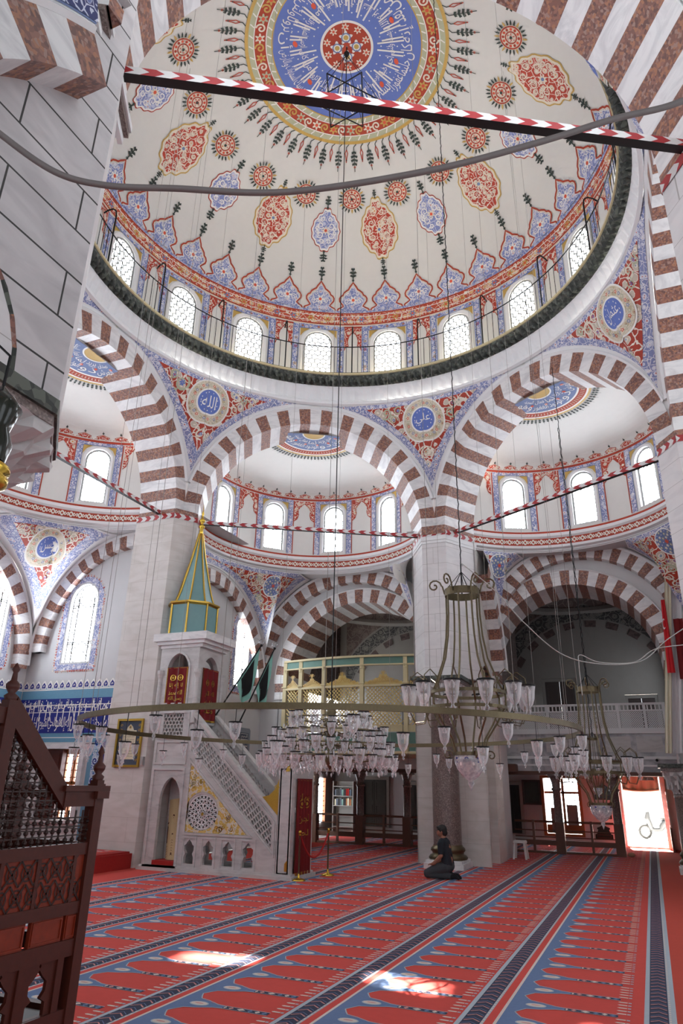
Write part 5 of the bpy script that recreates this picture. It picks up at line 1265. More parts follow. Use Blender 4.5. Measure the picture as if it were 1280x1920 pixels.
# shuttered window below the inscription
e = bpy.data.objects.new('window_60', None); COL.objects.link(e); struct(e)
mb = MB(); P = lambda u, z, d=0.: (u, 3.60+d, z)
plate(mb, lambda u, z, d=0.: (u, 3.52+d, z), [[(-9.72, .78), (-8.20, .78), (-8.20, 2.60), (-9.72, 2.60)], [(-9.57, .85), (-8.33, .85), (-8.33, 2.48), (-9.57, 2.48)]], .1); mb.build('stone_surround', M('white_stone'), e)
mb = MB(); plate(mb, lambda u, z, d=0.: (u, 3.78+d, z), [[(-9.57, .85), (-8.33, .85), (-8.33, 2.48), (-9.57, 2.48)], [(-8.95, .9), (-8.40, .9), (-8.40, 2.36), (-8.95, 2.36)]], .05)
for k in range(2): mb.box(-8.76+.18*k, -8.735+.18*k, 3.77, 3.82, .9, 2.36)
for k in range(9): mb.box(-8.95, -8.40, 3.775, 3.815, .98+.165*k, 1.0+.165*k)
mb.box(-8.68-.02, -8.66+.02, 3.76, 3.83, .9, 2.36); mb.box(-8.95, -8.4, 3.76, 3.83, 1.66, 1.72); mb.build('wooden_frame', M('honey_wood'), e)
mb = MB(); mb.quad((-8.95, 3.84, .9), (-8.40, 3.84, .9), (-8.40, 3.84, 2.36), (-8.95, 3.84, 2.36)); mb.build('pane', M('pane_low'), e)
mb = MB(); mb.box(-9.55, -8.97, 3.62, 3.76, .88, 2.46); frame_strip(mb, lambda u, z, d=0.: (u, 3.62+d, z), [(-9.48, .95), (-9.04, .95), (-9.04, 1.6), (-9.48, 1.6)], .05, .02); frame_strip(mb, lambda u, z, d=0.: (u, 3.62+d, z), [(-9.48, 1.72), (-9.04, 1.72), (-9.04, 2.38), (-9.48, 2.38)], .05, .02); mb.build('shutter', M('walnut'), e)

# ------------------------------------------------------------------ royal loge
t = thing('loge', 'cream and green wooden loge with gold lattice, raised on the arch behind the crystal chandelier', 'loge', (-3.3, 9.6, 2.62))
LX0, LX1 = -5.72, -.94
ly = lambda x: 9.27-.34*sin(pi*min(1, max(0, (x-LX0)/(LX1-LX0))))
PX = [-5.69, -5.08, -4.22, -2.95, -1.64, -.98]
def strip(mb, x0, x1, z0, z1, dy0, dy1, m=0, n=10):
    xs = [x0+(x1-x0)*i/n for i in range(n+1)]
    mb.grid([[(x, ly(x)+dy0, z) for x in xs] for z in (z0, z1)], m); mb.grid([[(x, ly(x)+dy1, z) for x in xs] for z in (z0, z1)], m)
    for z in (z0, z1): mb.grid([[(x, ly(x)+d, z) for x in xs] for d in (dy0, dy1)], m)
mb = MB()
for x in PX:
    y = ly(x); mb.box(x-.06, x+.06, y-.05, y+.07, 2.66, 5.40, 0); mb.lathe([(.085, 5.04), (.06, 5.08), (.085, 5.14)], 8, 0, (x, y, 0)); mb.box(x-.085, x+.085, y-.08, y+.06, 4.58, 4.62, 0)
wb(mb, 'post', M('cream_wood'), t)
mb = MB(); strip(mb, LX0, LX1, 5.16, 5.36, -.02, .05, 1, 30); strip(mb, LX0, LX1, 5.36, 5.42, -.10, .08, 0, 30); strip(mb, LX0, LX1, 5.12, 5.16, -.05, .06, 0, 30); wb(mb, 'cornice', M('cream_wood', 'green_panel'), t)
mb = MB(); strip(mb, LX0, LX1, 2.62, 2.68, -.06, .12, 0, 30); strip(mb, LX0, LX1, 3.22, 3.32, -.04, .08, 0, 30); strip(mb, LX0, LX1, 4.50, 4.56, -.04, .08, 0, 30); strip(mb, LX0, LX1, 3.32, 3.40, -.02, .06, 0, 30)
mb.prism([(x, ly(x)+.1) for x in (LX0, -4.9, -4.1, -3.3, -2.5, -1.7, LX1)]+[(LX1, 11.9), (LX0, 11.9)], 2.60, 2.66, 0); wb(mb, 'rail', M('cream_wood'), t)
for a, b in zip(PX[:-1], PX[1:]):
    a0, b0 = a+.07, b-.07
    mb = MB(); strip(mb, a0, b0, 2.70, 3.20, 0., .03, 0, 8); wb(mb, 'green_panel', M('green_panel'), t)
    mb = MB(); z0, z1 = 3.40, 4.50; H_ = z1-z0; st = .112; k = int((b0-a0+H_)/st)+1
    for i in range(-1, k+1):                        # crossed slats
        for sg in (1, -1):
            c0 = a0+i*st
            pts = []
            for q in range(9):
                z = z0+H_*q/8; x = c0-H_*q/8 if sg > 0 else c0-H_+H_*q/8
                if a0 <= x <= b0: pts.append((x, z))
            if len(pts) > 1:
                w = .028; L_ = [[(x-w/2*1.4, ly(x)+(0 if sg > 0 else .012), z) for x, z in pts], [(x+w/2*1.4, ly(x)+(0 if sg > 0 else .012), z) for x, z in pts]]; mb.grid(L_, 0)
                mb.grid([[(x, y+.012, z) for x, y, z in r] for r in L_], 0)
    wb(mb, 'lattice', M('lattice_gold'), t)
    mb = MB(); A = Art(mb, lambda u, v, l=0.: (u, ly(u)-.02-l, v)); c_ = (a0+b0)/2; w = (b0-a0)/2
    prof = [(1., 0), (.92, .10), (.8, .07), (.66, .13), (.52, .10), (.40, .19), (.26, .17), (.18, .30), (.07, .28), (0, .38)]
    A.tess([(c_-w, 4.56)]+[(c_-w*x, 4.56+y*min(1., .5+w)) for x, y in prof]+[(c_+w*x, 4.56+y*min(1., .5+w)) for x, y in prof[::-1][1:]]+[(c_+w, 4.56)], 0, 0.)
    for sx in (-1, 1):
        for x, z, r in ((.7, 4.63, .05), (.45, 4.66, .07), (.2, 4.70, .08)): A.spiral(c_+sx*w*x, z, r*min(1.2, .5+w), 1.3, .02, 1, .012, 0, sx)
    A.flower(c_, 4.76, .07, 7, 1, 1, .012)
    for q in range(7):
        an = pi*(q+.5)/7; A.poly([(c_, 4.82), (c_+.11*cos(an)-.02*sin(an), 4.82+.11*sin(an)), (c_+.15*cos(an), 4.82+.15*sin(an)), (c_+.11*cos(an)+.02*sin(an), 4.82+.11*sin(an))], 1, .008)
    wb(mb, 'crest', M('lattice_gold', 'gold_paint'), t)

# white balustrade on the right-hand gallery
t = thing('balustrade', 'white wooden lattice balustrade on top of the marble gallery front at right', 'balustrade', (2.85, 12.42, 3.44))
mb = MB(); y0, y1 = 12.40, 12.46; xs = [.45, .98, 1.92, 2.45, 3.4, 3.98, 4.72, 5.25]
for z0, z1 in ((3.44, 3.50), (3.98, 4.02), (4.16, 4.22)): mb.box(.4, 5.3, y0-.01, y1+.01, z0, z1)
for x in xs: mb.box(x-.04, x+.04, y0-.015, y1+.015, 3.44, 4.22)
n = 44
for i in range(n): mb.box(.45+4.8*i/n-.018, .45+4.8*i/n+.018, y0+.01, y1-.01, 4.02, 4.16)
wb(mb, 'frame', M('moulding'), t)
for a, b in zip(xs[:-1], xs[1:]):
    mb = MB(); a += .04; b -= .04; H_ = .48; st = .058
    for i in range(int((b-a+H_)/st)+1):
        for sg in (1, -1):
            c0 = a+i*st; p = []
            for q in range(13):
                z = 3.50+H_*q/12; x = c0-H_*q/12 if sg > 0 else c0-H_+H_*q/12
                if a <= x <= b: p.append((x, z))
            if len(p) > 1: mb.grid([[(x-.013, 12.42+(.012 if sg > 0 else 0), z) for x, z in p], [(x+.013, 12.42+(.012 if sg > 0 else 0), z) for x, z in p]], 0)
    wb(mb, 'lattice_panel', M('moulding'), t)

# gallery columns and wooden barriers at floor level
def post(x, y, h, label):
    t = thing('gallery_column', label, 'column', (x, y, 0))
    mb = MB(); mb.box(-.13, .13, -.13, .13, 0, .86); mb.build('wooden_casing', M('brown_wood'), t)
    mb = MB(); mb.lathe([(.12, .86), (.115, 1.72), (.15, 1.74), (.15, 1.79), (.115, 1.81), (.13, 1.95), (.19, h)], 16); mb.box(-.2, .2, -.2, .2, h-.04, h+.06); mb.build('shaft', M('granite'), t, True)
for x, y, l in ((1.97, 12.55, 'slim stone gallery column rising before the bright lattice window'), (3.60, 12.75, 'slim gallery column beside the open doorway'), (-5.85, 12.1, 'slim gallery column directly right of the minbar curtain'), (-4.20, 12.1, 'slim gallery column between bookshelf and wide dark door'), (-2.62, 12.15, 'slim gallery column between the two dark doors at the back')):
    post(x, y, 2.14, l)
def barrier(x0, x1, y, posts, label):
    t = thing('barrier', label, 'barrier', ((x0+x1)/2, y, 0)); mb = MB()
    for z, r in ((.86, .032), (.62, .016), (.44, .016)): mb.tube([(x0, y, z), (x1, y, z)], r, 6)
    mb.box(x0, x1, y-.03, y+.03, .22, .36); mb.box(x0, x1, y-.05, y+.05, 0, .07); wb(mb, 'rail', M('brown_wood'), t)
    for x in posts: mb = MB(); mb.box(x-.035, x+.035, y-.035, y+.035, 0, .9); wb(mb, 'upright', M('brown_wood'), t)
barrier(.65, 1.84, 12.6, (1.2,), 'brown wooden barrier left of the column before the lattice window')
barrier(2.10, 3.47, 12.66, (2.85,), 'brown wooden barrier between the lattice window column and the doorway')
barrier(-5.72, -4.33, 12.1, (-5.0,), 'dark wooden barrier before the bookshelf at the back')
barrier(-4.07, -2.75, 12.12, (-3.4,), 'dark wooden barrier before the wide dark door at the back')
barrier(-2.49, -.95, 12.15, (-1.9,), 'dark wooden barrier before the narrow dark door at the back')

# back wall of the gallery: doors, window, shelf, plaques
def panel_door(name, x, w, z0, h, mat, y=16.44, n=2):
    e = bpy.data.objects.new(name, None); COL.objects.link(e); struct(e)
    mb = MB(); plate(mb, lambda u, z, d=0.: (u, y-.06+d, z), [[(x-w-.10, z0), (x+w+.10, z0), (x+w+.10, z0+h+.12), (x-w-.10, z0+h+.12)], [(x-w, z0+.02), (x+w, z0+.02), (x+w, z0+h), (x-w, z0+h)]], .08); mb.build('surround', M('grey_plaster'), e)
    for k in range(2):
        a, b = (x-w, x-.005) if k == 0 else (x+.005, x+w); mb = MB(); mb.box(a, b, y-.02, y+.03, z0+.02, z0+h)
        for j in range(n): frame_strip(mb, lambda u, z, d=0.: (u, y-.02+d, z), [(a+.06, z0+.1+j*h/n), (b-.06, z0+.1+j*h/n), (b-.06, z0+(j+1)*h/n-.06), (a+.06, z0+(j+1)*h/n-.06)], .04, .02)
        mb.build('leaf', M(mat), e)
panel_door('door_1', -5.32, .52, .30, 1.68, 'black_wood'); panel_door('door_2', -3.62, .34, .25, 1.56, 'black_wood'); panel_door('door_3', -.10, .34, .28, 1.6, 'black_wood')
panel_door('window_61', 1.96, .52, 2.97, 2.52, 'dark_walnut', 16.60); panel_door('window_62', 4.70, .44, 2.97, 1.85, 'dark_walnut', 16.62); panel_door('window_63', -2.2, .62, 2.97, 1.95, 'dark_walnut', 16.62)
e = bpy.data.objects.new('window_64', None); COL.objects.link(e); struct(e)
mb = MB(); plate(mb, lambda u, z, d=0.: (u, 16.46+d, z), [[(.98, .26), (2.34, .26), (2.34, 2.22), (.98, 2.22)], [(1.08, .34), (2.24, .34), (2.24, 2.13), (1.08, 2.13)]], .12)
mb.box(1.08, 2.24, 16.66, 16.72, 1.62, 1.70); mb.box(1.68, 1.75, 16.66, 16.72, .34, 2.13); mb.box(1.08, 2.24, 16.64, 16.72, .34, .62)
mb.build('wooden_frame', M('honey_wood'), e)
mb = MB()
for i in range(9): mb.box(1.10+.14*i, 1.115+.14*i, 16.70, 16.73, .6, 2.13)
for i in range(10): mb.box(1.08, 2.24, 16.70, 16.73, .66+.15*i, .675+.15*i)
mb.build('grille', M('honey_wood'), e)
mb = MB(); mb.quad((1.08, 16.78, .34), (2.24, 16.78, .34), (2.24, 16.78, 2.13), (1.08, 16.78, 2.13)); mb.build('pane', M('pane_low'), e)
mb = MB(); mb.box(1.26, 1.58, 16.56, 16.64, .36, 1.16); mb.build('lower_board', M('grey_plaster'), e); mb = MB(); mb.box(1.80, 2.16, 16.56, 16.64, .62, 1.26); mb.build('lower_board', M('grey_plaster'), e)
# tall grille at the far left
e = bpy.data.objects.new('window_65', None); COL.objects.link(e); struct(e)
mb = MB(); mb.box(-6.95, -6.85, 14.3, 14.38, .45, 2.0); mb.box(-6.95, -6.85, 15.2, 15.28, .45, 2.0)
for i in range(9): mb.box(-6.93, -6.91, 14.38, 15.2, .5+.17*i, .52+.17*i)
mb.build('wooden_frame', M('honey_wood'), e); mb = MB(); mb.quad((-6.96, 14.38, .45), (-6.96, 15.2, .45), (-6.96, 15.2, 2.0), (-6.96, 14.38, 2.0)); mb.build('pane', M('pane_low'), e)
e = bpy.data.objects.new('window_66', None); COL.objects.link(e); struct(e)
mb = MB(); hh = dict(u=11.9, w=.75, b=4.2, s=6.0, a=.7); PP = lambda u, z, d=0.: (-6.93-d, u, z); hex_lattice(mb, PP, hh, .12, .03, .03); mb.build('lattice', M('iron'), e)
mb = MB(); o = arch_outline(hh, 12); mb.add([PP(x, y, .05) for x, y in o], [tuple(range(len(o)))]); mb.build('pane', M('pane_low'), e)
# bookcase
t = thing('bookcase', 'recessed white bookcase of four shelves behind the dark barrier at left', 'bookcase', (-6.25, 15.7, 0))
mb = MB(); mb.box(-6.68, -6.64, 15.5, 15.8, 0, 1.9); mb.box(-5.86, -5.82, 15.5, 15.8, 0, 1.9); mb.box(-6.66, -5.84, 15.78, 15.8, 0, 1.9); wb(mb, 'case', M('grey_plaster'), t)
for z in (.30, .68, 1.02, 1.36, 1.70): mb = MB(); mb.box(-6.64, -5.86, 15.5, 15.78, z, z+.025); wb(mb, 'shelf', M('grey_plaster'), t)
cols = {'iron': 'black', 'red_cloth': 'dark red', 'slate_dark': 'slate blue', 'rug_brown': 'brown', 'green_panel': 'green', 'honey_wood': 'tan', 'paper': 'cream'}
for z, sh, seq in ((1.045, 'second shelf from the top', ('paper', 'slate_dark', 'iron', 'slate_dark', 'green_panel', 'iron', 'honey_wood', 'paper', 'honey_wood', 'green_panel')), (1.385, 'top shelf', ('slate_dark', 'iron', 'iron', 'slate_dark', 'green_panel', 'iron', 'red_cloth', 'red_cloth', 'slate_dark', 'iron'))):
    x = -6.60
    for i, c_ in enumerate(seq):
        w = .045+.02*((i*7) % 3); h = .22+.012*((i*5) % 4); t2 = thing('book', '%s book on the %s of the bookcase' % (cols[c_], sh), 'book', (x+w/2, 15.62, z), 0., '%s books on the %s' % (cols[c_], sh))
        mb = MB(); mb.box(-w/2, w/2, -.08, .08, 0, h); mb.build('cover', M(c_), t2); mb = MB(); mb.box(-w/2+.006, w/2-.006, -.075, .083, .004, h+.003); mb.build('pages', M('paper'), t2); x += w+.012
# dome-shaped plaques and framed board
def shaped(name, x, z0, w, h, label, paper):
    t = thing(name, label, 'plaque', (x, 16.50, z0)); mb = MB()
    o = [(-w, 0), (w, 0), (w, h*.28), (w*.8, h*.33), (w*.62, h*.6), (w*.74, h*.66), (w*.72, h*.74), (w*.35, h*.82), (w*.12, h*.93), (0, h)]
    plate(mb, lambda u, z, d=0.: (u, -.05+d, z), [o+[(-a, b) for a, b in o[::-1][1:-1]]+[]], .04); mb.build('board', M('black_board'), t)
    mb = MB(); frame_strip(mb, lambda u, z, d=0.: (u, -.05+d, z), [(-w*.8, h*.06), (w*.8, h*.06), (w*.8, h*.28), (-w*.8, h*.28)], .015, .01); mb.build('inscription_panel', M('rug_brown' if not paper else 'grey_box'), t)
    if paper: mb = MB(); mb.box(-w*.72, w*.62, -.065, -.055, h*.05, h*.36); mb.build('notice', M('paper'), t)
shaped('plaque', 3.08, 1.46, .30, .54, 'topmost of three dark dome-shaped wall plaques left of the doorway', 0); shaped('plaque', 3.02, .86, .24, .50, 'middle dark dome-shaped plaque with a white paper on it', 1); shaped('plaque', 2.95, .24, .28, .46, 'lowest of three dark dome-shaped wall plaques, behind the barrier', 0)
t = thing('notice_board', 'dark green framed board hung between black door and lattice window', 'board', (.66, 16.45, 1.25))
mb = MB(); plate(mb, lambda u, z, d=0.: (u, 16.40+d, z), [[(.34, 1.24), (.98, 1.24), (.98, 2.06), (.34, 2.06)], [(.40, 1.30), (.92, 1.30), (.92, 2.0), (.40, 2.0)]], .06); wb(mb, 'frame', M('dark_walnut'), t)
mb = MB(); mb.box(.40, .92, 16.43, 16.46, 1.30, 2.0); wb(mb, 'panel', M('black_board'), t)
# doorway to the street
e = bpy.data.objects.new('door_4', None); COL.objects.link(e); struct(e)
mb = MB(); plate(mb, lambda u, z, d=0.: (u, 16.40+d, z), [[(3.55, 0), (5.05, 0), (5.05, 2.42), (3.55, 2.42)], [(3.66, -.001), (4.90, -.001), (4.90, 2.24), (3.66, 2.24)]], .5); mb.build('stone_frame', M('white_stone'), e)
mb = MB(); mb.box(3.66, 4.9, 16.5, 16.9, -.01, .05); mb.build('threshold', M('brown_wood'), e)
t = thing('door_curtain', 'rust coloured fabric blind rolled up in the head of the street doorway', 'curtain', (4.28, 16.7, 1.8)); mb = MB()
mb.grid([[(3.70+1.16*i/24, 16.60+.03*sin(i*1.1)+.05*j/6, 2.22-.40*j/6-.05*(j/6)*sin(pi*i/24)) for i in range(25)] for j in range(7)], 0); mb.tube([(3.70+1.16*i/12, 16.64, 1.82-.05*sin(pi*i/12)) for i in range(13)], .04, 8); wb(mb, 'fabric', M('rust_cloth'), t, True)
mb = MB(); mb.tube([(3.68, 16.62, 2.23), (4.88, 16.62, 2.23)], .02, 8); wb(mb, 'bar', M('brown_wood'), t)
mb = MB(); mb.quad((-14, 16.9, -.06), (22, 16.9, -.06), (22, 60, -.06), (-14, 60, -.06)); struct(mb.build('pavement', M('pavement')))
mb = MB(); mb.box(-6, 16, 40, 40.5, -.06, 7); struct(mb.build('wall_street', M('white_plaster')))
# ------------------------------------------------------------------ iron railing and wires under the dome
t = thing('railing', 'black iron railing with hooked posts running round the foot of the dome', 'railing', (0, 0, 12.96))
mb = MB(); RR = 5.66
mb.tube([(RR*cos(2*pi*i/144), RR*sin(2*pi*i/144), 13.92) for i in range(144)], .016, 5, 0, True); mb.tube([(RR*cos(2*pi*i/144), RR*sin(2*pi*i/144), 13.02) for i in range(144)], .012, 4, 0, True)
wb(mb, 'hand_rail', M('iron'), t)
mb = MB()
for i in range(18):
    for k in range(-3, 4):
        if k == 0: continue
        a = radians(20*i+10+1.75*k); mb.tube([(RR*cos(a), RR*sin(a), 12.97), (RR*cos(a), RR*sin(a), 13.92)], .010, 4, 0, False, None, False)
o = wb(mb, 'baluster', M('iron'), t); o['kind'] = 'stuff'
for i in range(18):
    a = radians(20*i+10); mb = MB(); q = lambda r, z: (r*cos(a), r*sin(a), z)
    mb.tube([q(RR, 12.97), q(RR, 14.5), q(RR+.03, 14.66), q(RR+.12, 14.74), q(RR+.26, 14.72), q(RR+.36, 14.66)], .020, 6); wb(mb, 'hooked_post', M('iron'), t)
t = thing('hanger', 'black iron six-pointed star frame hanging below the centre of the dome', 'hanger', (0, 0, 16.9)); mb = MB()
for s in (0, 1):
    p = [(.80*cos(2*pi*i/3+pi/3*s+.35), .80*sin(2*pi*i/3+pi/3*s+.35), 16.9) for i in range(3)]
    for i in range(3): mb.tube([p[i], p[(i+1) % 3]], .016, 5); mb.tube([p[i], (0, 0, 18.5)], .007, 4, 0, False, None, False)
wb(mb, 'star_frame', M('iron'), t); mb = MB(); mb.tube([(0, 0, 18.8), (0, 0, 16.9)], .012, 5); mb.sphere((0, 0, 18.55), .07, 6); wb(mb, 'hook', M('iron'), t)

# ------------------------------------------------------------------ glass lamp cup, shared by all chandeliers
def cup_mesh(s=1., pink=False, hang=.0):
    mb = MB(); g = [(.012, -.155), (.022, -.145), (.016, -.125), (.010, -.115), (.018, -.10), (.040, -.075), (.056, -.03), (.062, .03), (.072, .085)]
    mb.lathe([(r*s, z*s) for r, z in g], 12, 0); mb.lathe([(.002, -.19*s), (.012*s, -.175*s), (.008*s, -.16*s)], 8, 0)
    mb.lathe([(.072*s, .078*s), (.078*s, .086*s), (.072*s, .094*s)], 12, 1); mb.lathe([(.02*s, .02*s), (.024*s, .05*s), (.008*s, .085*s)], 8, 2)
    if hang: mb.tube([(0, 0, .08*s), (0, 0, hang)], .004, 4, 1, False, None, False)
    return mb
# large ring chandelier
RZ, RC = 2.55, 3.82
t = thing('ring_chandelier', 'huge flat brass ring chandelier hung on thin wires, with single glass lamps below', 'chandelier', (0, 0, RZ))
mb = MB(); mb.lathe([(RC-.02, -.035), (RC+.02, -.035), (RC+.02, .035), (RC-.02, .035), (RC-.02, -.035)], 120); mb.build('ring', M('brass'), t)
mb = MB()
for i in range(20):
    a = 2*pi*i/20+.08; z = DZ+DB*sqrt(1-(RC/DA)**2)-RZ; mb.tube([(RC*cos(a), RC*sin(a), .03), (RC*cos(a), RC*sin(a), z)], .0035, 4, 0, False, None, False)
o = mb.build('suspension_wire', M('wire_grey'), t); o['kind'] = 'stuff'
R = random.Random(11); c0 = None
for i in range(44):
    a = 2*pi*i/44+R.uniform(-.05, .05); z = (-.17, -.34, -.26, -.45)[i % 4]
    if c0 is None: c0 = cup_mesh(1., hang=0.).build('glass_lamp', M('lamp_glass', 'iron', 'lamp_glass_pink'), t, True); o = c0
    else: o = c0.copy(); COL.objects.link(o)
    o.location = (RC*cos(a), RC*sin(a), z); mb = MB(); mb.tube([(0, 0, .08), (0, 0, -z)], .004, 4, 0, False, None, False); mb.build('chain', M('iron'), o)
t['label'] = 'huge flat brass ring chandelier with single glass lamps hung below it'
# crystal chandelier in the middle
t = thing('crystal_chandelier', 'broad crystal chandelier packed with glass cups, hanging in the middle of the hall', 'chandelier', (0, 0, 2.1))
mb = MB(); mb.lathe([(.02, .95), (.05, .93), (.03, .86), (.06, .80), (.09, .74), (.05, .68), (.10, .62), (.12, .55), (.06, .48), (.05, .1), (.10, .05), (.05, -.05), (.01, -.12)], 14); mb.build('stem', M('brass'), t, True)
mb = MB(); mb.tube([(0, 0, .95), (0, 0, 16.6)], .010, 5); mb.build('suspension_rod', M('iron'), t)
mb = MB()
TI = [(1.06, -.02, 34, 0), (.98, .16, 30, .5), (.82, .36, 22, 0), (.62, .56, 14, .5)]
for r, z, n, o_ in TI:
    mb.lathe([(r-.012, z+.08), (r+.012, z+.08), (r+.012, z+.10), (r-.012, z+.10), (r-.012, z+.08)], 48)
    for i in range(6): a = pi/3*i+z; mb.tube([(.05*cos(a), .05*sin(a), z+.1), (r*.5*cos(a), r*.5*sin(a), z+.02), (r*cos(a), r*sin(a), z+.09)], .009, 5)
mb.build('arm_frame', M('brass'), t)
c0 = None
for r, z, n, o_ in TI:
    for i in range(n):
        a = 2*pi*(i+o_)/n
        if c0 is None: c0 = cup_mesh(1.05).build('glass_cup', M('lamp_glass', 'iron', 'lamp_glass_pink'), t, True); o = c0
        else: o = c0.copy(); COL.objects.link(o)
        q = rnd.uniform(-.05, .05); o.location = ((r+q)*cos(a), (r+q)*sin(a), z+.04+rnd.uniform(-.06, .06)); o.scale = (rnd.uniform(.8, 1.15),)*3
# crystal drops: one mesh, past counting
mb = MB(); R = random.Random(4)
for _ in range(520):
    k = R.randrange(4); r, z = TI[k][0]+R.uniform(-.16, .06), TI[k][1]+R.uniform(-.16, .2); a = R.uniform(0, 2*pi); s = R.uniform(.012, .022)
    mb.add([(r*cos(a)+dx*s, r*sin(a)+dy*s, z+dz*s*1.9) for dx, dy, dz in ((0, 0, -1.4), (1, 0, 0), (0, 1, 0), (-1, 0, 0), (0, -1, 0), (0, 0, 1))], [(0, 2, 1), (0, 3, 2), (0, 4, 3), (0, 1, 4), (5, 1, 2), (5, 2, 3), (5, 3, 4), (5, 4, 1)])
for r, z, n, o_ in TI:                              # swags of beads under each tier
    for i in range(n):
        a0_ = 2*pi*i/n; a1_ = 2*pi*(i+1)/n
        for k in range(5): q = k/4; a = a0_+(a1_-a0_)*q; mb.sphere((r*cos(a), r*sin(a), z-.02-.05*sin(pi*q)), .010, 4, 0)
o = mb.build('crystal_drop', M('crystal'), t); o['kind'] = 'stuff'
# brass lamp chandeliers
def brass_chandelier(loc, label, s=1.):
    t = thing('brass_chandelier', label, 'chandelier', loc, 0., None)
    mb = MB(); mb.lathe([(.22, 1.26), (.24, 1.26), (.24, 1.36), (.22, 1.36), (.22, 1.26)], 24)
    for i in range(6):
        a = pi/3*i+.2; X = Matrix.Rotation(a, 4, 'Z')
        mb.tube([(.24+.02*0, 0, 1.30), (.27, 0, 1.42)]+[(.38+.10*(1-k/16)*cos(pi-2*pi*1.3*k/14), 0, 1.42+.10*(1-k/16)*sin(pi-2*pi*1.3*k/14)) for k in range(15)], .012, 5, 0, False, X)
    wbp = mb.build('crown', M('brass'), t)
    mb = MB()
    for z in (-.05, -.24): mb.lathe([(.49, z-.02), (.51, z-.02), (.51, z+.02), (.49, z+.02), (.49, z-.02)], 36)
    mb.lathe([(.19, -.82), (.21, -.82), (.21, -.78), (.19, -.78), (.19, -.82)], 20); mb.build('hoop', M('brass'), t)
    def spin(mb, name, n, off=0., mat='brass'):
        f = mb.build(name, M(mat), t); f.rotation_euler[2] = off
        for i in range(1, n): o = f.copy(); COL.objects.link(o); o.rotation_euler[2] = off+2*pi*i/n
    mb = MB(); mb.tube([(.50, 0, -.05), (.54, 0, .12), (.66, 0, .20), (.76, 0, .12), (.78, 0, .0), (.78, 0, -.28), (.70, 0, -.44), (.58, 0, -.42), (.50, 0, -.24)], .0075, 5); spin(mb, 'arm', 12)
    mb = MB(); mb.tube([(.23, 0, 1.30), (.23, 0, 1.0), (.25, 0, .70), (.30, 0, .40), (.42, 0, .08), (.50, 0, -.08), (.50, 0, -.20), (.38, 0, -.42), (.24, 0, -.62), (.19, 0, -.80)], .013, 6); spin(mb, 'stay', 8)
    mb = MB(); mb.tube([(.28+.07*(1-k/14)*cos(pi-2*pi*1.2*k/12), 0, -.82+.07*(1-k/14)*sin(pi-2*pi*1.2*k/12)) for k in range(13)], .009, 5); spin(mb, 'scroll', 4, .5)
    c0 = None
    for i in range(12):
        a = 2*pi*i/12
        if c0 is None: c0 = cup_mesh(1.45).build('glass_cup', M('lamp_glass', 'iron', 'lamp_glass_pink'), t, True); o = c0
        else: o = c0.copy(); COL.objects.link(o)
        o.location = (.78*cos(a), .78*sin(a), -.10)
    mb = MB(); mb.lathe([(.19, -.80), (.20, -.88), (.17, -.98), (.10, -1.07), (.03, -1.12), (.04, -1.15), (.02, -1.19), (.003, -1.24)], 20, 0); A = Art(mb, lambda u, v, l=0.: ((.19-.28*max(0, -.88-v)**1.3*2.2+.006)*cos(u), (.19-.28*max(0, -.88-v)**1.3*2.2+.006)*sin(u), v))
    for i in range(16): A.ellipse(2*pi*i/16, -.875-.06*(i % 2), .16, .035, 1+(i % 2), 0., 8)
    mb.build('glass_bowl', M('smoke_glass', 'cobalt_tile', 'white_paint'), t, True)
    return t
def hang_chain(t, top, k=1.):
    mb = MB(); mb.tube([(0, 0, 1.30*k), (0, 0, 1.75*k)], .010, 5)
    for i in range(5): X = Matrix.Rotation(2*pi*i/5, 4, 'Z'); mb.tube([(.22*k, 0, 1.36*k), (0, 0, 1.62*k)], .006, 4, 0, False, X)
    n = int((top-t.location.z-1.75*k)/.12)
    for i in range(n): z = 1.75*k+.12*i; mb.tube([(0, 0, z), (.011*(i % 2), .011*((i+1) % 2), z+.06), (0, 0, z+.13)], .009, 4, 0, False, None, False)
    mb.build('chain', M('iron'), t)
b1 = brass_chandelier((2.54, -1.35, 2.96), 'large brass chandelier with twelve glass cups in front of the central pier')
b2 = dup(b1, (3.70, 4.4, 2.32), .3, 'farther brass chandelier seen before the white gallery lattice at right')
b3 = dup(b1, (3.50, 7.3, 2.22), .7, 'small low brass chandelier nearest the street doorway')
for ch in list(b3.children): ch.scale = (.5, .5, .5); ch.location = ch.location*.5
hang_chain(b1, 18.3); hang_chain(b2, 11.35); hang_chain(b3, 11.2, .5)
# near lamp at the left edge
t = thing('hanging_lamp', 'dark glossy hanging lamp with gold rings, cut off by the left edge', 'lamp', (2.545, -8.95, 2.88))
mb = MB(); mb.lathe([(.012, .26), (.05, .22), (.085, .17), (.065, .12), (.055, .08), (.075, .02), (.062, -.05)], 24); mb.build('glass_body', M('black_board'), t, True); MATS['black_board'].node_tree.nodes['Principled BSDF'].inputs['Roughness'].default_value = .15
mb = MB(); mb.lathe([(.055, -.05), (.085, -.07), (.088, -.09), (.07, -.10), (.088, -.115), (.085, -.14), (.05, -.165), (.01, -.19)], 24); mb.build('gold_base', M('bright_gold'), t, True)
mb = MB(); mb.tube([(0, 0, .26), (0, 0, .40), (-.06, -.03, .46), (-1.5, -.9, .50)], .006, 5); mb.build('bracket_arm', M('iron'), t)
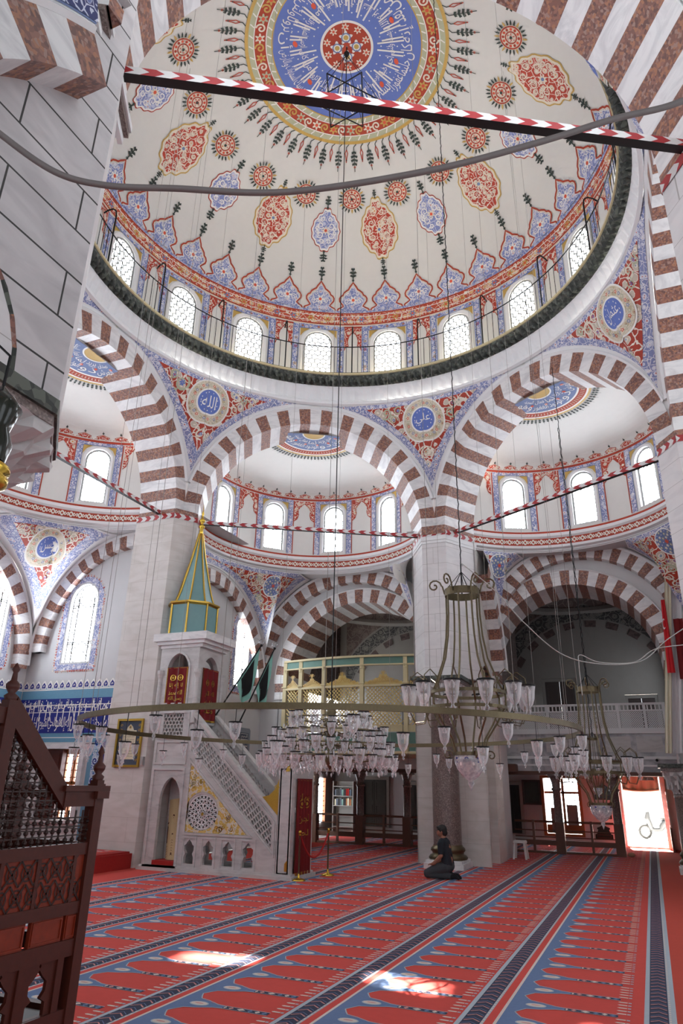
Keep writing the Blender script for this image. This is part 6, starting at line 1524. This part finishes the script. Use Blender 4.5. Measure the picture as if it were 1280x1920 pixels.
# cables near the camera
def spline(pts, n=10):
    out = []; P_ = [Vector(p) for p in pts]; P_ = [P_[0]*2-P_[1]]+P_+[P_[-1]*2-P_[-2]]
    for i in range(1, len(P_)-2):
        for k in range(n):
            t_ = k/n; a, b, c, d = P_[i-1:i+3]; out.append(.5*((2*b)+(c-a)*t_+(2*a-5*b+4*c-d)*t_*t_+(3*b-a-3*c+d)*t_**3))
    return out+[P_[-2]]
mb = MB(); mb.tube(spline([(2.0, -9.45, 4.85), (2.13, -9.32, 4.67), (2.28, -9.17, 4.47), (2.35, -9.1, 4.39), (2.55, -8.95, 4.24), (2.75, -8.84, 4.19), (3.03, -8.72, 4.18), (3.48, -8.52, 4.18), (4.06, -8.32, 4.27), (4.51, -8.18, 4.39), (4.84, -8.08, 4.5), (5.13, -7.99, 4.58), (5.46, -7.93, 4.76), (5.8, -7.9, 5.0)]), .0145, 10)
tag(mb.build('cable', M('cable_rubber'), None, True), 'thick dark rubber cable slung across the upper picture close to the viewer', 'cable')
mb = MB(); mb.tube(spline([(2.60, -1.5, 4.62), (2.72, -1.95, 4.48), (3.07, -1.66, 4.16), (3.34, -1.39, 3.81), (3.74, -1.05, 3.43), (4.18, -.81, 3.31), (4.7, -.61, 3.35), (5.06, -.57, 3.62), (5.5, -.5, 3.9)]), .0065, 6)
mb.tube(spline([(5.3, -.55, 3.55), (4.9, -.60, 3.50), (4.62, -.62, 3.34), (4.2, -.80, 3.33), (3.98, -.90, 3.42), (3.95, -.93, 3.30), (3.95, -.9, 2.9)]), .006, 6)
tag(mb.build('cable', M('rope_white'), None, True), 'pale sagging cable with a dangling end before the right-hand gallery arch', 'cable')

# ------------------------------------------------------------------ people
def body(name, parts, mats, parent=None, voxel=.012, balls=(), smooth=4):
    # parts: chains of (point, radius) swept as rounded limbs, fused into one skin
    mb = MB()
    for ch in parts:
        pts = [Vector(p) for p, r in ch]; rad = [r for p, r in ch]; q = []; rr = []
        for i in range(len(pts)-1):
            for k in range(4): t_ = k/4; q.append(pts[i].lerp(pts[i+1], t_)); rr.append(rad[i]+(rad[i+1]-rad[i])*t_)
        q.append(pts[-1]); rr.append(rad[-1]); mb.tube(q, rr, 12)
        mb.sphere(tuple(pts[0]), rad[0], 8); mb.sphere(tuple(pts[-1]), rad[-1], 8)
    for c_, r, sx, sy, sz in balls: mb.sphere((0, 0, 0), r, 12, 0, 1., Matrix.Translation(c_) @ Matrix.Diagonal((sx, sy, sz, 1)))
    o = mb.build(name, mats); m = o.modifiers.new('r', 'REMESH'); m.mode = 'VOXEL'; m.voxel_size = voxel
    s = o.modifiers.new('s', 'SMOOTH'); s.iterations = smooth; s.factor = .5
    dg = bpy.context.evaluated_depsgraph_get(); me = bpy.data.meshes.new_from_object(o.evaluated_get(dg)); me.polygons.foreach_set('use_smooth', [True]*len(me.polygons))
    old = o.data; o.modifiers.clear(); o.data = me; bpy.data.meshes.remove(old)
    if parent: o.parent = parent
    return o
t = thing('person', 'kneeling man in dark T-shirt and grey trousers beside the brown column, facing left', 'person', (.42, 4.90, .012))
arm = lambda s: [[((.05, .20*s, .675), .055), ((.06, .245*s, .44), .043), ((-.10, .20*s, .30), .036), ((-.16, .17*s, .275), .028)]]
fing = []
for s in (1, -1):
    for k in range(4): y = .17*s+(.033-.022*k)*s; L = (.055, .065, .07, .058)[k]; fing.append([((-.165, y, .285), .010), ((-.165-L*.7, y, .278), .009), ((-.165-L*1.15, y, .255), .008)])
    fing.append([((-.15, .135*s, .285), .011), ((-.185, .118*s, .272), .009), ((-.21, .115*s, .258), .008)])
skin = [[((.075, 0, .70), .062), ((.05, 0, .80), .056)], [((.10, 0, .60), .10), ((.13, 0, .34), .11)], [((.12, .09, .24), .085), ((-.25, .13, .12), .06)], [((.12, -.09, .24), .085), ((-.25, -.13, .12), .06)]]+arm(1)+arm(-1)+fing
body('body', skin, M('skin'), t, .009, [((.025, 0, .885), .098, .98, .80, 1.18), ((-.035, 0, .845), .05, .9, .9, 1.0), ((-.075, 0, .875), .017, 1.2, .8, 1.1), ((.04, .082, .875), .024, .7, .5, 1.3), ((.04, -.082, .875), .024, .7, .5, 1.3), ((-.052, 0, .84), .02, .8, 1.4, .5)], 3)
body('hair', [[((.045, 0, .915), .09), ((.075, 0, .86), .075)]], M('hair'), t, .009, [((.035, 0, .93), .103, 1.02, .84, .86), ((.03, .06, .90), .04, .8, .8, 1.1), ((.03, -.06, .90), .04, .8, .8, 1.1), ((-.03, 0, .965), .05, 1.2, 1.2, .5)], 4)
mb = MB()
for s in (1, -1): mb.sphere((-.066, .033*s, .893), .009, 6); mb.box(-.072, -.06, .02*s-.012, .02*s+.025, .908, .914)
mb.build('eyes_and_brows', M('hair'), t)
sh = [[((.09, .09, .67), .085), ((.11, .08, .45), .10), ((.14, .07, .26), .115)], [((.09, -.09, .67), .085), ((.11, -.08, .45), .10), ((.14, -.07, .26), .115)], [((.08, 0, .70), .085), ((.12, 0, .45), .12)]]
for s in (1, -1): sh.append([((.06, .14*s, .70), .07), ((.05, .205*s, .66), .072), ((.057, .235*s, .50), .060)])
body('t_shirt', sh, M('navy_shirt'), t, .011, (), 4)
tr = []
for s in (1, -1): tr += [[((.14, .09*s, .23), .11), ((-.08, .12*s, .185), .098), ((-.27, .14*s, .105), .080)], [((-.27, .14*s, .085), .072), ((-.05, .12*s, .075), .065), ((.20, .10*s, .065), .055)]]
tr.append([((.15, -.07, .24), .11), ((.15, .07, .24), .11)])
body('trousers', tr, M('grey_trousers'), t, .011, (), 4)
body('socks', [[((.22, .10, .06), .05), ((.31, .095, .07), .042), ((.37, .09, .028), .026)], [((.22, -.10, .06), .05), ((.31, -.095, .07), .042), ((.37, -.09, .028), .026)]], M('sock'), t, .010, (), 3)
def bystander(loc, rz, label, top, legs, bag):
    t = thing('person', label, 'person', loc, rz)
    body('body', [[((0, 0, 1.36), .11), ((0, 0, 1.0), .13)], [((0, 0, 1.40), .06), ((0, 0, 1.52), .055)]]+[[((0, .19*s, 1.40), .055), ((.02, .25*s, 1.12), .045), ((.10, .24*s, .88), .035), ((.13, .24*s, .80), .03)] for s in (1, -1)]+[[((0, .09*s, .95), .10), ((.02+.08*s, .10*s, .50), .065), ((-.02+.12*s, .10*s, .06), .045), ((.10+.12*s, .10*s, .04), .04)] for s in (1, -1)], M('skin'), t, .02, [((.01, 0, 1.63), .10, 1, .85, 1.2), ((.105, 0, 1.62), .02, 1, .8, 1)], 3)
    body('shirt', [[((0, .07, 1.40), .11), ((0, .06, .98), .13)], [((0, -.07, 1.40), .11), ((0, -.06, .98), .13)]]+[[((0, .18*s, 1.41), .07), ((.015, .24*s, 1.18), .062)] for s in (1, -1)], M(top), t, .02)
    body('trousers', [[((0, .09*s, .97), .12), ((.02+.08*s, .10*s, .50), .085), ((-.02+.12*s, .10*s, .12), .07)] for s in (1, -1)], M(legs), t, .02)
    body('hair', [[((-.01, 0, 1.68), .10), ((-.03, 0, 1.62), .09)]], M('hair'), t, .02)
    if bag: mb = MB(); mb.box(.02, .32, .20, .32, .42, .74); mb.build('shopping_bag', M(bag), t)
bystander((1.75, 29.4, -.06), pi, 'left of two people walking in bright sunlight outside the doorway, in a pale shirt', 'flag_white', 'rust_cloth', 'flag_red'); bystander((2.45, 29.9, -.06), 0., 'right of two people outside the doorway, in a white top and dark shorts', 'cloth_white', 'slate_dark', None)
# parked scooter in the street
t = thing('scooter', 'grey motor scooter parked in the glare outside the open doorway', 'scooter', (4.75, 23.2, -.06), radians(200))
def wheel(x):
    mb = MB(); mb.tube([(x+.23*cos(2*pi*i/24), 0, .28+.23*sin(2*pi*i/24)) for i in range(24)], .055, 8, 0, True)
    for i in range(6): a = pi/3*i; mb.tube([(x, 0, .28), (x+.2*cos(a), 0, .28+.2*sin(a))], .012, 5, 1)
    mb.build('wheel', M('tyre', 'steel'), t)
wheel(-.62); wheel(.62)
body('body_shell', [[((-.62, 0, .62), .13), ((-.2, 0, .60), .17), ((0, 0, .36), .11), ((.35, 0, .36), .10), ((.48, 0, .75), .12), ((.44, 0, .98), .08)]], M('scooter_grey'), t, .025)
mb = MB(); mb.box(-.75, -.1, -.14, .14, .74, .82); mb.build('seat', M('tyre'), t)
mb = MB(); mb.tube([(.62, 0, .28), (.50, 0, .8), (.42, 0, 1.06)], .03, 8); mb.tube([(.36, -.32, 1.08), (.42, -.1, 1.06), (.42, .1, 1.06), (.36, .32, 1.08)], .016, 6); mb.build('handlebar', M('steel'), t)
mb = MB(); mb.box(-.98, -.66, -.18, .18, .84, 1.14); mb.build('top_box', M('scooter_grey'), t)

# ------------------------------------------------------------------ carved wooden pulpit, near left
t = thing('lectern_pulpit', 'dark carved wooden preaching chair with turned lattice sides, near left corner', 'pulpit', (1.29, -7.5, 0))
PX0, PX1 = .99, 1.60
def faceP(X, s): return lambda u, z, d=0.: (X-s*d, u, z)
for y, h in ((-7.05, 1.74), (-7.79, 2.12), (-8.55, 2.12)):
    for X in (PX0, PX1):
        mb = MB(); mb.box(X-.035, X+.035, y-.035, y+.035, 0, h); mb.box(X-.028, X+.028, y-.028, y+.028, h, h+.02); wb(mb, 'corner_post', M('walnut'), t)
        mb = MB(); mb.lathe([(.03, 0), (.036, .02), (.018, .035), (.034, .06), (.036, .08), (.016, .10), (.012, .14), (.02, .155), (.012, .175), (.003, .19)], 12, 0, (X, y, h+.02)); wb(mb, 'finial', M('walnut'), t, True)
mb = MB()
for X in (PX0, PX1):
    for z0, z1 in ((.54, .64), (.88, .96), (1.08, 1.14), (1.37, 1.43)): mb.box(X-.025, X+.025, -8.55, -7.05, z0, z1)
    mb.box(X-.03, X+.03, -7.32, -7.03, 1.62, 1.70); mb.box(X-.045, X+.045, -7.34, -6.98, 1.70, 1.73)
    mb.add([(X+dx, y, z) for dx in (-.022, .022) for y, z in ((-7.30, 1.60), (-7.30, 1.72), (-7.76, 2.16), (-7.76, 2.02))], [(0, 1, 2, 3), (4, 7, 6, 5), (0, 4, 5, 1), (2, 6, 7, 3), (1, 5, 6, 2), (0, 3, 7, 4)])
    mb.box(X-.025, X+.025, -8.55, -7.79, 2.02, 2.10)
for y in (-7.05, -8.55):
    for z0, z1 in ((.54, .64), (.88, .96), (1.08, 1.14), (1.37, 1.43)): mb.box(PX0, PX1, y-.025, y+.025, z0, z1)
mb.box(PX0-.02, PX1+.06, -7.10, -7.0, 1.66, 1.70); mb.box(PX0, PX1, -8.55, -7.79, 1.37, 1.42); mb.box(PX0, PX1, -7.79, -7.05, 1.08, 1.12)
for y in (-7.16, -7.42, -7.66): 
    for X in (PX0, PX1): mb.box(X-.022, X+.022, y-.022, y+.022, .54, .92); mb.box(X-.02, X+.02, y-.012, y+.012, 1.10, 1.40)
wb(mb, 'frame', M('walnut'), t)
for X, s in ((PX1, 1), (PX0, -1)):
    P = faceP(X, s)
    mb = MB(); mb.box(X-.012, X+.012, -8.52, -7.07, 1.14, 1.37); A = Art(mb, lambda u, z, l=0., X=X, s=s: (X+s*(.013+l), u, z))
    for i in range(8):                               # star and polygon fretwork on the solid panel
        for j in range(2):
            cy, cz = -7.14-.10*i-(.05 if j else 0), 1.20+.11*j
            A.ring(cy, cz, .034, .042, 1, .004, 10); A.ring(cy, cz, .018, .024, 1, .004, 6)
            A.stroke([(cy-.05, cz-.06), (cy+.05, cz+.06)], .010, 1, .006); A.stroke([(cy-.05, cz+.06), (cy+.05, cz-.06)], .010, 1, .006); A.ellipse(cy, cz, .015, .015, 2, .003, 8)
    wb(mb, 'fretwork_panel', M('red_wood', 'dark_walnut', 'red_wood'), t)
    mb = MB()
    for a, b in ((-7.16, -7.08), (-7.40, -7.18), (-7.64, -7.44), (-7.76, -7.68), (-8.5, -7.82)): mb.box(X-.012, X+.012, a, b, .96, 1.08); frame_strip(mb, lambda u, z, d=0., X=X, s=s: (X+s*(.012-d), u, z), [(a+.008, .968), (b-.008, .968), (b-.008, 1.072), (a+.008, 1.072)], .008, .006)
    wb(mb, 'small_panel', M('red_wood'), t)
    mb = MB()                                        # turned spool lattice
    for (y0_, y1_, z0_, z1f) in ((-7.30, -7.08, 1.43, lambda y: 1.60), (-7.76, -7.30, 1.43, lambda y: 1.60+.95*(-7.30-y)), (-8.5, -7.82, 1.43, lambda y: 2.0)):
        n = int((y1_-y0_)/.045)
        for i in range(n+1):
            y = y0_+(y1_-y0_)*i/max(1, n); zt = z1f(y); k = int((zt-z0_)/.045)
            mb.tube([(X, y, z0_), (X, y, zt)], .006, 5)
            for j in range(k): mb.sphere((X, y, z0_+.02+.045*j), .013, 5)
        for j in range(14):
            z = z0_+.042+.045*j; ys = [y for y in (y0_, y1_)]
            a = y1_ if z < z1f(y1_) else (-7.30-(z-1.60)/.95); 
            if a > y0_: mb.tube([(X, y0_, z), (X, min(a, y1_), z)], .005, 4)
            if a > y0_: mb.tube([(X, y0_, z), (X, min(a, y1_), z-.045*min(3, j)*.5)], .004, 4)
    wb(mb, 'spool_lattice', M('dark_walnut'), t)
    for a, b in ((-7.40, -7.18), (-7.64, -7.44)):    # fretted arches at the foot
        c_ = (a+b)/2; mb = MB(); o = [(c_-.065, .641), (c_-.065, .70), (c_-.03, .72), (c_-.058, .75), (c_-.06, .79), (c_-.025, .82), (c_, .85), (c_+.025, .82), (c_+.06, .79), (c_+.058, .75), (c_+.03, .72), (c_+.065, .70), (c_+.065, .641)]
        plate(mb, lambda u, z, d=0., X=X, s=s: (X+s*(.01-d), u, z), [[(a, .64), (b, .64), (b, .88), (a, .88)], o, [(c_, .856), (c_+.008, .866), (c_, .876), (c_-.008, .866)]], .02); wb(mb, 'fretted_arch', M('walnut'), t)
mb = MB(); mb.box(PX0+.02, PX1-.02, -8.5, -7.1, .58, .62); mb.build('shelf', M('black_wood'), t).location = (-1.29, 7.5, 0)

# ------------------------------------------------------------------ stool, rope stanchions, small things
t = thing('stool', 'small white plastic stool at the foot of the central pier', 'stool', (1.16, 10.25, .01)); mb = MB()
mb.prism([(-.15, -.15), (.15, -.15), (.15, .15), (-.15, .15)], .42, .455); mb.prism([(-.16, -.16), (.16, -.16), (.16, .16), (-.16, .16)], .39, .43); mb.build('seat', M('plastic_white'), t)
for sx in (-1, 1):
    for sy in (-1, 1):
        mb = MB(); mb.add([(sx*a, sy*b, z) for z, q in ((0, .19), (.42, .145)) for a, b in ((q, q), (q-.05, q), (q-.05, q-.03), (q, q-.05))], [(0, 1, 2, 3), (4, 7, 6, 5), (0, 4, 5, 1), (1, 5, 6, 2), (2, 6, 7, 3), (3, 7, 4, 0)]); mb.build('leg', M('plastic_white'), t)
def stanchion(x, y, label):
    t = thing('stanchion', label, 'stanchion', (x, y, .01)); mb = MB(); mb.lathe([(.14, 0), (.14, .015), (.10, .03), (.03, .05), (.02, .09), (.018, .12)], 18); mb.build('base', M('bright_gold'), t, True)
    mb = MB(); mb.lathe([(.017, .1), (.017, .80), (.028, .82)], 12); mb.build('pole', M('brass'), t, True); mb = MB(); mb.sphere((0, 0, .86), .035, 8); mb.lathe([(.028, .80), (.03, .83)], 10); mb.build('knob', M('bright_gold'), t, True)
stanchion(-1.97, 3.08, 'nearer brass rope stanchion beside the minbar curtain'); stanchion(-1.82, 4.15, 'farther brass rope stanchion, right of the minbar curtain')
mb = MB(); a, b = Vector((-1.97, 3.11, .80)), Vector((-1.82, 4.12, .80)); mb.tube([a.lerp(b, i/16)+Vector((0, 0, -.42*4*(i/16)*(1-i/16))) for i in range(17)], .018, 8); tag(mb.build('rope', M('rope_red'), None, True), 'red rope sagging between the two brass stanchions', 'rope')
t = thing('security_camera', 'small white security camera with black lens on the gallery front at right', 'camera', (4.89, 12.30, 2.62)); mb = MB(); mb.tube([(0, .02, 0), (-.02, -.16, -.03)], .045, 10); mb.build('housing', M('plastic_white'), t); mb = MB(); mb.tube([(-.02, -.16, -.03), (-.022, -.175, -.033)], .04, 10); mb.build('lens', M('iron'), t); mb = MB(); mb.tube([(0, .02, 0), (0, .06, .06)], .015, 6); mb.build('bracket', M('plastic_white'), t)
t = thing('ceiling_lamp', 'small cluster of white glass shades in the head of the street doorway', 'lamp', (4.56, 14.5, 2.14)); mb = MB(); mb.tube([(0, 0, .10), (0, 0, .02)], .012, 6); mb.build('stem', M('brass'), t)
for i in range(4): mb = MB(); mb.lathe([(.02, .05), (.06, .02), (.085, -.04), (.09, -.06)], 12, 0, (.10*cos(pi/2*i+.4), .10*sin(pi/2*i+.4), 0)); mb.build('glass_shade', M('moulding'), t, True)
mb = MB(); mb.sphere((0, 0, 0), .10, 8, 0, .6); o = mb.build('bundle', M('rust_cloth'), None, True); o.location = (3.86, 12.7, .07); tag(o, 'rust red cloth bundle on the carpet at the foot of the doorway column', 'cloth')

# ------------------------------------------------------------------ right edge: column, draped cloths, national flag
t = column((5.36, 9.0, 0), 'grey column with fluted capital cut off by the right edge of the view', 1.75)
for ch in t.children: ch.scale = (.8, .8, 1)
def drape(name, P, w, h, n, amp, mat, label, cat):
    mb = MB(); N = n*8; mb.grid([[P(w*i/N, h*j/14, amp*sin(2*pi*n*i/N+.6*sin(j*.5))) for i in range(N+1)] for j in range(15)], 0); mb.grid([[P(w*i/N, h*j/14, amp*sin(2*pi*n*i/N+.6*sin(j*.5))+.012) for i in range(N+1)] for j in range(15)], 0)
    return tag(mb.build(name, M(mat), None, True), label, cat)
SL = lambda z: 5.05+(z-2.6)*.140
drape('drape', lambda u, z, d=0.: (SL(2.62+z)+u, 8.72+d, 2.62+z), 1.2, 4.75, 6, .06, 'cloth_white', 'white cloth hanging in long folds at the right edge, behind the red flag', 'cloth')
drape('drape', lambda u, z, d=0.: (SL(2.62+z)-.02+u*.16, 8.60+d, 2.62+z), 1.0, 4.9, 2, .03, 'cloth_cream', 'cream strip of cloth edging the white drape at the right', 'cloth')
t = thing('flag', 'red flag with white crescent hanging folded in front of the white drape', 'flag', (5.5, 8.5, 4.4)); mb = MB()
FP = lambda u, v, l=0.: (5.50-.12*(1-v)+.10*u*(1.2-v*.6)+.05*(1-v), 8.50-l+.02*sin(9*u), 4.50+1.85*v)
mb.grid([[FP(-.6+1.5*i/8, j/10) for i in range(9)] for j in range(11)], 0); mb.grid([[FP(-.6+1.5*i/8, j/10, -.015) for i in range(9)] for j in range(11)], 0); wb(mb, 'cloth', M('flag_red'), t, True)
mb = MB(); A = Art(mb, lambda u, v, l=0.: FP(u, v, .012+l)); A.tess([(-.35+.5*cos(a_), .66+.075*sin(a_)) for a_ in [pi*.25+1.5*pi*i/14 for i in range(15)]]+[(-.2+.36*cos(a_), .66+.055*sin(a_)) for a_ in [pi*.25+1.5*pi*i/14 for i in range(15)][::-1]], 0, 0.); wb(mb, 'crescent', M('flag_white'), t)
mb = MB(); mb.grid([[(5.62+.22*i/6+.06*j/6, 8.56+.03*sin(i*1.7), 4.35+1.5*j/6) for i in range(7)] for j in range(7)], 0); mb.grid([[(5.62+.22*i/6+.06*j/6, 8.575+.03*sin(i*1.7), 4.35+1.5*j/6) for i in range(7)] for j in range(7)], 0); tag(mb.build('flag', M('dark_red_velvet'), None, True), 'dark red cloth fold hanging right of the crescent flag', 'flag')
t = thing('door_leaf', 'white glazed leaf standing open at the right jamb of the street doorway', 'door', (5.02, 15.9, 0)); mb = MB()
plate(mb, lambda u, z, d=0.: (5.02+d, u, z), [[(15.3, .7), (16.35, .7), (16.35, 1.75), (15.3, 1.75)]]+[[(15.36+.5*i, .76+.24*j), (15.80+.5*i, .76+.24*j), (15.80+.5*i, .95+.24*j), (15.36+.5*i, .95+.24*j)] for i in range(2) for j in range(4)], .04); wb(mb, 'sash', M('moulding'), t)
mb = MB(); mb.quad((5.04, 15.3, .7), (5.04, 16.35, .7), (5.04, 16.35, 1.75), (5.04, 15.3, 1.75)); wb(mb, 'glass', M('lamp_glass'), t)
mb = MB(); mb.box(5.0, 5.06, 15.3, 16.35, 0, .70); wb(mb, 'lower_panel', M('brown_wood'), t)
